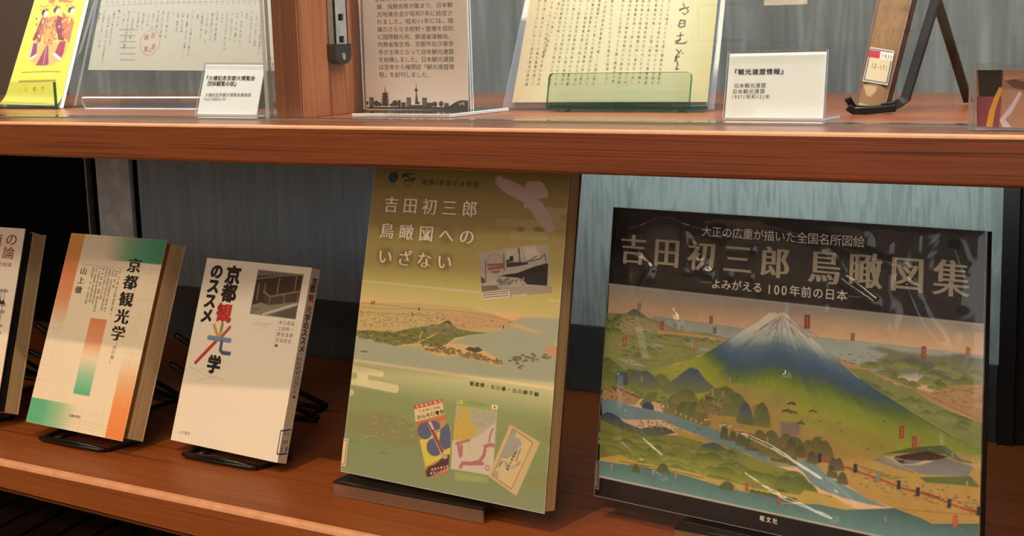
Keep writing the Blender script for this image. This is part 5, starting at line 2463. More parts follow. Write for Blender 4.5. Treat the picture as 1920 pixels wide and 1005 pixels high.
p;316;1124 1320 1508 1323 1793 1348 1621 1447 2243 1500 2633 1542 2445 1655 2248 1630 1941 1545;;2
d;317;318;46 1312 244 97
d;284;318;105 1373 316 132
d;319;318;85 1456 317 132
d;317;320;295 1372 259 96
d;319;321;573 1392 221 111
p;322;129 1416 158 1349 191 1336 231 1334 262 1387 260 1444 168 1473;323;
p;324;271 1409 312 1336 357 1316 436 1309 505 1345 575 1414 500 1458 396 1477 289 1474;325;
p;326;569 1426 650 1371 711 1330 777 1272 832 1235 863 1230 902 1242 949 1289 988 1322 1059 1359 1006 1406 783 1458 605 1477;327;
p;328;21 1521 263 1484 387 1540 339 1603 -1 1593;;
l;329;1.58;114 1481 251 1508 387 1540
l;330;.74;13 1592 312 1596
l;331;.85;55 1508 71 1508
l;331;.82;347 1475 355 1477
l;332;.85;25 1528 44 1529
l;332;.85;45 1587 53 1588
l;333;.82;311 1518 318 1521
l;334;.82;346 1491 358 1494
l;335;.83;312 1486 323 1488
l;332;.83;307 1497 319 1495
l;333;.82;388 1514 397 1516
l;332;.84;159 1496 166 1497
l;332;.84;147 1592 158 1592
l;331;.83;216 1530 233 1532
l;333;.84;106 1560 118 1559
l;331;.85;76 1521 83 1521
l;335;.82;353 1528 369 1526
l;333;.84;193 1486 211 1487
l;333;.84;133 1509 145 1512
l;332;.84;137 1560 145 1560
l;331;.83;208 1522 226 1521
l;331;.84;86 1521 95 1520
l;334;.84;150 1567 165 1566
l;331;.85;24 1518 35 1517
l;332;.84;99 1547 107 1550
l;332;.83;308 1496 318 1497
l;335;.84;171 1522 188 1524
l;334;.83;264 1564 274 1567
l;331;.85;34 1505 41 1506
l;331;.84;151 1581 158 1582
l;332;.84;108 1596 125 1597
l;333;.85;56 1599 74 1597
l;332;.84;91 1533 101 1536
l;332;.84;189 1523 201 1526
l;332;.83;205 1556 212 1556
l;333;.84;123 1501 131 1504
l;335;.82;371 1504 386 1504
l;335;.83;276 1509 291 1511
l;333;.83;313 1484 320 1486
l;333;.84;127 1494 145 1492
l;335;.82;391 1501 404 1502
l;334;.84;145 1502 153 1504
l;334;.84;117 1554 124 1555
l;334;.82;385 1497 394 1500
l;335;.83;216 1518 223 1517
l;332;.84;118 1548 132 1546
l;335;.84;108 1571 121 1570
l;335;.83;292 1525 298 1524
l;333;.84;113 1596 128 1598
l;334;.83;239 1473 245 1473
l;334;.84;94 1528 110 1530
l;334;.83;205 1547 214 1547
p;336;377 1587 462 1485 552 1462 530 1521 433 1624;;
e;337;464 1603;5.58 4.31;
l;338;.9;606 1548 619 1550
l;339;.9;654 1532 667 1534
l;339;.91;543 1587 556 1589
l;338;.9;579 1506 592 1508
l;340;.9;584 1567 597 1568
l;338;.89;685 1530 698 1532
l;340;.9;616 1594 629 1595
l;341;.91;536 1533 549 1534
l;341;.9;618 1506 632 1508
l;341;.9;604 1528 617 1529
l;340;.9;625 1569 638 1571
l;339;.9;617 1532 630 1534
l;338;.9;610 1528 623 1530
l;340;.91;550 1546 563 1547
l;339;.9;566 1581 579 1583
l;338;.9;596 1505 609 1506
l;340;.9;569 1539 582 1541
l;339;.9;639 1564 652 1566
l;339;.91;553 1531 566 1532
l;341;.89;669 1517 682 1518
l;341;.9;643 1586 656 1587
l;338;.9;590 1591 603 1592
l;339;.89;659 1572 672 1574
l;339;.89;668 1511 681 1513
d;342;343;714 1562 227 144
d;342;343;810 1482 274 110
d;344;345;793 1595 167 127
d;346;345;843 1593 166 135
d;344;345;893 1597 165 151
d;346;345;956 1604 173 151
d;344;343;1037 1506 287 142
d;342;343;1167 1433 283 141
d;342;345;1255 1486 280 165
d;346;345;1106 1420 237 91
e;347;724 1605;.79 1.36;
e;347;771 1616;.79 1.35;
e;347;819 1627;.78 1.35;
e;347;866 1638;.78 1.35;
e;347;912 1649;.77 1.34;
e;347;959 1660;.77 1.34;
l;348;.86;1012 1459 1024 1462
l;349;.86;1075 1451 1086 1454
l;348;.86;982 1574 994 1577
l;349;.86;1066 1543 1077 1546
l;350;.86;1010 1545 1021 1548
l;351;.86;1029 1535 1040 1538
l;348;.85;1122 1457 1133 1460
l;349;.86;991 1453 1002 1456
l;349;.87;976 1564 988 1567
l;348;.86;1072 1517 1084 1519
l;352;.85;1088 1562 1099 1565
l;352;.85;1125 1503 1136 1506
l;351;.86;1084 1478 1096 1480
l;351;.86;978 1568 990 1571
l;352;.86;1057 1476 1068 1479
l;348;.86;1045 1509 1057 1512
l;352;.85;1093 1492 1104 1495
l;350;.86;1049 1549 1060 1552
l;348;.85;1096 1529 1108 1532
l;351;.85;1107 1451 1118 1453
l;352;.86;1049 1463 1060 1466
l;348;.85;1089 1534 1101 1536
l;349;.86;1073 1469 1084 1471
l;349;.85;1110 1558 1121 1560
l;349;.87;964 1522 976 1524
l;348;.85;1126 1451 1138 1454
l;352;.85;1133 1531 1144 1533
l;351;.86;1081 1536 1092 1539
l;350;.86;1079 1525 1090 1528
l;348;.86;1036 1470 1047 1473
l;352;.86;1041 1520 1052 1523
l;348;.87;969 1535 981 1537
l;350;.87;972 1482 984 1485
l;350;.86;1081 1558 1092 1561
p;353;1398 1466 1443 1438 1505 1482 1545 1582 1440 1598;354;
d;355;356;1342 1538 157 148
d;357;358;1484 1528 164 163
p;359;981 1606 1018 1595 1032 1626 983 1638;;
l;360;1.44;969 1613 1018 1606
p;361;1636 1548 1802 1529 1807 1565 1799 1624 1653 1666;;1
d;362;363;1697 1698 178 104
d;362;363;1783 1723 193 120
d;362;363;1948 1706 173 142
d;362;363;2010 1725 171 142
d;362;363;1877 1727 157 119
p;364;7 1604 136 1586 340 1615 537 1620 693 1631 847 1653 960 1669 971 1674 1100 1691 1216 1714 1365 1761 1500 1785 1665 1813 1815 1827 1777 1820 1911 1798 1986 1852 2059 1897 2221 1953 2361 1994 2459 2022 2536 2037 2363 2040 2165 2029 1992 1999 1908 1961 1854 1903 1790 1866 1643 1871 1775 1873 1560 1890 1392 1837 1106 1792 941 1756 750 1723 578 1686 258 1733 27 1713;;
p;365;1536 1844 1643 1816 1773 1834 1732 1871 1558 1860;;
p;366;1532 1775 1585 1737 1693 1739 1695 1778 1577 1792;;
d;367;368;1169 1701 79 108
d;367;368;1246 1716 76 81
d;367;368;1321 1732 106 99
d;367;368;1396 1747 90 115
d;367;368;1470 1763 82 80
d;367;368;1543 1778 101 89
d;367;368;1616 1793 90 123
d;367;368;1688 1808 99 93
d;367;368;1759 1823 80 74
d;369;82;1574 1738 225 178
d;369;82;1474 1714 164 122
d;369;82;1757 1729 159 136
l;370;.93;1236 1670 1383 1678 1550 1693 1724 1715
p;371;9 1737 199 1784 414 1805 682 1796 942 1761 1221 1804 1482 1863 1819 1915 1827 2080 1351 2105 1125 2105 774 2094 287 2113 33 2113;;
p;372;9 1737 64 1698 109 1695 181 1717 248 1756 412 1784 533 1745 630 1736 740 1766 587 1821 417 1842 266 1828 18 1768;373;
p;374;702 1725 822 1743 1059 1784 1222 1814 1155 1835 921 1800 754 1785;;
l;375;.81;422 1744 434 1746
l;375;.81;502 1765 514 1767
l;375;.81;485 1753 497 1754
l;376;.8;607 1764 619 1766
l;375;.81;504 1755 516 1757
l;377;.81;468 1727 481 1728
l;378;.79;682 1752 695 1753
l;377;.8;536 1768 548 1769
l;377;.8;622 1760 634 1762
l;377;.8;553 1740 565 1741
l;378;.81;456 1778 469 1780
l;377;.81;427 1770 439 1771
l;378;.81;471 1777 484 1778
l;377;.81;451 1786 463 1787
l;377;.81;533 1752 545 1753
l;378;.82;403 1797 415 1798
l;376;.81;418 1753 430 1754
l;377;.8;585 1729 598 1730
l;376;.8;602 1742 614 1744
l;375;.8;599 1773 611 1775
l;376;.81;501 1760 514 1761
l;378;.81;466 1774 479 1775
l;376;.79;689 1719 701 1721
l;378;.82;393 1762 405 1763
l;378;.81;464 1769 477 1770
l;376;.81;477 1748 489 1749
l;378;.81;504 1721 516 1723
l;376;.8;644 1699 657 1700
l;377;.8;606 1703 618 1704
l;378;.82;411 1732 423 1734
d;379;380;69 1895 299 51
d;379;381;237 1888 184 55
d;382;381;395 1884 261 47
d;383;381;579 1879 232 50
d;379;384;771 1881 237 51
d;382;381;852 1881 188 44
d;383;380;1033 1872 238 49
d;383;380;1225 1877 188 64
d;379;384;107 1943 259 50
d;383;384;274 1936 278 74
d;379;381;470 1934 274 51
d;383;384;580 1939 153 72
d;379;380;792 1922 267 66
d;383;381;958 1937 205 58
d;379;381;1116 1935 244 60
d;383;384;1250 1933 196 56
d;379;384;159 1991 161 46
d;379;384;385 1984 293 76
d;383;381;514 1973 163 68
d;382;380;711 1976 206 72
d;379;384;786 1970 185 47
d;382;384;945 1977 273 64
d;382;380;1120 1976 209 71
d;379;384;1310 1981 208 48
d;379;381;277 2027 186 50
d;382;381;437 2031 166 48
d;379;380;535 2020 194 74
d;379;381;755 2023 270 49
d;379;381;912 2027 160 70
d;382;381;1066 2027 147 67
d;379;380;1217 2028 193 46
d;383;380;1315 2008 258 52
d;383;380;315 2084 167 71
d;383;380;439 2082 238 55
d;382;381;583 2087 250 58
d;382;380;768 2066 256 69
d;382;384;891 2081 188 61
d;383;384;1116 2066 197 72
d;383;381;1269 2070 146 64
d;383;381;1329 2044 187 46
p;385;958 1836 1026 1804 1071 1791 1129 1798 1200 1828 1144 1857 1052 1857;386;
l;387;.84;1217 1846 1231 1847
l;388;.85;1135 1845 1149 1846
l;387;.84;1265 1872 1278 1872
l;388;.84;1277 1821 1291 1821
l;389;.84;1244 1862 1258 1863
l;387;.84;1264 1844 1278 1845
l;388;.84;1258 1846 1271 1847
l;387;.84;1215 1873 1228 1874
l;387;.84;1234 1829 1248 1830
l;387;.84;1253 1845 1266 1845
l;388;.85;1158 1843 1172 1843
l;387;.83;1292 1869 1306 1870
l;388;.84;1269 1866 1283 1867
l;389;.84;1179 1851 1193 1852
l;388;.85;1176 1877 1190 1878
l;388;.83;1288 1871 1302 1871
d;390;391;1080 1929 285 83
d;390;391;1288 1975 417 82
d;390;391;1188 2013 281 66
d;390;391;1456 2007 319 81
d;390;391;1566 1998 225 65
d;390;391;1706 2003 266 88
d;390;391;1779 1951 264 80
d;369;392;1713 2014 221 104
d;369;392;1818 2015 245 127
d;369;392;1891 2022 191 87
d;369;392;1675 2099 178 72
p;393;31 2086 218 2028 408 2061 652 2052 890 2053 1077 2072 1293 2075 1461 2086 1827 2070 1860 2027 2064 2028 2306 2097 2424 2112 2268 2123 1968 2141 1657 2160 1829 2118 1352 2125 1126 2117 893 2096 653 2080 286 2099 32 2109;;
p;394;32 2109 286 2099 653 2080 893 2096 1126 2117 1352 2127 1829 2123 1657 2165 1967 2113 2188 2114 2555 2034 2706 2049 2837 2090 3169 2026 3174 2262 40 2237;395;
l;396;.62;222 2081 604 2070 1008 2084
l;396;.62;323 2091 508 2081
l;396;.57;1099 2053 1304 2063
d;397;398;387 2118 82 60
d;397;398;641 2075 129 68
d;397;398;1222 2113 159 58
d;399;400;1440 2115 82 24
d;401;400;1490 2115 82 24
d;401;400;1539 2115 81 24
d;401;400;1588 2115 81 24
d;399;400;1637 2115 80 24
d;401;400;1685 2115 80 24
d;399;400;1733 2115 79 24
d;401;400;1781 2115 79 24
p;402;2087 1845 2357 1901 2552 1941 2740 1925 3163 1778 3169 2024 2846 2082 2555 2032 2361 2003 2221 1944;;
p;403;2384 1711 2504 1664 2915 1615 3124 1643 3081 1713 2781 1755 2545 1749;404;
p;405;2446 1664 2682 1576 2913 1526 3024 1598 3150 1621 3025 1624 2915 1588 2636 1624;406;
p;407;2547 1666 2636 1633 2785 1587 2942 1602 2852 1639 2732 1663 2619 1673;;
p;407;2557 1692 2619 1677 2624 1699 2572 1703;;
p;408;2466 1679 2551 1656 2543 1680 2601 1712 2686 1694 2769 1657 2852 1644 2733 1695 2601 1717;;
p;409;2735 1781 3099 1710 3172 1777 3011 1787 2783 1809;;
p;410;2244 1771 2411 1781 2547 1804 2642 1797 2529 1835 2373 1806;;
l;411;.84;2173 1746 2352 1772 2575 1799
l;411;.82;2437 1693 2640 1733 2763 1767
l;411;.82;2440 1767 2535 1737
l;412;1.4;1826 1745 2013 1781 2216 1809 2355 1832 2472 1849 2597 1878 2739 1889 2860 1904 3015 1938 3158 1956
l;413;.86;2757 1881 2914 1903
l;413;.76;3069 1924 3158 1947
l;414;.4;2536 2036 2926 1999 3168 1967
l;414;.38;2951 1905 3157 1894
l;414;.4;2684 1926 2879 1945
l;415;.65;3007 1945 3026 1942
l;416;.68;2535 1895 2546 1894
l;416;.66;2859 1909 2878 1908
l;415;.69;2466 1904 2479 1905
l;417;.66;2786 1926 2798 1928
l;416;.69;2459 1812 2483 1812
l;331;.65;2936 1955 2944 1958
l;415;.68;2588 1900 2602 1901
l;331;.7;2384 1848 2404 1850
l;417;.68;2621 1921 2641 1921
l;418;.7;2405 1911 2417 1915
l;417;.7;2330 1856 2355 1855
l;331;.7;2394 1865 2413 1866
l;331;.66;2834 1872 2841 1875
l;416;.64;3067 1900 3078 1902
l;419;.66;2885 1898 2895 1901
l;416;.68;2599 1898 2612 1901
l;417;.64;3154 1933 3164 1932
l;416;.69;2414 1901 2439 1902
l;417;.69;2490 1925 2499 1928
l;419;.64;3141 1966 3154 1967
l;415;.65;2944 1956 2961 1957
l;415;.7;2361 1847 2378 1849
l;331;.71;2284 1825 2301 1826
l;418;.66;2836 1925 2852 1925
l;331;.65;2964 1896 2980 1898
l;417;.65;2993 1879 3014 1879
l;417;.64;3085 1865 3094 1867
l;418;.66;2861 1863 2867 1866
l;417;.68;2632 1831 2648 1828
l;415;.66;2912 1865 2935 1862
l;415;.69;2434 1855 2457 1855
l;416;.68;2561 1839 2583 1839
l;418;.69;2523 1812 2536 1814
l;415;.66;2835 1858 2843 1857
l;416;.68;2657 1932 2674 1930
l;417;.67;2706 1913 2714 1914
l;415;.67;2775 1875 2789 1876
l;415;.69;2449 1882 2470 1881
l;419;.68;2642 1857 2658 1859
l;331;.64;3060 1913 3072 1913
l;415;.71;2244 1827 2251 1826
l;419;.7;2340 1914 2355 1914
l;419;.7;2353 1817 2373 1814
l;418;.7;2325 1883 2348 1881
l;331;.66;2801 1875 2819 1873
l;419;.66;2903 1841 2918 1839
l;415;.68;2547 1852 2563 1852
l;419;.64;3101 1950 3113 1952
l;415;.64;3127 1885 3147 1883
l;419;.66;2798 1910 2813 1911
l;419;.66;2830 1917 2840 1917
l;416;.64;3107 1920 3129 1921
l;417;.67;2698 1915 2715 1914
l;416;.71;2252 1808 2273 1808
l;331;.64;3116 1874 3134 1876
l;415;.7;2324 1806 2346 1803
l;419;.66;2817 1941 2830 1941
l;417;.67;2759 1829 2768 1833
l;416;.65;2927 1892 2943 1893
l;415;.67;2764 1935 2775 1933
l;417;.66;2886 1885 2893 1886
l;418;.66;2896 1901 2904 1902
l;416;.65;2932 1944 2952 1945
l;418;.67;2712 1836 2727 1837
l;419;.71;2260 1798 2270 1801
l;331;.67;2757 1844 2766 1847
l;416;.71;2232 1856 2249 1856
l;331;.7;2290 1901 2309 1903
l;416;.69;2528 1883 2544 1882
l;417;.66;2818 1859 2825 1859
l;417;.65;3019 1908 3037 1909
l;331;.68;2615 1885 2638 1887
l;419;.7;2403 1866 2424 1865
l;416;.65;2998 1863 3007 1863
l;419;.67;2691 1882 2711 1880
l;331;.67;2776 1886 2785 1886
l;419;.64;3105 1964 3113 1967
l;418;.69;2431 1905 2441 1908
l;331;.69;2456 1910 2475 1912
l;331;.64;3134 1868 3143 1869
l;331;.71;2230 1822 2249 1821
l;418;.65;2993 1919 3002 1918
l;331;.66;2864 1842 2883 1843
l;416;.67;2768 1918 2782 1918
l;417;.64;3079 1855 3100 1853
l;418;.66;2899 1869 2907 1872
l;419;.68;2614 1860 2623 1859
l;416;.69;2495 1875 2517 1872
l;418;.67;2661 1927 2675 1926
d;420;421;1740 1714 97 80
d;420;421;1816 1750 96 80
d;420;421;1911 1783 95 79
d;420;421;2085 1802 93 78
d;420;421;2125 1795 93 78
d;420;421;2077 1860 93 78
d;420;421;2159 1893 93 78
p;422;1956 1737 1986 1732 1987 1801 1957 1806;;
p;422;2240 1766 2269 1762 2270 1829 2240 1834;;
p;422;2418 1797 2447 1792 2447 1859 2418 1864;;
p;422;2573 1831 2601 1826 2601 1892 2573 1897;;
p;422;2715 1856 2743 1851 2743 1916 2715 1921;;
p;422;2943 1897 2970 1892 2970 1956 2943 1961;;
p;422;3149 1912 3176 1907 3176 1971 3149 1976;;
p;423;2420 1798 2446 1793 2443 1860 2419 1865;;
l;424;.71;1712 2169 1731 2168
l;424;.7;1806 1517 1825 1516
l;424;.69;1961 1494 1980 1494
l;424;.68;2126 1541 2144 1540
l;424;.66;2340 1644 2357 1643
l;424;.65;2448 1423 2466 1422
l;424;.68;2057 2039 2075 2038
p;425;179 1062 214 1058 218 1137 183 1141;;
l;426;.52;198 1074 200 1125
p;427;532 893 565 889 568 960 534 964;;
l;426;.51;549 904 551 949
p;425;982 808 1012 805 1013 864 983 867;;
l;426;.48;998 817 999 855
p;428;1799 717 1846 712 1849 817 1802 822;;
l;426;.44;1824 734 1826 801
p;429;2180 813 2210 810 2210 868 2180 872;;
l;426;.42;2196 822 2196 859
p;430;2722 851 2757 847 2758 938 2723 942;;
l;426;.4;2740 865 2741 923
p;431;3045 821 3076 818 3076 876 3044 879;;
l;426;.38;3061 830 3061 867
p;425;2577 1441 2612 1435 2613 1524 2578 1530;;
l;426;.4;2595 1454 2596 1511
p;425;2675 1500 2708 1495 2708 1590 2676 1595;;
l;426;.4;2692 1515 2693 1575
p;425;1372 2057 1398 2052 1399 2118 1373 2123;;
l;426;.46;1385 2066 1387 2108
p;425;1649 2117 1672 2113 1673 2172 1649 2176;;
l;426;.44;1661 2125 1662 2163
p;432;2985 2003 3018 1997 3018 2083 2986 2089;;
l;426;.38;3002 2016 3003 2070
p;425;1646 2111 1671 2106 1672 2160 1647 2165;;
l;426;.44;1659 2118 1660 2153
p;433;305 771 337 768 338 824 306 828;;
l;426;.52;321 780 323 816
p;434;1021 894 1051 890 1051 940 1022 943;;
l;426;.48;1037 901 1037 933
p;435;855 1025 883 1022 884 1079 856 1082;;
l;426;.49;870 1034 871 1070
p;436;2716 1490 2741 1486 2741 1548 2715 1552;;
l;426;.39;2729 1499 2729 1538
l;437;1.77;253 1212 255 1253
l;438;1.04;253 1216 255 1250
l;439;.47;254 1220 254 1245
l;437;1.76;312 1106 314 1147
l;438;1.03;313 1109 314 1143
l;439;.47;313 1114 313 1139
l;437;1.73;465 1072 467 1112
l;438;1.02;466 1075 467 1109
l;439;.46;466 1080 466 1104
l;437;1.65;932 1222 933 1261
l;438;.97;932 1225 933 1258
l;439;.44;933 1229 933 1253
l;437;1.6;1194 1268 1195 1307
l;438;.94;1194 1271 1195 1304
l;439;.42;1195 1276 1195 1299
l;437;1.58;1313 1346 1314 1384
l;438;.93;1314 1349 1314 1381
l;439;.42;1314 1353 1314 1377
l;437;1.55;1459 1337 1460 1375
l;438;.91;1459 1340 1460 1372
l;439;.41;1460 1345 1460 1368
l;437;1.53;1584 1331 1585 1369
l;438;.9;1584 1334 1585 1366
l;439;.41;1585 1338 1585 1362
l;437;1.54;1556 1351 1557 1389
l;438;.9;1556 1354 1557 1385
l;439;.41;1556 1358 1557 1381
l;437;1.52;1656 1374 1657 1412
l;438;.89;1656 1377 1656 1408
l;439;.4;1656 1381 1656 1404
l;437;1.51;1725 1338 1726 1376
l;438;.89;1725 1341 1726 1373
l;439;.4;1726 1346 1726 1369
l;437;1.62;1048 1392 1050 1431
l;438;.95;1049 1395 1049 1428
l;439;.43;1049 1400 1049 1423
l;437;1.64;970 1430 971 1469
l;438;.96;970 1433 971 1466
l;439;.43;971 1437 971 1461
l;437;1.61;1140 1385 1141 1424
l;438;.95;1140 1388 1141 1421
l;439;.43;1141 1393 1141 1416
l;437;1.69;642 1546 644 1586
l;438;1;643 1550 644 1583
l;439;.45;643 1554 643 1578
l;437;1.74;387 1362 389 1403
l;438;1.02;388 1366 389 1399
l;439;.46;388 1370 388 1395
l;437;1.71;553 1196 555 1236
l;438;1.01;553 1199 554 1233
l;439;.45;554 1204 554 1228
l;437;1.7;669 905 671 945
l;438;1;669 908 670 942
l;439;.45;670 913 670 937
l;437;1.72;513 905 514 945
l;438;1.01;513 908 514 941
l;439;.46;513 912 514 937
l;437;1.68;734 904 735 944
l;438;.99;734 907 735 940
l;439;.45;734 912 734 936
l;437;1.74;399 1688 401 1726
l;438;1.02;399 1691 401 1722
l;439;.46;400 1695 400 1718
l;437;1.72;474 1687 475 1725
l;438;1.01;474 1690 475 1722
l;439;.46;474 1695 475 1718
l;437;1.71;556 1712 558 1750
l;438;1;557 1715 558 1747
l;439;.45;557 1719 557 1742
l;437;1.69;644 1673 645 1710
l;438;1;644 1676 645 1707
l;439;.45;644 1680 645 1703
l;437;1.78;152 2114 154 2153
l;438;1.04;152 2118 153 2150
l;439;.47;152 2122 153 2145
l;437;1.71;548 2098 549 2135
l;438;1;548 2101 549 2132
l;439;.45;549 2105 549 2128
l;437;1.67;757 2088 758 2125
l;438;.98;757 2091 758 2122
l;439;.44;758 2095 758 2118
l;437;1.58;1281 2100 1282 2136
l;438;.93;1281 2103 1282 2133
l;439;.42;1282 2107 1282 2129
l;437;1.54;1540 1684 1541 1720
l;438;.9;1540 1687 1541 1717
l;439;.41;1541 1691 1541 1713
l;437;1.62;1048 1603 1050 1640
l;438;.95;1049 1607 1049 1637
l;439;.43;1049 1611 1049 1633
l;437;1.52;1657 1373 1658 1417
l;438;.89;1657 1377 1658 1413
l;439;.4;1657 1382 1657 1408
l;437;1.51;1726 1340 1726 1383
l;438;.89;1726 1343 1726 1379
l;439;.4;1726 1348 1726 1375
l;437;1.47;1948 1393 1949 1435
l;438;.86;1948 1396 1949 1432
l;439;.39;1949 1401 1949 1427
l;437;1.48;1858 1459 1859 1502
l;438;.87;1859 1463 1859 1498
l;439;.39;1859 1467 1859 1494
l;437;1.37;2495 2105 2496 2138
l;438;.81;2496 2108 2496 2135
l;439;.36;2496 2111 2495 2132
l;437;1.29;3078 1751 3078 1783
l;438;.76;3078 1753 3078 1780
l;439;.34;3078 1757 3077 1776
l;437;1.3;2969 1572 2969 1605
l;438;.77;2969 1575 2969 1602
l;439;.34;2969 1579 2969 1598
l;437;1.79;147 1125 149 1165
l;438;1.05;148 1128 149 1162
l;439;.47;148 1133 149 1158
l;437;1.77;225 1479 227 1520
l;438;1.04;225 1483 226 1517
l;439;.47;226 1487 226 1512
l;437;1.66;839 1052 840 1091
l;438;.98;839 1055 840 1088
l;439;.44;840 1060 840 1084
l;437;1.8;43 1452 45 1493
l;438;1.06;43 1455 45 1490
l;439;.48;44 1460 44 1485
l;440;1.16;1653 1467 1677 1455 1705 1463
l;440;1.15;1721 1467 1746 1455 1774 1464
l;440;1.16;1695 1403 1720 1391 1748 1400
l;440;1.25;994 1457 1021 1445 1051 1454
l;441;1.07;1672 1459 1700 1446 1730 1456
l;441;1.06;1781 1540 1809 1526 1839 1536
l;441;1.05;1874 1437 1902 1423 1931 1433
l;441;1.07;1702 1401 1731 1387 1760 1398
l;442;.58;1278 1916 1308 1915
l;443;.34;2120 1772 2133 1770
l;442;.67;151 1934 177 1939
l;443;.35;2926 1842 2954 1835
l;444;.54;1303 1632 1336 1629
l;445;.38;2767 1730 2783 1731
l;445;.35;2224 1519 2248 1517
l;442;.58;1563 1694 1579 1699
l;446;.45;3097 1340 3112 1343
l;447;.31;2471 2060 2495 2061
l;443;.47;1603 1824 1631 1827
l;442;.32;3025 1594 3040 1600
l;443;.41;890 1722 920 1721
l;444;.51;2100 1485 2133 1485
l;444;.5;2699 2041 2715 2035
l;447;.62;888 1743 915 1749
l;443;.55;1936 1910 1951 1906
l;442;.3;2178 1805 2187 1804
l;443;.4;121 1828 161 1828
l;446;.32;1672 1867 1687 1867
l;443;.4;2698 1814 2719 1809
l;443;.35;1880 1717 1908 1717
l;447;.37;2103 1843 2112 1847
l;447;.58;767 1734 782 1732
l;447;.55;1610 1943 1644 1934
l;443;.37;2773 1842 2795 1841
l;445;.53;1722 1681 1732 1679
l;443;.43;1410 1676 1443 1670
l;443;.41;2502 1824 2527 1816
l;447;.56;1163 1625 1194 1633
l;446;.42;2241 1900 2271 1891
l;443;.35;2218 1716 2232 1720
l;447;.37;2224 1607 2241 1613
l;445;.43;1084 1693 1111 1693
l;446;.6;260 1809 274 1806
l;442;.39;2750 1887 2774 1892
l;443;.44;1920 1898 1937 1898
l;445;.49;2963 1594 2979 1590
l;447;.36;2278 1776 2306 1780
l;444;.43;1982 1704 1996 1702
l;443;.63;314 1895 349 1887
l;447;.37;1271 1730 1295 1724
l;446;.51;516 1934 552 1937
l;447;.53;361 1835 393 1827
l;444;.49;2727 1749 2738 1754
l;442;.39;2832 1895 2858 1893
l;443;.4;1310 1849 1320 1849
l;447;.33;3096 1452 3104 1455
l;446;.39;1586 1594 1617 1598
l;443;.58;1276 1938 1301 1937
l;447;.47;177 1759 203 1762
l;446;.33;2464 1518 2482 1514
l;443;.33;3087 1905 3095 1906
l;447;.44;3129 1936 3140 1939
l;447;.48;2936 1816 2954 1821
l;444;.33;2699 1901 2714 1895
l;444;.3;2997 1874 3021 1874
l;444;.42;524 1803 562 1797
l;446;.57;570 1740 600 1745
l;444;.38;1956 1637 1973 1638
l;444;.29;2497 1962 2522 1955
l;444;.35;3101 2014 3126 2015
l;446;.33;2212 2094 2226 2092
l;443;.41;1186 1784 1202 1785
l;446;.4;751 1758 777 1752
l;447;.32;1894 1834 1905 1838
l;445;.32;2811 1496 2823 1496
l;444;.45;2432 1611 2458 1617
l;442;.37;2979 1377 3009 1376
l;445;.34;2884 1456 2900 1459
l;445;.4;2819 1662 2833 1660
l;447;.34;2621 1521 2634 1519
l;445;.46;2698 1532 2717 1537
l;446;.5;2086 1847 2116 1852
l;444;.44;2747 1475 2759 1481
l;446;.39;3043 1579 3070 1576
l;442;.41;2937 1925 2962 1922
l;446;.58;1537 1822 1567 1828
l;443;.63;301 1939 324 1935
l;444;.33;2837 1945 2849 1949
l;444;.44;838 1955 875 1948
l;447;.34;2753 1627 2764 1632
l;447;.37;2432 1847 2446 1849
l;444;.39;3053 1934 3062 1933
l;443;.43;2692 1535 2706 1536
l;446;.39;1380 1781 1399 1785
l;443;.5;2357 2049 2370 2049
l;443;.48;2717 1516 2728 1512
l;442;.41;2812 1555 2826 1554
l;446;.39;2957 1473 2970 1482
l;447;.43;1252 1811 1288 1813
l;442;.35;2919 1572 2946 1567
l;443;.42;1087 1646 1116 1650
l;446;.42;2439 2000 2464 2004
l;444;.41;2604 1466 2630 1472
l;442;.51;2668 1752 2694 1757
l;444;.58;549 1825 569 1825
l;447;.5;1441 1786 1470 1779
l;447;.37;2516 1879 2533 1888
l;445;.45;2789 2008 2814 2010
l;444;.4;2885 1482 2908 1485
l;445;.53;920 1711 957 1708
l;446;.56;951 1653 981 1655
l;446;.29;3039 1503 3057 1505
l;447;.37;2673 1497 2695 1500
l;443;.5;2795 1568 2824 1571
l;445;.35;1917 1744 1929 1752
l;446;.48;1922 1944 1948 1939
l;445;.42;368 1769 407 1759
l;442;.55;1832 1795 1859 1802
l;447;.34;2638 2065 2653 2059
l;443;.49;1628 1654 1655 1649
l;445;.5;2220 1791 2240 1795
l;446;.42;828 1822 860 1822
l;443;.47;2270 2065 2280 2065
l;445;.43;1388 1765 1409 1764
l;445;.45;382 1817 416 1825
l;443;.43;1592 1820 1628 1821
l;445;.46;2976 1887 2998 1890
l;447;.34;2662 2104 2677 2108
l;444;.48;2988 1546 3007 1545
l;442;.42;2507 1933 2534 1930
l;447;.46;2023 1782 2039 1790
l;445;.55;951 1812 975 1812
l;443;.54;901 1912 922 1910
l;447;.34;3014 2042 3026 2041
l;442;.37;2867 1804 2890 1805
l;445;.55;1967 1613 1997 1613
l;447;.45;2828 1629 2840 1636
l;442;.53;1813 1539 1830 1536
l;446;.43;3046 2088 3058 2096
l;446;.53;2244 1845 2277 1844
l;443;.31;2841 1621 2853 1622
l;444;.6;1237 1696 1256 1695
l;446;.34;2877 1508 2894 1516
l;446;.48;2449 1988 2466 1984
l;447;.31;2403 1708 2433 1701
l;447;.5;2193 1795 2216 1797
l;443;.53;2257 1739 2272 1735
l;442;.56;323 1969 362 1962
l;445;.56;745 1917 781 1919
l;445;.5;2628 1691 2647 1695
l;446;.53;2147 1748 2158 1748
l;442;.32;2712 1952 2732 1949
l;443;.33;2599 1605 2615 1609
l;444;.47;660 1691 683 1687
l;447;.5;980 1936 993 1941
l;443;.41;2182 1681 2212 1683
l;447;.41;2412 1563 2421 1572
l;448;.46;366 1316 406 1317
l;373;.45;696 1074 749 1077
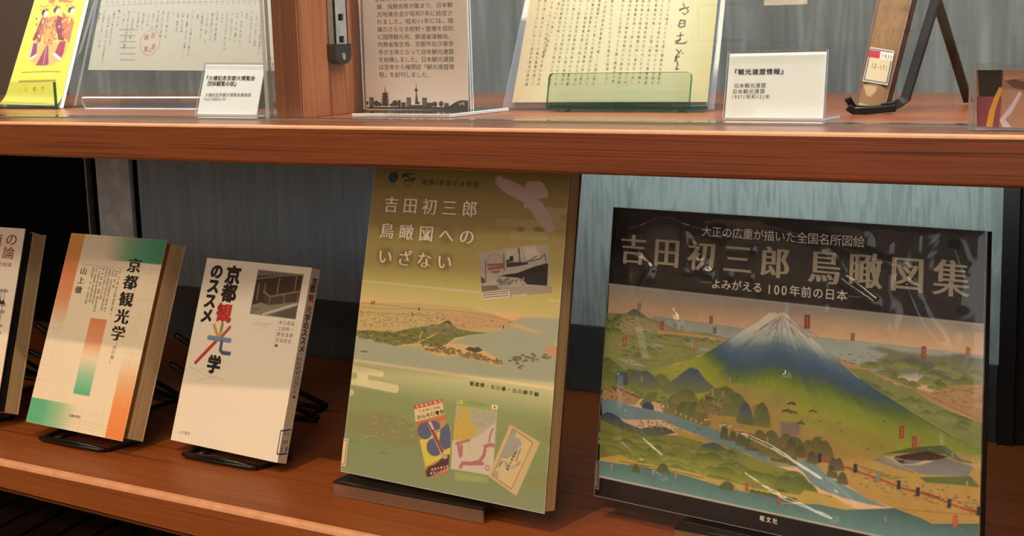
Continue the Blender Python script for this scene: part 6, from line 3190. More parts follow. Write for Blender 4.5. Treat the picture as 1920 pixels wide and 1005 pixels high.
l;449;.46;328 1127 383 1126
l;450;.44;779 1036 815 1039
l;450;.47;129 1189 186 1186
l;449;.47;247 1182 270 1187
l;448;.47;252 1264 306 1259
l;373;.46;402 1155 451 1156
l;449;.48;91 1345 126 1346
l;373;.44;803 1056 831 1053
l;373;.47;255 1146 282 1147
l;373;.44;768 1063 791 1065
l;448;.47;291 1255 340 1253
l;448;.47;140 1258 189 1255
l;450;.44;788 1046 820 1048
l;373;.44;832 1038 882 1036
l;373;.47;231 1304 277 1302
l;373;.45;711 1230 744 1233
l;450;.45;719 1262 775 1261
l;449;.45;605 1261 653 1261
l;450;.45;657 1292 711 1292
l;448;.47;301 1254 330 1253
l;373;.45;698 1277 740 1282
l;449;.45;570 1064 600 1063
l;448;.45;575 1147 601 1148
l;450;.45;537 1312 577 1309
l;373;.47;131 1277 159 1276
l;448;.45;636 1215 675 1213
l;373;.44;848 1154 900 1149
l;448;.44;745 1275 779 1276
l;449;.47;278 1315 317 1313
l;449;.44;796 1098 832 1102
l;449;.46;336 1149 386 1145
l;449;.47;112 1175 163 1170
l;449;.44;844 1148 869 1154
l;449;.46;492 1255 515 1253
l;448;.44;738 1220 788 1219
l;450;.45;690 1245 749 1247
l;373;.46;477 1091 503 1098
l;448;.48;73 1201 96 1206
l;450;.45;532 1232 571 1234
l;450;.45;602 1300 642 1306
l;450;.44;751 1183 808 1177
l;373;.46;389 1290 428 1296
l;449;.47;219 1144 241 1147
l;373;.47;280 1215 307 1220
l;449;.44;787 1199 833 1203
l;450;.47;114 1123 172 1125
l;450;.45;703 1082 737 1087
l;373;.45;545 1150 597 1152
l;449;.44;853 1238 906 1235
l;450;.47;169 1111 191 1114
l;448;.48;80 1323 136 1316
l;448;.46;353 1324 379 1326
l;448;.46;348 1278 388 1277
l;450;.47;175 1342 216 1339
l;373;.46;353 1254 411 1257
l;450;.44;742 1240 764 1241
l;448;.46;462 1208 520 1211
l;373;.46;513 1288 535 1291
l;449;.46;509 1126 525 1130
l;449;.47;109 1343 138 1342
l;449;.45;624 1060 680 1057
l;450;.44;772 1210 808 1213
l;449;.46;478 1128 516 1134
l;450;.44;827 1136 869 1140
l;450;.46;437 1100 466 1105
l;449;.47;177 1258 223 1256
l;448;.47;205 1339 259 1337
l;449;.47;284 1309 304 1316
l;449;.48;94 1299 146 1303
l;450;.47;224 1274 277 1275
l;448;.47;209 1242 231 1248
l;449;.46;478 1230 528 1231
l;449;.45;575 1097 622 1101
l;450;.44;750 1251 777 1251
l;448;.44;843 1130 882 1134
l;450;.46;418 1189 447 1194
l;373;.45;701 1139 719 1146
l;449;.47;308 1227 363 1225
l;450;.45;685 1297 710 1304
l;449;.47;289 1175 322 1182
l;448;.44;776 1060 814 1064
l;373;.47;297 1311 322 1318
l;449;.44;735 1177 789 1172
l;448;.47;229 1342 281 1338
l;448;.47;99 1362 154 1365
l;373;.44;812 1139 853 1139
l;373;.46;381 1096 403 1100
l;373;.48;68 1274 104 1273
n;.09;9 9;12 642 3180 652 3174 2262 40 2237;4
l;451;1.39;12 642 3180 652
l;451;1.37;41 2238 919 2244 3174 2262
l;452;.49;889 546 984 546
l;452;.43;2148 546 2244 545
''', text=[
  ('吉田初三郎',(22.6,33.7),(153.2,34.3),26.43,25.69,453,(0.04,0)),
  ('鳥瞰図集',(194.6,34.2),(292.7,34.9),27.18,27.76,453,(0.04,0)),
  ('大正の広重が描いた全国名所図絵',(91.3,14.5),(221.6,13.9),9.56,8.92,454,(0,0)),
  ('よみがえる',(102.5,55.1),(139.2,54.8),9.21,8.28,454,(0.01,0.01)),
  ('100',(149.5,55),(162.1,54.7),9.55,10.15,454,(0.01,0.01)),
  ('年前の日本',(170.9,54.6),(209.8,54.4),9.19,8.75,454,(0.01,0.01)),
  ('昭文社',(152.7,230.3),(163.5,230.4),4.03,4.44,455,(0.03,0.03)),
  ]),
 'pamphlet': dict(quad=[[-0.6837, 0.1875, 0.3366], [-0.5883, 0.1869, 0.3351], [-0.5909, 0.2512, 0.4866], [-0.6729, 0.2526, 0.49]], size=(88.7, 165.8), res=2.0, art='''
p;456;0 1658 887 1658 887 0 0 0;;
p;457;208 1100 156 1003 184 888 341 904 557 885 755 893 800 954 751 1095 609 1167 345 1169;;2
p;458;162 1048 186 923 249 1047 220 1100;;1
p;459;216 593 189 745 165 870 247 887 298 762 292 620;;
p;460;218 566 260 763 244 896 317 904 316 745 323 602 279 557;;
p;461;323 602 323 762 354 904 438 930 521 921 555 744 584 619 488 566;;
p;462;342 584 354 744 359 886 459 886 448 726 439 637;;
p;463;491 575 481 682 600 867 701 876 666 708 603 602;;
p;464;548 522 594 681 642 814 734 866 740 743 665 601;;
p;465;722 584 796 654 789 743 797 910 734 866 706 681;;
p;466;204 905 267 905 303 1029 256 1064 213 1082;;
p;467;426 930 466 939 547 1158 480 1172 345 1169;;
p;468;631 885 731 875 740 1025 713 1086 596 1026;;
l;469;1.06;436 957 463 1159
l;470;1.39;606 1022 711 1082
l;471;2.65;223 1091 300 1051
l;471;3.46;599 1035 701 1087
e;472;246 533;5.78 4.58;.4
e;473;274 558;3.71 4.16;.4
l;474;.46;255 555 268 556
l;475;.56;275 578 285 578
e;476;237 498;1.4 .9;.3
e;477;204 484;1.41 .91;.3
e;476;225 499;1.4 .91;.3
e;477;247 502;1.4 .9;.3
e;478;156 496;1.41 .91;.3
e;476;217 464;1.41 .91;.3
e;479;264 458;1.41 .9;.3
e;478;219 463;1.41 .91;.3
e;476;163 508;1.41 .91;.3
e;480;303 496;1.4 .9;.3
e;476;229 461;1.41 .91;.3
e;478;219 493;1.41 .91;.3
e;476;170 468;1.41 .91;.3
e;480;217 482;1.41 .91;.3
e;477;215 467;1.41 .91;.3
e;479;154 462;1.42 .91;.3
e;472;440 502;5.72 4.54;.4
e;473;468 527;3.68 4.12;.4
l;474;.46;449 523 462 524
l;475;.55;468 547 478 547
e;480;336 430;1.4 .9;.3
e;477;386 443;1.4 .9;.3
e;479;486 461;1.39 .89;.3
e;476;474 455;1.39 .89;.3
e;479;457 475;1.39 .89;.3
e;476;427 453;1.39 .9;.3
e;479;345 442;1.4 .9;.3
e;477;479 458;1.39 .89;.3
e;478;456 463;1.39 .89;.3
e;478;481 450;1.39 .89;.3
e;479;392 462;1.4 .9;.3
e;478;416 456;1.39 .9;.3
e;478;394 478;1.39 .9;.3
e;479;418 461;1.39 .9;.3
e;478;382 459;1.4 .9;.3
e;480;373 457;1.4 .9;.3
e;472;689 502;5.63 4.48;.4
e;473;716 527;3.62 4.06;.4
l;474;.45;697 523 710 524
l;475;.54;715 546 725 546
e;480;607 462;1.38 .89;.3
e;476;587 445;1.38 .89;.3
e;476;697 460;1.37 .88;.3
e;478;678 467;1.37 .88;.3
e;480;627 456;1.37 .89;.3
e;476;597 456;1.38 .89;.3
e;476;657 466;1.37 .88;.3
e;479;714 463;1.37 .88;.3
e;478;699 453;1.37 .88;.3
e;476;655 443;1.37 .89;.3
e;477;618 450;1.38 .89;.3
e;480;723 475;1.36 .88;.3
e;478;698 430;1.37 .88;.3
e;480;735 472;1.36 .88;.3
e;478;657 468;1.37 .88;.3
e;478;601 430;1.38 .89;.3
l;481;1.51;253 407 364 384
l;481;1.51;358 353 364 403
l;482;1.5;372 377 300 399
l;482;1.5;304 414 361 370
l;483;1.52;241 365 316 411
l;483;1.5;287 421 368 384
l;482;1.51;275 422 249 377
l;483;1.5;376 418 293 363
l;481;1.5;334 410 314 423
l;481;1.5;439 388 548 413
l;481;1.48;564 396 458 362
l;483;1.5;469 367 536 388
l;481;1.48;523 403 438 383
l;481;1.5;414 356 500 388
l;482;1.49;525 352 477 403
l;483;1.49;463 411 434 404
l;482;1.48;546 414 430 395
l;483;1.48;541 394 446 407
l;482;1.48;608 356 554 384
l;483;1.47;676 407 543 404
l;483;1.48;587 390 540 422
l;481;1.48;645 357 515 357
l;482;1.49;553 363 539 379
l;482;1.47;649 414 586 416
l;483;1.47;653 421 669 374
l;483;1.48;599 379 626 408
l;483;1.49;553 360 662 356
e;484;319 706;1.46 1.51;
e;485;548 835;1.42 1.49;
e;485;181 762;1.46 1.52;
e;476;470 718;1.44 1.5;
e;485;233 873;1.44 1.51;
e;486;550 736;1.43 1.49;
e;484;416 854;1.43 1.5;
e;484;588 650;1.44 1.49;
e;484;249 818;1.45 1.51;
e;486;287 868;1.44 1.51;
e;486;338 699;1.46 1.51;
e;484;516 882;1.41 1.49;
e;484;263 658;1.47 1.52;
e;487;442 689;1.45 1.5;
e;487;638 740;1.42 1.48;
e;476;735 722;1.42 1.48;
e;487;345 648;1.46 1.51;
e;476;461 716;1.44 1.5;
e;484;712 732;1.42 1.48;
e;476;228 733;1.46 1.52;
e;487;209 681;1.47 1.52;
e;484;251 639;1.47 1.52;
e;486;134 614;1.49 1.53;
e;486;465 642;1.45 1.5;
e;485;174 612;1.49 1.53;
e;487;454 781;1.43 1.5;
e;485;553 846;1.42 1.48;
e;484;609 643;1.44 1.49;
e;484;515 784;1.43 1.49;
e;485;560 707;1.44 1.49;
e;476;559 851;1.41 1.48;
e;484;681 659;1.43 1.48;
e;476;326 780;1.45 1.51;
e;484;485 855;1.42 1.49;
e;484;485 768;1.43 1.49;
e;485;551 802;1.42 1.49;
e;484;688 768;1.41 1.48;
e;476;644 647;1.44 1.49;
e;476;361 724;1.45 1.51;
e;487;396 718;1.45 1.5;
e;484;400 768;1.44 1.5;
e;476;676 594;1.44 1.49;
e;486;353 706;1.46 1.51;
e;484;364 697;1.46 1.51;
e;484;404 681;1.45 1.51;
e;487;380 629;1.46 1.51;
e;484;385 674;1.46 1.51;
e;486;227 655;1.47 1.52;
e;486;159 680;1.48 1.53;
e;485;271 826;1.45 1.51;
e;476;649 683;1.43 1.49;
e;476;683 652;1.43 1.48;
e;485;637 626;1.44 1.49;
e;486;635 836;1.41 1.48;
e;486;448 867;1.42 1.49;
e;486;462 642;1.45 1.5;
e;476;260 768;1.45 1.51;
e;476;548 855;1.41 1.48;
e;484;422 881;1.42 1.49;
e;486;629 748;1.42 1.48;
l;488;1.05;149 1258 327 1249 540 1239 770 1239
l;489;2.59;149 1365 721 1344
l;490;1.19;10 1620 451 1624 713 1618
p;491;8 1658 205 1638 702 1634 883 1643 887 1658;;
''', text=[
  ('しをり',(30.3,145.1),(55.3,144),7.57,5.99,492,(0.01,0.01)),
  ]),
 'newspaper': dict(quad=[[-0.5502, 0.1969, 0.3754], [-0.2263, 0.1952, 0.3708], [-0.2346, 0.2396, 0.4929], [-0.5522, 0.2458, 0.5099]], size=(321.1, 136.7), res=2.2, art='''
p;493;0 1367 3211 1367 3211 0 0 0;;
l;494;.42;-28 687 892 643 2336 620
l;495;.67;6 753 22 754
l;496;1.26;7 767 23 768
l;495;.67;7 781 24 782
l;497;.67;8 795 24 796
l;495;1.26;9 809 25 811
l;497;.67;9 823 25 825
l;497;.67;10 837 26 839
l;496;.67;10 851 27 853
l;496;.67;77 731 94 733
l;497;.67;78 745 94 747
l;497;1.26;79 773 96 775
l;495;1.26;81 802 97 803
l;495;.67;81 816 98 817
l;496;.67;82 830 98 831
l;496;1.25;83 844 99 845
l;497;.67;83 858 100 860
l;495;.67;85 886 101 888
l;495;.67;86 914 102 916
l;497;.67;87 928 103 930
l;495;.67;87 942 104 944
l;496;.67;88 956 104 958
l;496;.67;90 999 106 1000
l;497;.67;91 1027 107 1028
l;495;.67;93 1055 109 1056
l;497;.66;93 1069 109 1070
l;497;.66;94 1097 111 1098
l;497;1.25;95 1111 111 1112
l;495;.66;96 1125 112 1126
l;497;.67;164 779 181 781
l;496;.67;165 793 181 795
l;495;.67;166 807 182 809
l;497;1.25;166 822 183 823
l;497;.67;167 836 183 837
l;495;.66;168 850 184 851
l;495;.66;169 864 185 865
l;495;1.25;170 892 186 893
l;496;.66;171 906 187 908
l;497;.66;172 934 188 936
l;496;.66;173 948 189 950
l;495;.66;173 962 189 964
l;496;.66;174 976 190 978
l;496;.66;175 990 191 992
l;497;1.24;175 1004 191 1006
l;497;.66;176 1018 192 1020
l;497;1.24;178 1060 194 1062
l;497;.66;179 1088 195 1090
l;496;.66;180 1102 196 1104
l;496;.66;181 1116 197 1118
l;495;.66;181 1130 197 1132
l;495;.66;182 1144 198 1146
l;496;1.24;183 1158 199 1160
l;496;1.24;184 1186 200 1188
l;497;.66;185 1200 201 1202
l;495;1.23;185 1214 201 1216
l;497;.66;186 1228 202 1230
l;496;.66;187 1242 203 1244
l;496;.66;187 1256 203 1258
l;497;.66;188 1270 204 1272
l;495;.66;189 1284 205 1286
l;496;.66;232 734 248 736
l;497;.66;233 748 249 750
l;495;1.24;233 763 250 764
l;497;1.24;234 777 250 778
l;496;.66;235 791 251 792
l;497;.66;236 805 252 806
l;496;.66;236 819 252 820
l;497;.66;238 847 254 849
l;495;1.24;239 875 255 877
l;495;.66;240 889 256 891
l;495;.66;241 917 257 919
l;495;.66;242 931 258 933
l;497;.66;243 945 259 947
l;497;1.24;243 959 259 961
l;496;.66;244 974 260 975
l;496;.66;245 988 261 989
l;497;.66;245 1002 261 1003
l;495;.66;246 1016 262 1017
l;496;.66;247 1044 263 1045
l;495;.66;248 1058 264 1059
l;495;.66;249 1072 265 1073
l;497;.66;250 1086 266 1087
l;496;.66;250 1100 266 1101
l;495;1.24;305 724 321 725
l;495;1.24;306 738 322 739
l;497;.66;308 766 324 767
l;495;.66;309 794 325 796
l;495;.66;310 808 326 810
l;496;.66;312 850 328 852
l;497;1.23;313 878 329 880
l;497;.66;393 768 409 770
l;495;.66;394 782 410 784
l;496;1.23;396 824 412 826
l;495;.65;397 839 413 840
l;497;.65;398 867 414 868
l;495;.65;461 739 476 740
l;496;1.22;461 753 477 754
l;495;.65;463 781 479 782
l;497;.65;464 795 479 796
l;495;1.22;465 823 481 824
l;497;.65;466 837 482 839
l;497;.65;467 851 483 853
l;496;.65;468 879 484 881
l;497;.65;469 893 485 895
l;497;1.22;471 921 486 923
l;496;.65;472 949 488 951
l;497;1.22;473 963 489 965
l;495;.65;474 977 489 979
l;495;.65;474 991 490 993
l;496;1.21;476 1019 492 1021
l;496;.65;477 1033 492 1035
l;497;1.21;477 1047 493 1049
l;496;1.21;480 1089 495 1091
l;496;1.21;481 1103 496 1105
l;495;1.21;481 1117 497 1119
l;496;1.21;482 1131 498 1133
l;495;.65;534 742 549 744
l;495;.65;538 813 553 814
l;496;.65;538 827 554 828
l;495;.65;539 841 555 842
l;495;.65;540 855 556 856
l;496;.65;541 869 557 870
l;497;1.21;542 883 557 884
l;497;.65;542 897 558 898
l;497;1.21;543 911 559 912
l;496;.65;544 925 560 926
l;497;.65;546 953 561 955
l;497;.65;546 967 562 969
l;496;.65;547 981 563 983
l;496;1.21;549 1009 564 1011
l;495;1.21;550 1023 565 1025
l;496;1.21;613 752 629 753
l;496;.65;615 780 631 781
l;497;.65;616 794 632 795
l;495;.64;617 808 632 809
l;497;1.21;618 822 633 823
l;495;.64;618 836 634 838
l;496;1.21;619 850 635 852
l;496;.64;620 864 636 866
l;496;1.21;622 892 637 894
l;496;.64;622 906 638 908
l;495;.64;624 934 640 936
l;495;1.2;688 763 703 765
l;496;1.2;689 777 704 779
l;495;.64;690 805 706 807
l;497;.64;691 819 707 821
l;495;.64;692 833 708 835
l;495;1.2;693 847 708 849
l;495;.64;694 861 709 863
l;496;.64;695 889 711 891
l;497;.64;697 917 713 919
l;497;.64;698 931 713 933
l;497;.64;764 782 779 783
l;497;.64;764 796 780 797
l;496;.64;765 810 781 811
l;495;.64;767 838 783 839
l;497;.64;768 852 783 853
l;496;1.19;770 880 785 881
l;495;.64;836 765 851 767
l;495;.64;836 779 852 781
l;495;.64;837 793 853 795
l;496;.63;838 807 854 809
l;497;.63;840 835 855 837
l;496;1.19;844 906 860 907
l;495;1.19;905 739 920 740
l;496;.63;907 767 922 768
l;495;.63;907 781 923 782
l;495;.63;908 795 924 796
l;496;.63;909 809 925 810
l;497;.63;910 823 925 824
l;496;1.18;911 837 926 838
l;496;.63;912 851 927 853
l;496;.63;914 879 929 881
l;495;1.18;915 893 930 895
l;495;.63;916 907 931 909
l;496;.63;916 921 932 923
l;496;.63;975 727 990 728
l;496;.63;976 741 991 742
l;495;1.18;976 755 992 757
l;497;.63;977 769 993 771
l;497;.63;979 797 994 799
l;496;.63;980 811 995 813
l;495;.63;981 825 996 827
l;496;.63;982 839 997 841
l;495;.63;984 867 999 869
l;496;.63;985 881 1000 883
l;497;1.18;986 895 1001 897
l;496;.63;988 923 1003 925
l;496;.63;988 937 1004 939
l;497;1.17;989 951 1005 953
l;497;1.17;990 965 1005 967
l;496;1.17;992 993 1007 995
l;495;1.17;993 1007 1008 1008
l;495;.63;1051 743 1066 745
l;495;.63;1052 757 1067 759
l;495;.63;1053 771 1068 773
l;495;.63;1054 785 1069 787
l;495;.63;1055 799 1070 801
l;497;.62;1055 813 1071 815
l;497;.62;1056 827 1072 829
l;495;.62;1057 841 1073 843
l;497;.62;1058 855 1073 857
l;495;.62;1060 883 1075 885
l;495;1.17;1061 897 1076 899
l;496;.62;1062 911 1077 913
l;496;1.17;1064 939 1079 941
l;497;.62;1065 953 1080 955
l;497;.62;1066 967 1081 969
l;496;.62;1068 995 1083 997
l;496;1.16;1069 1009 1084 1011
l;496;.62;1118 723 1133 725
l;497;.62;1120 751 1135 753
l;497;.62;1121 765 1136 767
l;497;1.16;1198 761 1213 762
l;497;.62;1199 775 1214 776
l;495;1.16;1200 789 1215 790
l;497;.62;1201 803 1216 804
l;495;1.16;1204 845 1219 846
l;495;.62;1205 859 1220 860
l;496;1.16;1206 873 1221 874
l;495;.62;1207 887 1222 888
l;496;1.16;1209 915 1224 916
l;495;.62;1210 929 1225 930
l;497;.62;1211 942 1226 944
l;495;.62;1212 956 1227 958
l;497;.62;1269 758 1284 759
l;497;.62;1270 772 1285 773
l;495;1.15;1271 786 1286 787
l;497;.62;1272 800 1287 801
l;497;.61;1274 828 1289 829
l;497;1.15;1275 842 1290 843
l;497;.61;1277 870 1292 871
l;496;.61;1278 883 1293 885
l;497;.61;1279 897 1294 899
l;496;.61;1280 911 1295 913
l;495;.61;1281 925 1296 927
l;495;.61;1282 939 1297 941
l;495;1.15;1283 953 1298 955
l;495;.61;1340 762 1355 763
l;496;.61;1341 776 1356 777
l;496;1.15;1342 790 1357 791
l;497;.61;1343 803 1358 805
l;497;.61;1344 817 1359 819
l;495;.61;1346 845 1361 847
l;495;1.15;1347 859 1362 861
l;495;1.15;1348 873 1363 875
l;495;1.14;1349 887 1364 889
l;495;.61;1350 901 1365 903
l;495;.61;1354 943 1368 945
l;497;1.14;1355 957 1369 959
l;497;.61;1356 971 1370 973
l;496;.61;1358 999 1372 1001
l;495;.61;1359 1013 1373 1014
l;496;.61;1360 1027 1374 1028
l;497;.61;1363 1069 1377 1070
l;497;1.14;1364 1083 1378 1084
l;496;.61;1365 1096 1379 1098
l;496;1.14;1366 1110 1380 1112
l;495;1.14;1367 1124 1381 1126
l;496;.61;1370 1166 1384 1167
l;497;.6;1373 1208 1387 1209
l;496;.6;1374 1221 1388 1223
l;496;.61;1404 732 1419 734
l;497;.61;1405 746 1420 748
l;497;.61;1407 774 1422 776
l;495;.61;1408 788 1423 790
l;497;.61;1409 802 1424 804
l;497;.61;1410 816 1425 818
l;495;.61;1415 872 1429 874
l;497;.61;1418 914 1433 915
l;495;.61;1419 928 1434 929
l;496;.61;1420 942 1435 943
l;495;.61;1421 956 1436 957
l;495;1.14;1422 970 1437 971
l;495;1.14;1423 984 1438 985
l;496;.61;1425 1012 1440 1013
l;497;.61;1426 1025 1441 1027
l;497;.6;1427 1039 1442 1041
l;497;.6;1428 1053 1443 1055
l;497;.6;1430 1081 1445 1083
l;495;1.13;1432 1109 1447 1110
l;495;1.13;1433 1123 1448 1124
l;495;.6;1434 1137 1449 1138
l;496;.6;1435 1151 1450 1152
l;497;.6;1436 1164 1451 1166
l;497;1.13;1438 1192 1453 1194
l;497;.6;1439 1206 1454 1208
l;496;.61;1482 766 1496 767
l;496;1.14;1483 780 1497 781
l;496;1.14;1484 794 1498 795
l;496;1.14;1485 808 1499 809
l;495;.6;1548 750 1563 752
l;496;.6;1550 778 1565 780
l;495;1.13;1551 792 1566 794
l;497;1.13;1552 806 1567 808
l;495;.6;1553 820 1568 822
l;495;1.13;1554 834 1569 836
l;495;.6;1556 848 1570 850
l;495;1.13;1557 862 1571 864
l;497;.6;1558 876 1572 877
l;497;.6;1559 890 1573 891
l;497;.6;1561 918 1575 919
l;496;1.13;1562 932 1577 933
l;497;.6;1563 946 1578 947
l;496;.6;1565 974 1580 975
l;496;.6;1566 987 1581 989
l;496;.6;1567 1001 1582 1003
l;496;.6;1568 1015 1583 1017
l;495;.6;1619 769 1634 771
l;497;.6;1622 797 1636 799
l;495;.6;1623 811 1637 813
l;495;.6;1624 825 1638 827
l;496;.6;1625 839 1639 841
l;497;.6;1626 853 1641 855
l;496;.6;1627 867 1642 868
l;497;1.12;1628 881 1643 882
l;497;.6;1629 895 1644 896
l;497;.6;1633 937 1647 938
l;496;1.12;1634 951 1648 952
l;497;1.12;1635 964 1649 966
l;495;.6;1636 978 1650 980
l;497;.6;1640 1034 1655 1036
l;496;.6;1641 1048 1656 1049
l;495;.59;1644 1076 1658 1077
l;495;1.12;1688 760 1703 761
l;495;1.12;1689 774 1704 775
l;495;.6;1691 788 1705 789
l;495;.6;1692 802 1706 803
l;497;.6;1693 815 1707 817
l;497;1.12;1694 829 1708 831
l;496;.6;1695 843 1709 845
l;496;.6;1696 857 1711 859
l;495;1.12;1697 871 1712 873
l;496;.6;1698 885 1713 887
l;497;.6;1699 899 1714 901
l;496;.59;1702 927 1716 929
l;497;.59;1703 941 1717 942
l;495;.59;1704 955 1718 956
l;496;.59;1705 969 1719 970
l;496;.59;1707 997 1722 998
l;496;.59;1708 1011 1723 1012
l;497;1.11;1711 1038 1725 1040
l;495;.59;1754 746 1768 747
l;496;.59;1755 760 1770 761
l;496;.59;1756 774 1771 775
l;496;.59;1757 788 1772 789
l;495;.59;1759 802 1773 803
l;497;1.11;1760 816 1774 817
l;495;.59;1761 829 1775 831
l;496;1.11;1764 871 1779 873
l;496;.59;1765 885 1780 887
l;495;.59;1767 899 1781 901
l;495;1.11;1769 927 1783 929
l;496;.59;1770 941 1784 942
l;496;.59;1771 955 1785 956
l;497;1.11;1772 969 1787 970
l;495;1.11;1773 983 1788 984
l;497;1.11;1774 997 1789 998
l;496;.59;1776 1010 1790 1012
l;496;1.11;1777 1024 1791 1026
l;495;.59;1778 1038 1792 1040
l;496;.59;1779 1052 1793 1054
l;495;.59;1826 762 1840 764
l;496;.59;1827 776 1841 778
l;496;1.11;1829 804 1844 806
l;497;.59;1830 818 1845 820
l;496;1.11;1833 846 1847 847
l;495;.59;1892 755 1906 757
l;496;.59;1893 769 1908 770
l;497;.59;1895 783 1909 784
l;495;.59;1896 797 1910 798
l;495;.59;1897 811 1911 812
l;497;1.1;1898 825 1912 826
l;495;.59;1900 853 1915 854
l;497;.59;1902 867 1916 868
l;495;.59;1903 880 1917 882
l;497;.59;1904 894 1918 896
l;497;.59;1905 908 1919 910
l;496;.59;1906 922 1920 924
l;495;.59;1907 936 1922 938
l;496;.59;1909 950 1923 952
l;497;.58;1910 964 1924 965
l;495;.58;1911 978 1925 979
l;497;.58;1913 1006 1927 1007
l;495;1.09;1914 1019 1929 1021
l;496;.58;1918 1061 1932 1063
l;497;.58;1919 1075 1933 1076
l;495;.58;1920 1089 1934 1090
l;496;.58;1921 1103 1935 1104
l;495;1.09;1924 1130 1938 1132
l;495;.59;1961 760 1975 761
l;497;.59;1962 774 1976 775
l;495;.58;1966 815 1980 817
l;495;.58;1967 829 1981 831
l;495;.58;1968 843 1982 845
l;495;.58;1969 857 1983 859
l;496;.58;1971 885 1986 887
l;497;.58;1973 899 1987 901
l;497;.58;1974 913 1988 914
l;495;.58;1975 927 1989 928
l;497;.58;1976 941 1990 942
l;495;.58;1977 955 1991 956
l;497;.58;1979 968 1993 970
l;496;.58;1980 982 1994 984
l;497;.58;1981 996 1995 998
l;497;.58;1983 1024 1997 1026
l;496;.58;1984 1038 1998 1039
l;497;1.09;2028 760 2042 762
l;497;1.09;2031 788 2045 790
l;497;.58;2032 802 2046 804
l;497;1.09;2037 858 2051 859
l;496;.58;2038 872 2052 873
l;495;.58;2041 913 2055 915
l;495;1.09;2043 927 2057 929
l;495;1.09;2046 969 2060 970
l;495;1.08;2047 983 2061 984
l;495;1.08;2049 997 2063 998
l;495;.58;2050 1011 2064 1012
l;497;.58;2052 1038 2066 1040
l;496;.58;2053 1052 2067 1054
l;497;1.09;2093 749 2107 750
l;496;.58;2095 777 2109 778
l;496;.58;2097 791 2111 792
l;496;1.08;2101 846 2115 848
l;497;.58;2103 860 2117 862
l;495;.58;2104 874 2118 876
l;495;.58;2105 888 2119 890
l;497;.58;2106 902 2120 903
l;495;.58;2108 916 2121 917
l;496;1.08;2110 944 2124 945
l;497;1.08;2111 957 2125 959
l;497;1.08;2114 985 2127 987
l;497;1.08;2115 999 2129 1001
l;497;.58;2116 1013 2130 1014
l;497;.57;2118 1041 2132 1042
l;495;.57;2120 1054 2134 1056
l;496;.57;2121 1068 2135 1070
l;497;.57;2124 1110 2138 1111
l;497;.58;2159 755 2173 757
l;496;1.08;2161 769 2175 771
l;495;.58;2162 783 2176 785
l;496;.58;2163 797 2177 799
l;495;.58;2164 811 2178 813
l;496;.57;2225 743 2239 744
l;497;.57;2226 757 2240 758
l;497;.57;2228 785 2242 786
l;495;.57;2230 798 2244 800
l;495;.57;2231 812 2245 814
l;496;1.07;2232 826 2246 828
l;497;.57;2233 840 2247 842
l;496;.57;2235 854 2249 856
l;497;1.07;2236 868 2250 870
l;495;.57;2238 896 2252 897
l;495;.57;2240 910 2254 911
l;495;.57;2241 924 2255 925
l;497;.57;2243 951 2257 953
l;495;.57;2245 965 2258 967
l;496;.57;2246 979 2260 981
l;495;.57;2247 993 2261 994
l;496;.57;2248 1007 2262 1008
l;496;.57;2250 1021 2263 1022
l;497;.57;2251 1034 2265 1036
l;495;.57;2252 1048 2266 1050
l;496;1.07;2253 1062 2267 1064
l;495;.57;2295 765 2309 767
l;495;.57;2297 793 2311 795
l;495;.57;2299 807 2312 809
l;496;.57;2300 821 2314 822
l;495;.57;2304 863 2317 864
l;495;.57;2305 877 2319 878
l;496;.57;2306 890 2320 892
l;497;.57;2309 918 2322 920
l;497;.57;2310 932 2324 934
l;495;.57;2311 946 2325 947
l;496;1.06;2313 960 2326 961
l;495;.57;2315 987 2329 989
l;497;.57;2318 1015 2331 1017
l;497;1.06;2320 1043 2334 1044
l;495;.57;2321 1057 2335 1058
l;496;1.06;2323 1071 2336 1072
l;495;.57;2324 1084 2337 1086
l;496;1.06;2325 1098 2339 1100
l;495;.57;2360 771 2374 773
l;496;1.07;2362 785 2375 787
l;496;.57;2363 799 2377 801
l;496;.57;2364 813 2378 815
l;495;1.06;2365 827 2379 828
l;495;1.06;2367 841 2380 842
l;497;1.06;2368 855 2382 856
l;496;.57;2369 869 2383 870
l;497;1.06;2371 883 2384 884
l;496;1.06;2372 896 2386 898
l;495;.57;2374 924 2388 926
l;497;1.06;2376 938 2389 940
l;495;.56;2378 966 2392 967
l;497;.56;2379 980 2393 981
l;496;1.06;2381 993 2394 995
l;497;1.06;2382 1007 2396 1009
l;495;1.06;2383 1021 2397 1023
l;495;.56;2385 1035 2398 1036
l;495;.56;2386 1049 2399 1050
l;496;1.06;2387 1063 2401 1064
l;497;1.05;2388 1076 2402 1078
l;497;1.05;2390 1090 2403 1092
l;496;1.05;2391 1104 2404 1106
l;496;.56;2392 1118 2406 1119
l;497;.56;2393 1132 2407 1133
l;495;.56;2395 1145 2408 1147
l;495;.56;2397 1173 2411 1175
l;496;.56;2398 1187 2412 1188
l;497;.76;87 624 101 626
l;497;.76;91 640 105 642
l;497;.76;95 656 110 657
l;497;.75;173 624 187 626
l;497;.75;177 640 191 642
l;497;.75;182 656 196 657
l;497;.75;259 624 273 626
l;497;.75;263 640 277 642
l;497;.75;267 656 281 657
l;497;.74;344 625 358 626
l;497;.74;348 640 362 642
l;497;.74;352 656 366 657
l;497;.74;429 625 442 626
l;497;.74;433 640 447 642
l;497;.74;437 656 451 657
l;497;.73;513 625 527 626
l;497;.73;517 640 531 642
l;497;.73;521 656 535 657
l;497;.73;597 625 610 626
l;497;.73;601 640 614 642
l;497;.73;605 656 618 657
l;497;.73;680 625 693 626
l;497;.73;684 640 697 642
l;497;.72;688 656 701 657
l;497;.72;763 625 776 626
l;497;.72;766 640 780 642
l;497;.72;770 656 784 657
l;497;.72;845 625 858 626
l;497;.72;849 640 862 642
l;497;.72;852 656 866 657
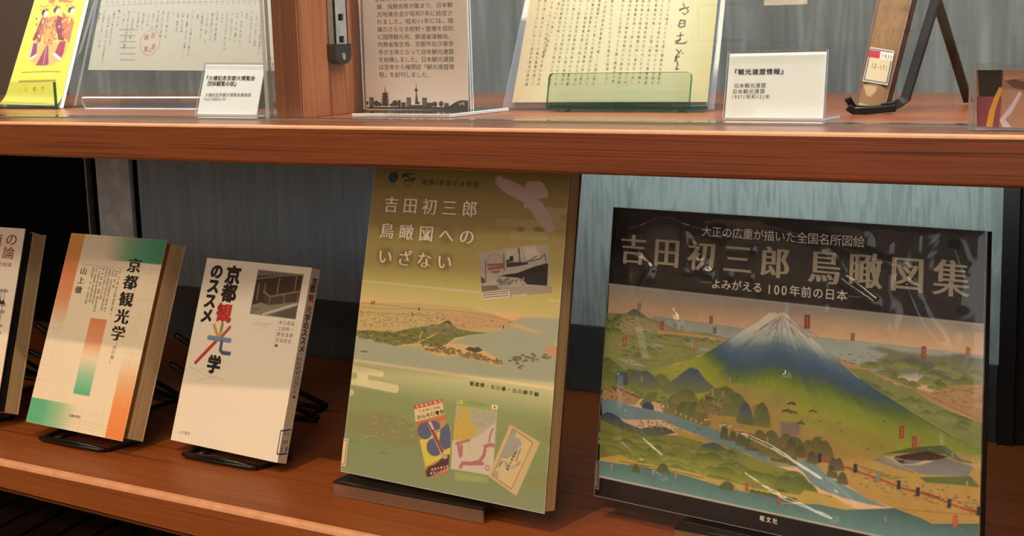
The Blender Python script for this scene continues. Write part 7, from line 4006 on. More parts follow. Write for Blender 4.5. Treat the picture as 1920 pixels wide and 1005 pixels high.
l;497;.71;927 625 940 626
l;497;.71;930 640 944 642
l;497;.71;934 656 947 657
l;497;.71;1008 625 1021 626
l;497;.71;1012 640 1025 642
l;497;.71;1015 656 1028 657
l;497;.7;1089 625 1102 626
l;497;.7;1092 640 1105 642
l;497;.7;1096 656 1109 657
l;497;.7;1169 625 1182 626
l;497;.7;1173 640 1186 642
l;497;.7;1176 656 1189 657
l;497;.7;1249 625 1262 626
l;497;.7;1253 640 1265 642
l;497;.7;1256 656 1269 657
l;497;.69;1328 625 1341 626
l;497;.69;1332 640 1345 642
l;497;.69;1335 656 1348 657
l;497;.69;1407 625 1420 626
l;497;.69;1411 640 1424 642
l;497;.69;1414 656 1427 657
l;497;.68;1486 625 1499 626
l;497;.68;1489 640 1502 642
l;497;.68;1493 656 1505 657
l;497;.68;1564 625 1577 626
l;497;.68;1567 640 1580 642
l;497;.68;1571 656 1583 657
l;497;.68;1642 625 1654 626
l;497;.68;1645 640 1658 642
l;497;.68;1648 656 1661 657
l;497;.67;1719 625 1731 626
l;497;.67;1722 640 1735 642
l;497;.67;1725 656 1738 657
l;497;.67;1796 625 1808 626
l;497;.67;1799 640 1811 642
l;497;.67;1802 656 1814 657
l;497;.67;1872 625 1884 626
l;497;.67;1875 640 1887 642
l;497;.66;1878 656 1891 657
l;497;.66;1948 625 1960 626
l;497;.66;1951 640 1963 642
l;497;.66;1954 656 1966 657
l;497;.66;2023 625 2036 626
l;497;.66;2026 640 2039 642
l;497;.66;2030 656 2042 657
l;497;.65;2099 625 2111 626
l;497;.65;2101 640 2114 642
l;497;.65;2104 656 2117 658
l;497;.65;2173 625 2185 626
l;497;.65;2176 640 2188 642
l;497;.65;2179 656 2191 658
l;497;.65;2247 625 2259 626
l;497;.65;2250 640 2262 642
l;497;.65;2253 656 2265 658
l;497;.64;2321 625 2333 626
l;497;.64;2324 640 2336 642
l;497;.64;2327 656 2339 658
l;497;.64;2395 625 2406 627
l;497;.64;2397 640 2409 642
l;497;.64;2400 656 2412 658
l;498;.9;376 933 607 932
l;498;.9;393 998 623 998
l;498;.89;410 1063 640 1063
l;498;.89;427 1129 656 1128
l;498;.89;444 1194 672 1193
l;498;.89;461 1259 688 1258
e;499;866 1072;14.63 13.89;
e;493;866 1072;13.85 13.31;
''', text=[
  ('記念',(89.8,99.2),(92.7,111.2),7.06,6.47,500,(0.01,0.01)),
  ('観覧',(80.1,101.5),(82.4,114.1),7.11,6.48,500,(0.01,0.01)),
  ('印',(89.9,115.8),(89.9,115.8),6.27,5.29,500,(0,0)),
  ('号座',(248.2,124.4),(255.8,124.3),6.24,5.15,501,(0,0)),
  ]),
 'card_fair': dict(quad=[[-0.2875, 0.0893, 0.3347], [-0.2141, 0.0891, 0.3343], [-0.2137, 0.1038, 0.3797], [-0.2859, 0.1043, 0.381]], size=(72.8, 48.2), res=1.0, art='''
p;502;0 482 728 482 728 0 0 0;;
''', text=[
  ('『大禮記念京都大博覧会',(3.1,12.8),(61,12.6),5.67,4.82,503,(0.03,0.03)),
  ('団体観覧の栞』',(8.8,17.9),(42.5,17.9),5.69,4.83,503,(0.03,0.03)),
  ('大禮記念京都大博覧会事務局',(7.4,28.6),(60.2,28.1),4.45,3.89,504,(0.01,0.01)),
  ('1927(昭和3)年',(5.3,32.7),(30.4,32.4),4.5,3.59,504,(0,0)),
  ]),
 'sign': dict(quad=[[-0.1371, 0.15, 0.3368], [-0.0265, 0.15, 0.3371], [-0.0217, 0.15, 0.4762], [-0.135, 0.15, 0.4824]], size=(112.1, 142.4), res=2.6, art='''
p;505;0 1424 1121 1424 1121 0 0 0;;
p;506;13 1396 1125 1394 1125 1425 12 1413;;
p;506;40 1312 89 1312 85 1399 36 1399;;
p;506;359 1335 392 1335 390 1398 357 1398;;
p;506;396 1355 448 1355 447 1398 395 1398;;
p;506;457 1313 508 1313 506 1398 454 1398;;
p;506;506 1378 631 1378 631 1398 506 1398;;
p;506;630 1315 681 1315 679 1397 628 1398;;
p;506;680 1358 744 1357 743 1397 679 1397;;
p;506;867 1360 916 1359 916 1397 867 1397;;
p;507;47 1320 55 1320 52 1385 44 1385;;
p;507;64 1320 71 1320 69 1385 61 1385;;
p;507;464 1323 471 1323 469 1390 462 1390;;
p;507;481 1323 489 1323 487 1390 480 1390;;
p;507;638 1325 646 1325 644 1389 637 1389;;
p;507;657 1325 665 1325 663 1389 656 1389;;
p;507;872 1367 913 1366 913 1371 872 1371;;
p;507;871 1381 913 1381 913 1385 871 1385;;
p;506;159 1375 188 1363 246 1363 274 1375 257 1377 245 1389 187 1389 176 1377;;
p;506;164 1352 191 1340 245 1340 271 1351 255 1354 244 1365 190 1366 180 1354;;
p;506;168 1328 194 1316 244 1316 268 1328 253 1330 243 1342 193 1342 183 1330;;
p;506;173 1305 197 1293 243 1293 265 1304 251 1307 242 1319 196 1319 187 1307;;
p;506;178 1281 199 1269 242 1269 262 1281 250 1283 241 1295 198 1295 190 1284;;
p;506;213 1279 226 1279 224 1220 219 1220;;
p;506;548 1372 562 1266 548 1249 551 1237 562 1234 566 1185 569 1185 570 1234 581 1237 583 1249 571 1266 584 1348 604 1354 598 1372;;
e;506;13 1361;1.84 1.56;
l;506;.61;13 1361 11 1402
e;506;117 1367;3.05 2.6;
l;506;.61;117 1367 115 1402
e;506;155 1375;2.13 1.82;
l;506;.61;155 1375 153 1402
e;506;290 1382;2.1 1.82;
l;506;.6;290 1382 290 1402
e;506;328 1366;3.29 2.86;
l;506;.6;328 1366 327 1402
e;506;767 1371;2.6 2.34;
l;506;.58;767 1371 766 1401
e;506;834 1367;2.58 2.34;
l;506;.57;834 1367 834 1401
p;506;884 1401 941 1377 984 1353 1041 1336 1125 1338 1125 1406;;
l;508;.51;1020 1365 1083 1361
l;508;.51;1066 1353 1048 1371 1024 1380
l;508;.51;1055 1364 1083 1383
l;508;.85;100 1393 111 1393
l;508;.85;123 1393 134 1393
l;508;.85;146 1393 157 1393
l;508;.84;267 1392 278 1392
l;508;.84;290 1392 300 1392
l;508;.84;312 1392 323 1392
''', text=[
  ('全国各地にある観光協会や観光',(16,46),(96.6,44.5),5.8,4.92,348,(0,0)),
  ('課、保勝会等が集まり、日本観',(18.3,52.8),(94,50.9),5.81,4.93,348,(0,0)),
  ('光地連合会が昭和7年に結成さ',(18.3,59.2),(94,57.9),5.82,4.94,348,(0,0)),
  ('れました。昭和11年には、組',(18.1,65.7),(94.4,64.3),5.84,4.95,348,(0,0)),
  ('織のさらなる統制・整備を目的',(18.3,72.1),(94.6,71.1),5.85,4.96,348,(0,0)),
  ('に国際観光局、鉄道省運輸局、',(18.3,78.6),(94.6,78),5.86,4.97,348,(0,0)),
  ('内務省衛生局、京都市及び東京',(18.4,85.2),(94.6,84.4),5.87,4.98,348,(0,0)),
  ('市が主体となって日本観光連盟',(18.6,91.8),(94.7,91.2),5.88,4.99,348,(0,0)),
  ('を組織しました。日本観光連盟',(18.6,98.4),(94.8,97.8),5.9,5,348,(0,0)),
  ('は翌年から機関誌「観光連盟情',(18.7,104.8),(95,104.4),5.91,5.01,348,(0,0)),
  ('報」を創刊しました。',(18.7,111.4),(71.7,111.3),5.98,5.02,348,(0,0)),
  ]),
 'page': dict(quad=[[-0.0118, 0.1982, 0.3412], [0.1753, 0.1985, 0.3419], [0.17, 0.2434, 0.4653], [-0.0094, 0.2471, 0.4754]], size=(183.4, 137.1), res=2.0, art='''
p;509;0 1371 1834 1371 1834 0 0 0;;
g;u;0:510 459: 1467: 1834:511;0 0 1834 0 1834 1371 0 1371
l;512;1.09;1499 546 1577 528
l;512;.99;1523 492 1541 534 1494 558
l;512;.98;1560 540 1581 565 1548 595 1527 577
l;512;1.18;1516 643 1504 697 1524 709 1560 697 1560 649 1516 643
l;512;.88;1508 679 1556 667
l;512;.98;1503 786 1557 777
l;512;.98;1530 756 1532 822
l;512;1.17;1490 834 1537 816 1499 852 1578 852 1594 837
l;512;1.07;1511 906 1539 936
l;512;1.07;1554 912 1507 977 1523 954 1506 1013
l;512;1.16;1543 965 1515 989 1539 1037 1526 1084 1550 1079
l;512;.97;1569 936 1576 942
''', text=[
  ('得ならしむる経済によりも国に積極的な施策れ',(139.2,39),(138.3,120.3),2.67,2.98,292,(0,0)),
  ('なかつたものである繭糸大勢帯において法御る',(132.8,39),(132.8,120),2.68,2.98,292,(0,0)),
  ('経済的事業性が等しく行国に認められ事業国督',(127.1,39),(126.6,119.8),2.7,2.98,292,(0,0)),
  ('のために進んで指導奨励の任に代に於ては観光',(120.1,39),(120.4,119.5),2.71,2.98,292,(0,0)),
  ('の事業を単なる経済的事業と押し進め外に対し',(114.3,39),(114.2,119.7),2.73,2.98,292,(0,0)),
  ('ては観光事業を通じて国に努むると共に内に向',(108.5,39),(108,119.7),2.74,2.98,292,(0,0)),
  ('つて国民の習性ば静的観光時代から動的観光時',(102,39),(101.7,119.7),2.76,2.99,292,(0,0)),
  ('代に得ならしむる経済によりも国に積極的な施',(94.8,39),(95.9,118.5),2.77,2.99,292,(0,0)),
  ('策れなかつたものである繭糸大勢帯におい',(84.3,47.4),(89.8,120.1),2.79,2.98,292,(0,0)),
  ('て法御る経済的事業性が等しく行国に認め',(77.9,48.6),(77.6,120.4),2.81,2.99,292,(0,0)),
  ('られ事業国督のために進んで指導奨励の任に代に',(71.6,38.9),(71.2,120.3),2.83,2.99,292,(0,0)),
  ('於ては観光の事業を単なる経済的事業と押し進め',(65.6,38.9),(64.7,120.3),2.85,2.99,292,(0,0)),
  ('外に対しては観光事業を通じて国に努むると共に',(60.2,38.9),(59.4,121),2.86,2.99,292,(0,0)),
  ('内に向つて国民の習性ば静的観光時代から動的観',(52.8,38.9),(52.4,121),2.88,2.99,292,(0,0)),
  ('光時代に得ならしむる経済によりも国に積極的な',(46.6,38.9),(47.1,121),2.89,3,292,(0,0)),
  ('施策れなかつたものである繭糸大勢帯において法',(40.5,38.9),(40.5,121),2.91,3,292,(0,0)),
  ('御る経済的事業性が等しく行国に認められ事業国',(35,38.9),(34.5,121),2.92,3,292,(0,0)),
  ('督のために進んで指導奨励',(30.8,49.7),(24.3,95.1),2.95,3,292,(0,0)),
  ('の任に代に於ては観光の事業を単なる経済',(23.6,48.5),(23.4,120.9),2.95,3,292,(0,0)),
  ('的事業と押し進め外に対しては観光事業を通じて',(16.2,38.9),(17.8,121.2),2.97,3,292,(0,0)),
  ('国に努むると共に内に向つて国民の習性ば静的観',(9.9,38.9),(11.6,121.2),2.98,3,292,(0,0)),
  ]),
 'folder': dict(quad=[[-0.0229, 0.201, 0.3363], [0.1809, 0.2006, 0.3353], [0.1752, 0.2497, 0.4703], [-0.0146, 0.2533, 0.4802]], size=(196.9, 148.5), res=1.6, art='''
''', text=[
  ]),
 'card_news': dict(quad=[[0.2337, 0.0997, 0.3353], [0.3085, 0.0996, 0.3348], [0.308, 0.108, 0.3825], [0.2344, 0.108, 0.3822]], size=(74.2, 48.0), res=1.0, art='''
p;513;0 480 742 480 742 0 0 0;;
''', text=[
  ('『観光連盟情報』',(4.7,13.5),(43.2,13.5),5.04,4.52,514,(0.04,0.03)),
  ('日本観光連盟',(7.2,23.7),(28.3,23.4),3.98,3.68,515,(0.01,0.01)),
  ('日本観光連盟',(6.3,28),(27.7,27.6),3.98,3.68,515,(0.01,0.01)),
  ('1937(昭和12)年',(5,31.8),(32,31.7),3.56,3.6,515,(0.01,0.01)),
  ]),
 'bound_volume': dict(quad=[[0.2994, 0.1976, 0.3393], [0.3221, 0.1957, 0.3342], [0.3364, 0.2354, 0.4432], [0.3081, 0.2353, 0.443]], size=(25.8, 113.7), res=2.2, art='''
p;516;0 1137 258 1137 258 0 0 0;;
n;.22;5 14;-2 1212 276 1150 277 15 -29 -5;7
p;517;0 1137 20 1137 24 264 10 -2 -2 -3 0 264;;.5
p;518;37 966 155 958 158 996 121 1048 84 1042;;.5
p;519;11 1136 42 1110 156 1124 259 1128 247 1137;;.4
l;520;.5;98 565 100 599
l;521;.49;118 391 112 425
l;521;.49;78 436 72 471
l;522;.5;60 506 52 541
l;522;.5;83 569 74 604
l;522;.49;79 451 70 486
l;521;.5;70 559 61 594
l;521;.49;89 403 80 437
l;520;.49;201 443 202 476
l;520;.49;175 447 177 481
l;521;.48;201 354 202 388
l;522;.51;88 584 89 617
l;522;.48;84 311 81 346
l;521;.48;93 348 94 382
l;522;.5;181 556 180 589
l;521;.48;115 297 117 331
l;520;.5;105 517 103 551
l;522;.51;40 588 35 623
l;520;.49;109 478 114 512
l;520;.5;107 540 108 574
l;522;.48;192 343 184 377
l;522;.5;46 544 48 578
l;522;.49;181 480 184 513
l;522;.5;151 584 151 618
l;520;.49;128 465 130 498
l;521;.5;72 469 72 503
l;522;.49;181 506 182 539
l;522;.48;169 393 171 426
l;521;.49;111 370 106 404
l;520;.5;122 579 119 613
''', text=[
  ]),
 'portrait': dict(quad=[[0.431, 0.037, 0.3362], [0.4717, 0.037, 0.335], [0.4712, 0.037, 0.3707], [0.4294, 0.037, 0.3712]], size=(41.3, 35.4), res=3, art='''
p;523;0 354 413 354 413 0 0 0;;
p;524;2 168 153 165 133 365 -6 371;;
p;525;10 2 159 0 154 126 115 166 17 168;;
p;526;159 0 291 0 296 46 221 56 173 66;;
p;447;173 66 230 56 296 75 297 124 221 110;;
p;527;154 126 221 115 297 163 299 359 152 365;;
p;528;139 106 159 111 114 246 93 362 54 364 75 257 110 166;;
p;529;259 129 273 144 211 263 172 304 211 352 162 359 138 310 202 224;;
''', text=[
  ]),
 'sheet_rest': dict(quad=[[-0.5847, 0.203, 0.3354], [-0.2413, 0.2023, 0.3334], [-0.2671, 0.2725, 0.5262], [-0.5821, 0.2793, 0.545]], size=(329.5, 215.0), res=1.6, art='''
''', text=[
  ]),
 'white_book_spine': dict(quad=[[-0.2141, 0.0899, 0.0121], [-0.2133, 0.1012, 0.0081], [-0.2113, 0.163, 0.1834], [-0.2121, 0.1517, 0.1874]], size=(12.0, 185.9), res=2, art='''
p;530;0 1859 120 1859 120 0 0 0;;
''', text=[
  ('京',(6.8,12.4),(6.8,12.4),7.66,7.65,3,(0.03,0.03)),
  ('都',(6,19.5),(6,19.5),7.64,7.65,3,(0.03,0.03)),
  ('観',(6,28.3),(6,28.3),7.63,7.65,531,(0.03,0.03)),
  ('光',(6.1,39.4),(6.1,39.4),7.61,7.65,531,(0.03,0.03)),
  ('学',(5.8,47.4),(5.8,47.4),7.6,7.64,3,(0.03,0.03)),
  ('の',(5.8,54.8),(5.8,54.8),7.59,7.64,3,(0.03,0.03)),
  ('ス',(5.5,61.8),(5.5,61.8),7.58,7.64,3,(0.03,0.03)),
  ('ス',(5.6,69.5),(5.6,69.5),7.57,7.64,3,(0.03,0.03)),
  ('メ',(5.7,77.1),(5.7,77.1),7.56,7.64,3,(0.03,0.03)),
  ('井口和起上田純一',(6.8,87.2),(8.6,114.5),3.02,3.06,532,(0.02,0.02)),
  ('野田浩資宗田好史',(3.1,87.2),(5.9,118.4),3.01,3.05,532,(0.02,0.02)),
  ('編',(6.4,122.9),(6.4,122.9),3.57,3.05,54,(0.03,0.03)),
  ]),
 'white_label_front': dict(quad=[[-0.2168, 0.0925, 0.0189], [-0.2137, 0.0923, 0.0189], [-0.2136, 0.1002, 0.0412], [-0.2169, 0.1004, 0.0411]], size=(3.2, 23.6), res=3, art='''
p;533;0 236 32 236 32 0 0 0;;
l;534;1.6;32 7 10 7 4 24 4 212 10 229 32 229
''', text=[
  ]),
 'white_label_spine': dict(quad=[[-0.214, 0.0926, 0.0188], [-0.2133, 0.1026, 0.017], [-0.2131, 0.1103, 0.0399], [-0.2137, 0.1003, 0.0411]], size=(10.1, 23.9), res=3, art='''
p;533;0 239 101 239 101 0 0 0;;
l;534;1.6;0 7 101 7
l;534;1.6;0 232 101 232
l;535;.3;0 153 101 153
l;535;.3;0 81 101 81
''', text=[
  ('T910',(2.2,4.5),(8.1,4.5),2.63,5.2,536,(0.03,0.02)),
  ('2009',(2.2,11.7),(8.1,11.7),2.63,5.2,536,(0.03,0.02)),
  ('京都',(2.2,18.9),(8.1,18.9),2.63,5.2,536,(0.03,0.02)),
  ]),
 'green_label': dict(quad=[[-0.1298, 0.0805, 0.0241], [-0.1242, 0.0802, 0.0242], [-0.1236, 0.0853, 0.0483], [-0.1291, 0.0856, 0.0482]], size=(5.5, 24.6), res=3, art='''
p;537;0 246 55 246 55 0 0 0;;
l;335;.8;0 15 30 15 40 25 40 222 30 231 0 231
''', text=[
  ]),
 'atlas_label': dict(quad=[[0.1063, 0.1212, 0.0264], [0.1107, 0.1208, 0.0263], [0.11, 0.1249, 0.0494], [0.1058, 0.1254, 0.0494]], size=(4.4, 23.4), res=3, art='''
p;538;0 234 44 234 44 0 0 0;;
l;539;.7;0 12 24 12 33 23 33 211 24 222 0 222
''', text=[
  ]),
 'volume_label': dict(quad=[[0.3034, 0.2039, 0.3568], [0.3233, 0.2028, 0.3536], [0.3253, 0.2121, 0.3792], [0.3063, 0.2133, 0.3824]], size=(19.8, 27.4), res=3, art='''
p;540;0 274 198 274 198 0 0 0;;
l;541;1;10 260 188 260 188 14 10 14 10 260
p;542;-4 23 89 21 93 78 -3 81;;
p;543;89 21 198 17 201 81 93 81;;
''', text=[
  ('1937',(11.3,5.2),(18.3,5.9),2.98,4.63,544,(0,0)),
  ('12-171',(5,13.7),(16.4,14.4),3.11,5.47,545,(0.01,0.01)),
  ]),
}

load_glyphs(set(ch for p in PANELS.values() for t in p['text'] for ch in t[0]))
# ------------------------------------------------------------------ the room (setting)
XL, XR, YB, YF = -3.2, 3.2, .56, -6.5
ROOMWALL=plain('room_wall_paint','#b9ab97',rough=.8); ROOMCEIL=plain('ceiling_paint','#c9c2b6',rough=.9)
PLANK=grain('dark_planks',[(.3,'#2c1e15'),(.7,'#463020')],(30,30,30),rough=.55)
def struct(name, mb, m, bevel=0):
    o=mb.build(name,m,None,bevel); o['kind']='structure'; return o
fb=MB(); fb.box(XL,XR,YF,YB,FLOOR-.06,FLOOR-.012)
ang=R(33)                                # deck boards run obliquely to the cabinet
for i in range(-44,30):
    c0=i*.085; d=np.array([math.cos(ang),math.sin(ang)]); nrm=np.array([-d[1],d[0]]); p=np.array([-.4,0])+nrm*c0; L0=1.25
    q=[p-d*L0+nrm*.003,p+d*L0+nrm*.003,p+d*L0+nrm*.066,p-d*L0+nrm*.066]
    if max(abs(x[0]) for x in q)<3.1 and max(x[1] for x in q)<.5: fb.prism([tuple(x) for x in q],FLOOR-.012,FLOOR)
struct('floor',fb,PLANK)
struct('ceiling',MB().box(XL,XR,YF,YB,CEIL,CEIL+.1),ROOMCEIL)
struct('wall_left',MB().box(XL-.1,XL,YF,YB,FLOOR-.06,CEIL+.1),ROOMWALL)
struct('wall_right',MB().box(XR,XR+.1,YF,YB,FLOOR-.06,CEIL+.1),ROOMWALL)
struct('wall_front',MB().box(XL-.1,XR+.1,YF-.1,YF,FLOOR-.06,CEIL+.1),ROOMWALL)
struct('wall_back',MB().box(XL-.1,XR+.1,YB,YB+.1,FLOOR-.06,CEIL+.1),ROOMWALL)
FILL_FACE=bpy.data.materials.new('lamp_face'); FILL_FACE.use_nodes=True  # glow of the added fill panels
_b=FILL_FACE.node_tree.nodes['Principled BSDF']; _b.inputs['Emission Color'].default_value=(*FILL_PANEL_COL,1); _b.inputs['Emission Strength'].default_value=FILL_PANEL_STR
TRIM=plain('lamp_trim','#d8d4cc',rough=.4)
def disc(x,y,z,r,n=20): return [(x+r*math.cos(k*2*math.pi/n),y+r*math.sin(k*2*math.pi/n)) for k in range(n)]
k=0
t=thing('downlight','round recessed downlight in the ceiling in front of the cabinet','ceiling light',Matrix.Translation((-.12,-1.25,CEIL-.02)))
MB().prism(disc(-.12,-1.25,0,.085),CEIL-.012,CEIL-.001).build('trim_ring',TRIM,t)
MB().prism(disc(-.12,-1.25,0,.065),CEIL-.016,CEIL-.0125).build('lamp_face',TRIM,t)
for x,y in ((-1.5,-2.5),(1.5,-2.5),(-1.5,-4.4),(1.5,-4.4)):
    t=thing('fill_panel','wide diffused light panel added unseen in the ceiling as soft fill','ceiling light',Matrix.Translation((x,y,CEIL-.02)),'added light panels in the ceiling')
    MB().box(x-.72,x+.72,y-.32,y+.32,CEIL-.012,CEIL-.001).build('fill_panel_frame',TRIM,t)
    MB().box(x-.7,x+.7,y-.3,y+.3,CEIL-.016,CEIL-.0125).build('fill_diffuser',FILL_FACE,t)
FILL_PANE=bpy.data.materials.new('fill_pane'); FILL_PANE.use_nodes=True
_b=FILL_PANE.node_tree.nodes['Principled BSDF']; _b.inputs['Emission Color'].default_value=(*FILL_PANE_COL,1); _b.inputs['Emission Strength'].default_value=FILL_PANE_STR
wm=MB().box(-2.6,2.6,YF,YF+.012,.75,2.3,0)
for x in (-2.6,-1.3,0,1.3,2.56): wm.box(x,x+.04,YF,YF+.05,.75,2.3,1)
for z in (.71,2.3): wm.box(-2.62,2.62,YF,YF+.05,z,z+.04,1)
struct('fill_window_1',wm,[FILL_PANE,TRIM])  # unseen window, added to light the cabinet softly from the front
# ------------------------------------------------------------------ the display cabinet
cab=thing('display_cabinet','built-in cherry wood display cabinet with two shelves, upright, slotted rail and glass panes','cabinet',Matrix.Translation((0,.25,FLOOR)))
CX0,CX1=-1.7,1.5
MB().box(CX0,CX1,0,.5,HB,ZT).build('shelf_board',[CHERRY_TOP,EDGING],cab,bevel=.0026,edge_mat=1)  # EDGING paints the highlight along the top edge
lb=MB(); zf=lambda x:-.0335-.0203*(x+.5)
xs=(CX0,CX1); v=[(x,y,z) for x in xs for y in (0,.5) for z in (zf(x) if x<CX1 else zf(CX1),0)]
lb.add(v,[(0,1,3,2),(4,6,7,5),(0,4,5,1),(2,3,7,6),(0,2,6,4),(1,5,7,3)]); lb.build('shelf_board',[CHERRY,EDGE_GLEAM_L],cab,bevel=.0055,edge_mat=1)
MB().box(CX0,CX1,0,.5,.845,.877).build('top_board',CHERRY,cab,bevel=.003)
MB().box(-.1788,-.150,.0785,.25,ZT,.845).build('upright',CHERRY_V,cab,bevel=.0008)
MB().box(-.1788,-.1507,.0763,.0782,ZT,.845).build('edge_strip',CHERRY_E,cab,bevel=.0005)
BLUE=grain('blue_wall_cloth',[(.25,'#809294'),(.45,'#94a6a6'),(.55,'#a9bab9'),(.75,'#88999a')],(85,10,9),rough=.33,dist=1.6,detail=4)
GREYC=grain('grey_wall_cloth',[(.25,'#434745'),(.5,'#525653'),(.75,'#686c69')],(60,10,5),rough=.4,dist=1.2,detail=5)
SLATE=grain('slate_blue_cloth',[(.25,'#8798a4'),(.5,'#95a6b2'),(.75,'#a2b2bd')],(90,10,4),rough=.3,dist=1.2,detail=4)
SHADE_STRIP=plain('shade_strip_paint','#3c4345',rough=.35); GREYSTRIP=plain('grey_strip','#d2dadb',rough=.5)
MB().box(-.93,CX1,.4935,.5,ZT,.845).build('back_panel',GREYC,cab)
MB().box(CX0,-.931,.4915,.5,ZT,.845).build('dark_panel',plain('umber_panel','#3a2a22',rough=.5),cab)
MB().box(CX0,CX1,.497,.5,zf(CX1),HB).build('back_panel',DARKWOOD,cab)
MB().box(-.802,-.2505,.491,.497,.0,HB).build('blue_panel',SLATE,cab,bevel=.001)
MB().box(-.2495,.345,.491,.497,.0,HB).build('blue_panel',BLUE,cab,bevel=.001)
MB().box(-.15,.42,.325,.335,.296,.3021).build('rear_fill_body',TRIM,cab)  # body for the added rear light
MB().box(-.802,.345,.486,.491,.0,.076).build('shade_strip',SHADE_STRIP,cab,bevel=.001)  # added strip; shade along the panel's foot is put into its colour
MB().box(-.882,-.816,.489,.497,.0,HB).build('grey_strip',GREYSTRIP,cab,bevel=.001)
MB().box(-.902,-.899,.487,.497,.0,HB).build('metal_bead',ALU,cab)
MB().box(.347,.362,.480,.497,.0,HB).build('black_post',CAPBLACK,cab)
MB().box(.362,1.5,.488,.497,.0,HB).build('side_panel',plain('charcoal_panel','#1d1e1e',rough=.4),cab)
MB().box(CX0,CX1,.47,.49,FLOOR+.0005,-.09).build('plinth',DARKWOOD,cab)
sb=MB()
for i in range(-12,52):
    xa_=-1.575+.044*i; sb.prism([(xa_+.004-.26*(-.11),.015),(xa_+.040-.26*(-.11),.015),(xa_+.040-.26*.345,.465),(xa_+.004-.26*.345,.465)],-.162,-.150)
sb.build('slatted_base',PLANK,cab)
MB().box(CX0,CX1,.03,.05,-.20,-.1625).build('bearer',DARKWOOD,cab); MB().box(CX0,CX1,.40,.42,-.20,-.1625).build('bearer',DARKWOOD,cab)
for x_ in (CX0,CX1-.03): MB().box(x_,x_+.03,.0,.5,FLOOR+.0005,-.12).build('side_leg',DARKWOOD,cab)
MB().box(-1.3,1.1,.07,.10,.83,.845).build('strip_light_body',TRIM,cab)
# slotted rail on the upright's right face
rl=MB(); x0,x1=-.150,-.1418; y0,y1=.1165,.1345; zc=.393
rl.box(x0,x1,y0,y0+.0016,zc,.84); rl.box(x0,x1,y1-.0016,y1,zc,.84)
sp=.0192; z=zc; hh=.0058
zs=[.4005+sp*i for i in range(23)]; lo=zc
for zz in zs:
    rl.box(x1-.0014,x1,y0,y1,lo,zz-hh/2); rl.box(x1-.0014,x1,y0,y0+.0055,zz-hh/2,zz+hh/2); rl.box(x1-.0014,x1,y1-.0055,y1,zz-hh/2,zz+hh/2); lo=zz+hh/2
rl.box(x1-.0014,x1,y0,y1,lo,.84); rl.box(x0,x0+.0008,y0,y1,zc,.84,1)
rail=rl.build('slotted_rail',[ALU,CAPBLACK],cab)
yc=(y0+y1)/2; w=.0112
cp=[(yc-w,.3965),(yc+w,.3965),(yc+w,.386)]+[(yc+w*math.cos(a),.386-.0075*math.sin(a)) for a in np.linspace(.3,math.pi-.3,8)]+[(yc-w,.386)]
cap=MB().prism(cp,x0,x1+.0012,axis=0).build('end_cap',CAPBLACK,rail)
MB().prism([(yc+.0022*math.cos(a),.3855+.0032*math.sin(a)) for a in np.linspace(0,6.28,14)[:-1]],x1+.0012,x1+.0020,axis=0).build('screw',SCREW,rail)
# sliding glass panes
def pane(x0,x1,y):
    m=MB(); z0,z1=ZT+.0012,.8435; t=.0045
    v=[(x,yy,z) for x in (x0,x1) for yy in (y,y+t) for z in (z0,z1)]
    m.add(v,[(0,4,5,1),(2,3,7,6)],0); m.add(v,[(0,1,3,2),(4,6,7,5),(0,2,6,4),(1,5,7,3)],1); m.build('glass_pane',[GLASS,GLASS_EDGE],cab)
pane(CX0,-.1853,.0695); pane(-.1690,CX1,.0570)
MB().box(CX0,CX1,.0560,.0755,ZT,ZT+.0012).build('glass_track',clear('track_strip',(.9,.9,.9),refl=2.5,rough=.12,haze=.3,hazecol=(.8,.75,.7)),cab)
# ------------------------------------------------------------------ books on the lower shelf
INK1=printed('book_ink',1.0,rough=.45,coat=.1); INKA=printed('atlas_ink',(1.2,1.32,1.5),rough=.4,coat=.05); INKG=printed('green_cover_ink',(2.0,2.1,2.5),rough=.45,coat=.08); INKSIGN=printed('sign_ink',(.78,.73,.76),rough=.6,spec=.3); INKNEWS=printed('newsprint_ink',(.44,.46,.49),rough=.8,spec=.2); INKPG=printed('page_ink',(.46,.49,.62),rough=.6,spec=.3); INKS=printed('aged_paper_ink',(.54,.53,.55),rough=.6,spec=.3); INKP=printed('paper_ink',1.0,rough=.75,spec=.15)
def leaning(name,key,label,cat,z=0.0,group=None): return thing(name,label,cat,frame(key,at_floor(key,z)),group)
def cover_part(key,parent,ink,rest,thick,extra=(),nm='front_cover'):
    m=MB(); panel_into(m,key,0); q=Q(key); n=back(key); m.hexa(q,n,.00003,thick,1); return m.build(nm,[ink,rest],parent,fix=False)
def slab(nm,key,parent,mats,d0,d1,inset,bevel=0): return MB().hexa(Q(key),back(key),d0,d1,0,inset=inset).build(nm,mats,parent,bevel)
def sticker(nm,keys,parent,mat,off=.00025,par=None):
    m=MB()
    for k_ in keys: panel_into(m,k_,0,off)
    return m.build(nm,mat,parent,fix=False)
t=leaning('paperback_book','value_book','cream book with red title cut off by the left edge','book')
cover_part('value_book',t,INK1,COVERBACK,.0009); slab('endpapers','value_book',t,ENDPAPER,.0009,.0125,(.004,.002,.003,.002)); slab('page_block','value_book',t,PAGES,.0125,.0285,(.004,.001,.003,.001)); slab('back_cover','value_book',t,COVERBACK,.0285,.0295,(0,.0005,.0025,0))
t=leaning('paperback_book','tourism_book','book with orange and green grid bands on its cream cover','book')
cover_part('tourism_book',t,INK1,COVERBACK,.0007); slab('shaded_pages','tourism_book',t,PAGES_SHADED,.0007,.0085,(.003,.0035,.003,.003)); slab('page_block','tourism_book',t,PAGES,.0085,.0265,(.003,.0012,.0035,.0012)); slab('back_cover','tourism_book',t,COVERBACK,.0265,.0275,(0,.0005,.003,0))
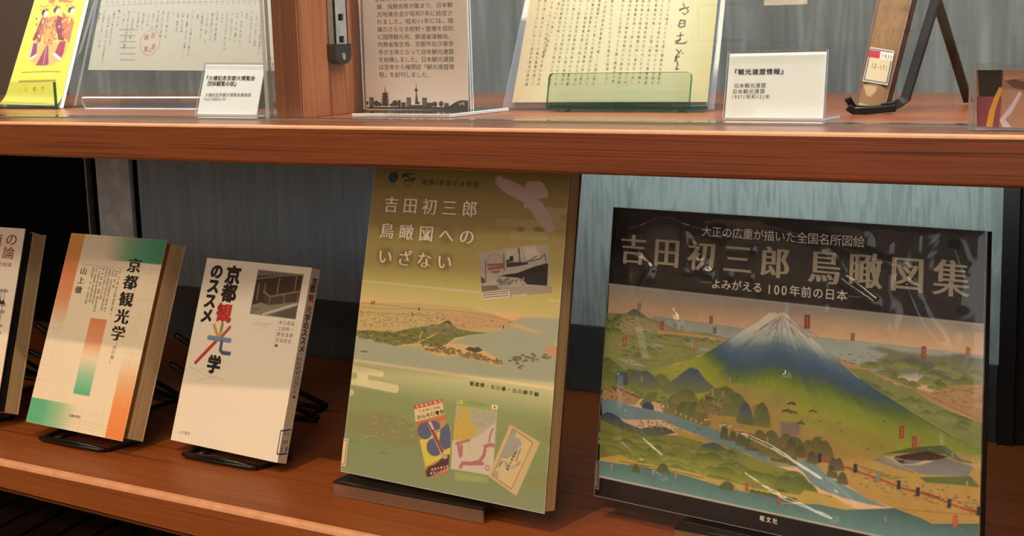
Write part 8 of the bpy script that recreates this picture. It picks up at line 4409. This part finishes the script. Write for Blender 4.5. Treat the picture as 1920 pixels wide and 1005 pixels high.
t=leaning('paperback_book','white_book','white book with black, red and rainbow lettering and a street photograph','book')
cover_part('white_book',t,INK1,COVERBACK,.0006); slab('page_block','white_book',t,PAGES,.0006,.0113,(.002,.0008,.001,.001)); slab('back_cover','white_book',t,COVERBACK,.0113,.0120,(0,0,0,0))
m=MB(); panel_into(m,'white_book_spine',0); m.build('spine',INK1,t,fix=False)
tag(sticker('call_number_label',('white_label_front','white_label_spine'),t,INK1),'blue bordered call number label')
t=leaning('paperback_book','green_book','tall olive green book with white lettering, flying bird and three small maps','book')
cover_part('green_book',t,INKG,OLIVE,.0008); slab('page_block','green_book',t,PAGES,.0008,.0175,(.002,.0015,.0012,.0012)); slab('back_cover','green_book',t,OLIVE,.0175,.0183,(0,.0003,.0005,0)); sticker('shelf_label',('green_label',),t,INK1)
t=leaning('atlas_book','atlas_book','wide black book with a snowy mountain panorama in a crinkled clear sleeve','book')
cover_part('atlas_book',t,INKA,INKBLACK,.0012); slab('page_block','atlas_book',t,PAGES,.0012,.0105,(.003,.003,.003,.003)); slab('back_cover','atlas_book',t,INKBLACK,.0105,.0118,(0,0,0,0)); sticker('shelf_label',('atlas_label',),t,INK1)
# crinkled sleeve: a film with folds pressed over the cover
fm=MB(); qs=Q('atlas_book'); nb=-back('atlas_book'); NX,NY=240,190
rs=np.random.RandomState(11); A_,B_=np.meshgrid(np.linspace(-.004,1.004,NX),np.linspace(-.006,1.006,NY))
Hh=np.full(A_.shape,.0011); X_=A_*.318; Y_=B_*.242
folds=[((.19,.285),(.27,.325),(.37,.305),(.50,.26),(.63,.19),(.70,.13)),((.43,.165),(.52,.115),(.66,.075)),((.08,.30),(.13,.22),(.20,.17)),((.06,.93),(.16,.985),(.22,.965),(.33,.93)),((.09,.62),(.12,.50),(.10,.40)),((.10,.63),(.20,.655),(.25,.56)),((.47,.97),(.62,.935),(.78,.88)),((.93,.94),(.955,.86),(.95,.78)),((.05,.86),(.13,.80),(.10,.70)),((.22,.96),(.24,.88),(.30,.80)),((.62,.90),(.66,.82),(.74,.76)),((.82,.82),(.86,.72),(.90,.66)),((.34,.30),(.46,.36),(.52,.50)),((.05,.42),(.06,.20),(.20,.10))]
for pl in folds:
    P=np.array(pl)*np.array([.318,.242]); d=np.full(X_.shape,1.)
    for a,b in zip(P[:-1],P[1:]):
        e=b-a; tt=np.clip(((X_-a[0])*e[0]+(Y_-a[1])*e[1])/(e@e),0,1); d=np.minimum(d,np.hypot(X_-a[0]-tt*e[0],Y_-a[1]-tt*e[1]))
    Hh+=.0017*np.exp(-(d/.0046)**2)
gr=rs.rand(40,40)
for fx,am in ((14,.0016),(31,.0008)):
    a=(X_/.318*fx)%38; b=(Y_/.242*fx*.76)%38; i=a.astype(int); j=b.astype(int); fa=a-i; fb_=b-j; fa=fa*fa*(3-2*fa); fb_=fb_*fb_*(3-2*fb_)
    g=(gr[j,i]*(1-fa)+gr[j,i+1]*fa)*(1-fb_)+(gr[j+1,i]*(1-fa)+gr[j+1,i+1]*fa)*fb_
    Hh+=am*np.clip(g-.62,0,1)*np.where(Y_/.242>.62,np.where(X_/.318<.45,2.6,1.5),.45)*np.where(X_/.318>.85,.5,1)
ed=np.minimum(np.minimum(A_+.004,1.004-A_)*.318,np.minimum(B_+.006,1.006-B_)*.242); Hh=np.where(ed<.006,.0006+(Hh-.0006)*ed/.006,Hh)
pt=qs[0]*((1-A_)*(1-B_))[...,None]+qs[1]*(A_*(1-B_))[...,None]+qs[2]*(A_*B_)[...,None]+qs[3]*((1-A_)*B_)[...,None]+nb*Hh[...,None]
i=np.arange(NX*NY).reshape(NY,NX); f=np.stack([i[:-1,:-1],i[:-1,1:],i[1:,1:],i[1:,:-1]],-1).reshape(-1,4).tolist()
fm.add(pt.reshape(-1,3),f,0,(1,1,1),True); tag(fm.build('plastic_sleeve',FILM,t,fix=False),'clear crinkled plastic sleeve')
# ------------------------------------------------------------------ wire easels behind the small books
def wire_easel(key,label,feet,xl,group):
    BL,BR,TR,TL=Q(key); n=back(key); ux=(BR-BL)/np.linalg.norm(BR-BL); uy=(TL-BL)/np.linalg.norm(TL-BL)
    t=thing('wire_easel',label,'book stand',Matrix.Translation(at_floor(key,0)),group)
    r=.0020; T={'tourism_book':.031,'white_book':.0155,'value_book':.033}[key]
    mid=(BL+BR)/2; bw=.048
    # front bar bent round under the foot of the book
    zb=r+.0004
    fl=mid-ux*bw; fr=mid+ux*bw; yf=float(min(fl[1],fr[1]))-.0035
    rail_=[(fl[0]-.004,yf+.045,zb),(fl[0]-.004,yf+.03,zb),(fl[0],yf+.006,zb),(fl[0]+.006,yf,zb+.001),(mid[0],yf-.0015,zb+.001),(fr[0]-.006,yf,zb+.001),(fr[0],yf+.006,zb),(fr[0]+.004,yf+.03,zb),(fr[0]+.004,yf+.045,zb)]
    MB().tube(rail_,r).build('front_rail',BLACK,t)
    MB().tube([(fl[0]-.004+.004,yf+.002,zb+.0012),(mid[0],yf+.0006,zb+.0040),(fr[0],yf+.002,zb+.0012)],r*1.15).build('front_lip',BLACK,t)
    MB().tube([(mid[0]-.035,yf+.003,zb),(mid[0]-.035,feet[1][1],zb)],r).build('centre_wire',BLACK,t)
    for (fx,fy),h in zip(feet,(.075,.105)):
        top=BR*0+mid+uy*h+n*T; zb=.0036
        xr=fx; p=[(xl,top[1]+.004,top[2]),(xl,fy-.004,zb+.004),(xl+.004,fy,zb),(xr-.006,fy,zb),(xr,fy-.004,zb+.004),(xr-.030-h*.25,top[1]+.004,top[2])]
        MB().tube(p,r*1.5).build('rear_leg',BLACK,t)
    return t
wire_easel('white_book','black wire easel behind the white book with rainbow lettering',((-.291,.246),(-.315,.289)),-.395,'black wire easels under the small books')
wire_easel('tourism_book','black wire easel behind the book with orange and green bands',((-.492,.239),(-.505,.254)),-.60,'black wire easels under the small books')
wire_easel('value_book','black wire easel under the cream book at the left edge',((-.705,.239),(-.72,.254)),-.80,'black wire easels under the small books')
# ------------------------------------------------------------------ folded acrylic stands under the two large books
def folded_stand(key,label,x0,x1,yf,zt,dtop,group):
    t=thing('folded_book_stand',label,'book stand',Matrix.Translation(((x0+x1)/2,yf+.04,0)),group)
    a=.0028; n=back(key); q=Q(key); ln=math.hypot(n[1],n[2]); th=math.atan2(-n[2],n[1])
    T=.0198 if key=='green_book' else .0135
    yb=(q[0][1]+q[1][1])/2+T*math.cos(th); zb=(q[0][2]+q[1][2])/2-T*math.sin(th)
    m=MB(); m.box(x0,x1,yf,yf+a,.0004,zt-a,0); m.build('front_lip',STAND_REFLECT,t,bevel=.0006)
    MB().box(x0,x1,yf,yf+dtop,zt-a,zt,0).build('top_ledge',STAND_TOP_REFLECT,t,bevel=.0006)
    b=MB(); z2=.21; dy=(z2-zb)*math.tan(th)
    y_=yf+dtop; zb2=zt-a
    sl={'green_book':.0075,'atlas_book':.0125}[key]; yb+=sl
    yb2=yb+(zb2-zb)*math.tan(th)+.0012
    b.prism([(yb2,zb2),(yb2+a,zb2),(yb+dy+a+.0012,z2),(yb+dy+.0012,z2)],x0,x1,axis=0); b.build('back_rest',STAND_REFLECT,t)
    MB().prism([(yb2+a,.0004),(yb2+a*2,.0004),(yb2+a*2,zb2),(yb2+a,zb2)],x0,x1,axis=0).build('rear_foot',STAND_REFLECT,t)
    return t
gq=Q('green_book'); zt3=float(min(gq[0][2],gq[1][2]))-.0175*math.sin(R(12))-.0002
folded_stand('green_book','clear folded plastic stand under the tall green book',-.1285,.0305,.0665,zt3,.075,'folded clear stands under the large books')
aq=Q('atlas_book'); zt4=float(min(aq[0][2],aq[1][2]))-.0118*math.sin(R(10))-.0004
folded_stand('atlas_book','clear folded plastic stand under the wide black panorama book',.1935,.3535,.0905,zt4,.075,'folded clear stands under the large books')
# ------------------------------------------------------------------ upper shelf, left compartment
t=leaning('yellow_pamphlet','pamphlet','yellow folded pamphlet picturing three women in long red robes','pamphlet',ZT)
wp=lambda a,b: .006*np.clip(.10-b,0,1)**2/.01
m=MB(); panel_into(m,'pamphlet',0,.0,wp); m.build('front_leaf',INKS,t,fix=False)
m=MB(); q=Q('pamphlet'); ux=(q[1]-q[0])/np.linalg.norm(q[1]-q[0]); q2=[q[0]+ux*.001,q[1]+ux*.0045,q[2]+ux*.0045,q[3]+ux*.001]; m.hexa(q2,back('pamphlet'),.0006,.0012,0); m.build('rear_leaf',PAPER,t)
def two(nm,mb_args,parent,mats): return mb_args.build(nm,mats,parent)
def plate(q,n,t_,main=0,edge=1): return MB().hexa(q,n,0,t_,main,edge)
def rounded_plate(q,n,t_,r,corners):
    """flat plate on the quad with rounded corners (0 BL,1 BR,2 TR,3 TL)"""
    BL,BR,TR,TL=[np.array(x) for x in q]; W=np.linalg.norm(BR-BL); H=np.linalg.norm(TL-BL); ux=(BR-BL)/W; uy=(TL-BL)/H
    cs=[(0,0),(W,0),(W,H),(0,H)]; pl=[]
    for i,(x,y) in enumerate(cs):
        if i in corners:
            cx=x+(r if x==0 else -r); cy=y+(r if y==0 else -r)
            for a in np.linspace(math.pi+i*math.pi/2,math.pi*1.5+i*math.pi/2,7): pl.append((cx+r*math.cos(a),cy+r*math.sin(a)))
        else: pl.append((x,y))
    v=[BL+ux*a+uy*b for a,b in pl]; k=len(v); m=MB(); vv=v+[p+n*t_ for p in v]
    m.add(vv,[tuple(range(k)),tuple(range(k,2*k))[::-1]],0); m.add(vv,[(i,k+i,k+(i+1)%k,(i+1)%k) for i in range(k)],1); return m
st=thing('acrylic_easel','green tinted clear easel holding the yellow pamphlet','display stand',Matrix.Translation((-.64,.2,ZT)))
q=Q('pamphlet'); n=back('pamphlet'); uy=(q[3]-q[0])/np.linalg.norm(q[3]-q[0])
yf=float(q[1][1])-.010; xr=float(q[1][0])+.004
z0=ZT+.0004
MB().box(-.76,xr,yf,yf+.003,z0,z0+.029).build('front_lip',ACRYL_G,st,bevel=.0008)
MB().box(xr+.0001,xr+.0013,yf,yf+.003,z0,z0+.029).build('lip_edge',ACRYL_G_EDGE,st)
MB().box(-.76,xr-.004,yf+.0031,yf+.0085,z0,z0+.0018).build('base_plate',[ACRYL_G_EDGE],st,bevel=.0006)
bq=[q[0]+n*.004+uy*.060+ux*.012,q[1]+n*.004+uy*.060-ux*.001,q[2]+n*.004-ux*.010,q[3]+n*.004+ux*.012]
rounded_plate(bq,n,.003,.008,(0,1)).build('back_plate',[ACRYL,ACRYL_EDGE],st)
lq=[q[0]+n*.004+ux*.055+uy*.006,q[0]+n*.004+ux*.075+uy*.006,q[0]+n*.004+ux*.075+uy*.07,q[0]+n*.004+ux*.055+uy*.07]
MB().hexa(lq,n,0,.003,0).build('neck',ACRYL_G,st)
t=leaning('printed_sheet','newspaper','old cream printed sheet with small columns of text and a round red stamp','paper sheet',ZT)
m=MB(); panel_into(m,'newspaper',0); m.hexa(Q('newspaper'),back('newspaper'),.00003,.0003,1); m.build('sheet',[INKNEWS,plain('sheet_back','#b8ad98',rough=.8)],t,fix=False)
st=thing('acrylic_easel','large clear easel with a long lip behind the old printed sheet','display stand',Matrix.Translation((-.43,.2,ZT)))
q=Q('sheet_rest'); n=back('sheet_rest'); uy=(q[3]-q[0])/np.linalg.norm(q[3]-q[0]); q[0]=q[0]+uy*.0012; q[1]=q[1]+uy*.0032; rounded_plate(q,n,.003,.01,()).build('back_plate',[ACRYL,ACRYL_EDGE],st)
lq=[np.array(x) for x in ((-.5345,.1745,ZT+.0006),(-.30,.1745,ZT+.0006),(-.30,.1680,ZT+.0125),(-.5345,.1680,ZT+.0125))]
rounded_plate(lq,np.array([0,.88,.47]),.003,.004,(2,3)).build('front_lip',[ACRYL,ACRYL_EDGE],st)
MB().box(-.5345,-.30,.1775,.1985,ZT+.0004,ZT+.0032).build('base_plate',[ACRYL],st)
def plate_leg(x):
    MB().prism([(.2105,ZT+.0005),(.30,ZT+.0005),(.252,ZT+.115),(.2480,ZT+.115)],x,x+.003,axis=0).build('side_brace',ACRYL,st)
plate_leg(-.52); plate_leg(-.33)
# caption cards in bent acrylic holders
def caption(key,label,ext_r,ext_t,foot,group):
    t=leaning('caption_card',key,label,'caption card',ZT,group); q=Q(key); n=back(key); ux=(q[1]-q[0])/np.linalg.norm(q[1]-q[0]); uy=(q[3]-q[0])/np.linalg.norm(q[3]-q[0])
    m=MB(); panel_into(m,key,0); m.hexa(q,n,.00003,.0004,1); m.build('paper_insert',[INKP,PAPER],t,fix=False)
    f_=[q[0]-ux*.0008+uy*.0012,q[1]+ux*ext_r+uy*.0014,q[2]+ux*ext_r+uy*ext_t,q[3]-ux*.0008+uy*ext_t]
    MB().hexa(f_,n,-.0022,-.0008,0,1).build('front_plate',[ACRYL,ACRYL_EDGE],t); MB().hexa(f_,n,.0008,.0022,0,1).build('back_plate',[ACRYL,ACRYL_EDGE],t)
    x0,x1=float(f_[0][0]),float(f_[1][0]); y0=float((f_[0][1]+f_[1][1])/2)
    MB().box(x0,x1,y0-.0022,y0+foot,ZT+.0003,ZT+.0021).build('foot_plate',[ACRYL_EDGE],t)
caption('card_fair','white caption card left of the wooden upright, with a two-line bold title',.011,.0012,.034,'caption cards in clear holders')
caption('card_news','white caption card between the yellowed page and the brown volume',.0008,.0016,.034,'caption cards in clear holders')
# ------------------------------------------------------------------ upper shelf, right compartment
t=thing('sign_stand','upright text panel with a black skyline in a clear stand beside the upright','sign',Matrix.Translation((-.085,.16,ZT)))
m=MB(); panel_into(m,'sign',0); m.hexa(Q('sign'),back('sign'),.00003,.0003,1); m.build('text_sheet',[INKSIGN,PAPER],t,fix=False)
q=Q('sign'); xa,xb=float(q[0][0])-.0012,float(q[1][0])+.0042; za,zb=ZT+.0036,float(q[2][2])+.004
for nm,ya in (('front_plate',.1475),('back_plate',.1508)):
    m=MB(); v=[(x,yy,z) for x in (xa,xb) for yy in (ya,ya+.0018) for z in (za,zb)]
    m.add(v,[(0,4,5,1),(2,3,7,6)],0); m.add(v,[(0,1,3,2),(4,6,7,5),(0,2,6,4),(1,5,7,3)],1); m.build(nm,[ACRYL,ACRYL_EDGE],t)
MB().box(-.113,-.010,.098,.19,ZT+.0003,ZT+.0033).build('base_plate',clear('sign_base_acrylic',(.9,.9,.9),refl=1.6,rough=.12,haze=.45,hazecol=(.9,.86,.82)),t,bevel=.0006)
t=leaning('magazine_page','page','yellowed page of vertical text with a brushed signature in a clear folder','page',ZT)
m=MB(); panel_into(m,'page',0); m.hexa(Q('page'),back('page'),.00003,.0004,1); m.build('page_leaf',[INKPG,plain('page_back','#d9c690',rough=.8)],t,fix=False)
m=MB().hexa(Q('folder'),back('folder'),-.0012,-.0006,0,1); m.build('clear_folder',[FILM_CLEAR,ACRYL_EDGE],t)
st=thing('acrylic_easel','green tinted clear easel with a wide lip in front of the yellowed page','display stand',Matrix.Translation((.09,.2,ZT)))
xa,xb=.0315,.1655; q=Q('page'); ylip=.1835; zl=ZT+.0052
lq=[np.array(x) for x in ((xa,ylip,zl),(xb,ylip,zl),(xb,ylip+.0062,zl+.0275),(xa,ylip+.0062,zl+.0275))]
rounded_plate(lq,np.array([0,.976,-.22]),.003,.004,(2,3)).build('front_lip',[ACRYL_G,ACRYL_G_EDGE],st)
MB().box(xa,xb,ylip+.0005,ylip+.0135,ZT+.0022,ZT+.0050).build('base_plate',[ACRYL_G_EDGE],st,bevel=.0006)
MB().box(xb,xb+.011,ylip+.003,ylip+.0135,ZT+.0022,ZT+.0050).build('side_tab',[ACRYL_G_EDGE],st)
fq=Q('folder'); nf=back('folder'); uxf=(fq[1]-fq[0])/np.linalg.norm(fq[1]-fq[0]); uyf=(fq[3]-fq[0])/np.linalg.norm(fq[3]-fq[0])
bq=[fq[0]+nf*.003+uxf*.045+uyf*.004,fq[1]+nf*.003-uxf*.012+uyf*.004,fq[2]+nf*.003-uxf*.012-uyf*.03,fq[3]+nf*.003+uxf*.045-uyf*.03]
rounded_plate(bq,nf,.003,.006,(2,3)).build('back_plate',[ACRYL_G,ACRYL_G_EDGE],st)
for x in (xa+.012,xb-.014):
    MB().prism(disc(x,ylip+.010,0,.0055,14),ZT+.0002,ZT+.0022).build('rubber_foot',plain('clear_bumper','#b7bfae',rough=.4),st)
# worn volume seen from its spine, on a black easel
t=leaning('bound_volume','bound_volume','worn brown bound volume seen from its spine with a pasted paper label','book',ZT)
m=MB(); panel_into(m,'bound_volume',0,.0,lambda a,b: .0022*(1-(2*a-1)**2)); m.build('spine',INKS,t,fix=False)
slab('cover_boards','bound_volume',t,BROWNLEATHER,.0006,.012,(0,0,.006,0)); tag(sticker('paper_label',('volume_label',),t,INKS,off=.0026),'aged paper label with red and blue print')
st=thing('flat_bar_easel','black flat bar easel holding the worn brown volume','display stand',Matrix.Translation((.33,.25,ZT)))
def bar(nm,pts,w,th,mat=BLACK,parent=st):
    pts=[np.array(p,float) for p in pts]; m=MB(); rings=[]
    for i,p in enumerate(pts):
        a=pts[max(i-1,0)]; b=pts[min(i+1,len(pts)-1)]; tt=(b-a)/np.linalg.norm(b-a); sx=np.cross(tt,[0.,1.,0.]); 
        sx=sx/np.linalg.norm(sx) if np.linalg.norm(sx)>.2 else np.array([1.,0,0]); sy=np.cross(sx,tt)
        rings.append([p+sx*w/2*a_+sy*th/2*b_ for a_,b_ in ((-1,-1),(1,-1),(1,1),(-1,1))])
    v=np.array(rings).reshape(-1,3); f=[]
    for i in range(len(pts)-1):
        for k in range(4): f.append((i*4+k,i*4+(k+1)%4,i*4+4+(k+1)%4,i*4+4+k))
    f+=[(3,2,1,0),tuple(len(v)-4+k for k in range(4))]; m.add(v,f); return m.build(nm,mat,parent,bevel=.0008)
bar('front_leg',[(.369,.212,.462),(.3585,.200,.417),(.3400,.1905,.3445),(.3375,.188,.3428),(.3325,.185,.3396),(.325,.18,.3386)],.0072,.0035)
bar('hook',[(.3335,.186,.3388),(.316,.1745,.3378),(.3075,.1685,.3396),(.3040,.1655,.3470)],.0055,.003)
bar('hook',[(.335,.182,.3382),(.3185,.166,.3372),(.3100,.1605,.3376),(.3068,.158,.3405)],.0055,.003)
bar('rear_leg',[(.3495,.206,.462),(.3535,.2210,.417),(.3586,.299,.3368)],.0072,.0035)
# furniture on the far side of the room, seen only as reflections in the glass
WALNUT=plain('walnut','#2b1d15',rough=.5)
SHADE=bpy.data.materials.new('lamp_shade_glow'); SHADE.use_nodes=True
_b=SHADE.node_tree.nodes['Principled BSDF']; _b.inputs['Emission Color'].default_value=(1,.72,.42,1); _b.inputs['Emission Strength'].default_value=6
dk=thing('reading_counter','dark reading counter on the far side of the room','counter',Matrix.Translation((-2.1,-6.0,FLOOR)))
MB().box(-3.0,-1.2,-6.3,-5.7,.27,.30).build('counter_top',plain('counter_top_wood','#7d5a3c',rough=.5),dk); MB().box(-2.95,-1.25,-6.25,-5.8,FLOOR,.27).build('counter_body',WALNUT,dk)
lp=thing('table_lamp','small table lamp with a warm shade on the far reading counter','lamp',Matrix.Translation((-2.07,-6.05,.30)))
MB().prism(disc(-2.07,-6.05,0,.07),.30,.315).build('lamp_base',BLACK,lp); MB().prism(disc(-2.07,-6.05,0,.008),.315,.50).build('lamp_stem',BLACK,lp); MB().prism(disc(-2.07,-6.05,0,.11),.50,.60).build('lamp_shade',SHADE,lp)
for px,pz,w_,h_,cl in ((-2.62,.42,.30,.22,'#c9c2b4'),(-1.62,.44,.26,.20,'#bfae8e')):
    nb=thing('notice_frame','pale framed notice on the far wall '+('left' if px<-2 else 'right')+' of the table lamp','notice',Matrix.Translation((px,-6.49,pz)))
    MB().box(px-w_/2,px+w_/2,-6.499,-6.485,pz-h_/2,pz+h_/2).build('frame',WALNUT,nb); MB().box(px-w_/2+.02,px+w_/2-.02,-6.485,-6.483,pz-h_/2+.02,pz+h_/2-.02).build('sheet',plain('notice_sheet',cl,rough=.7),nb)
RIM_GLARE=clear('rim_glare',(.9,.9,.9),refl=2.0,rough=.1,haze=.85,hazecol=(.95,.95,.95))  # white haze paints the glare on the block's edges
t=thing('photo_block','clear acrylic block with a cropped portrait picture at the right edge','photo block',Matrix.Translation((.46,.04,ZT)))
q=Q('portrait'); m=MB(); panel_into(m,'portrait',0); m.hexa(q,back('portrait'),.00003,.0006,1); m.build('picture',[INKP,PAPER],t,fix=False)
xa,xb=float(q[0][0])-.0035,float(q[1][0])+.003; za,zb=ZT+.0004,float(q[3][2])+.0035
m=MB(); v=[(x,yy,z) for x in (xa,xb) for yy in (.0285,.0360) for z in (za,zb)]
m.add(v,[(0,4,5,1),(2,3,7,6)],0); m.add(v,[(0,1,3,2),(4,6,7,5),(0,2,6,4),(1,5,7,3)],1); m.build('front_slab',[ACRYL,RIM_GLARE],t)
m=MB(); v=[(x,yy,z) for x in (xa,xb) for yy in (.0386,.0450) for z in (za,zb)]
m.add(v,[(0,4,5,1),(2,3,7,6)],0); m.add(v,[(0,1,3,2),(4,6,7,5),(0,2,6,4),(1,5,7,3)],1); m.build('back_slab',[ACRYL,RIM_GLARE],t)
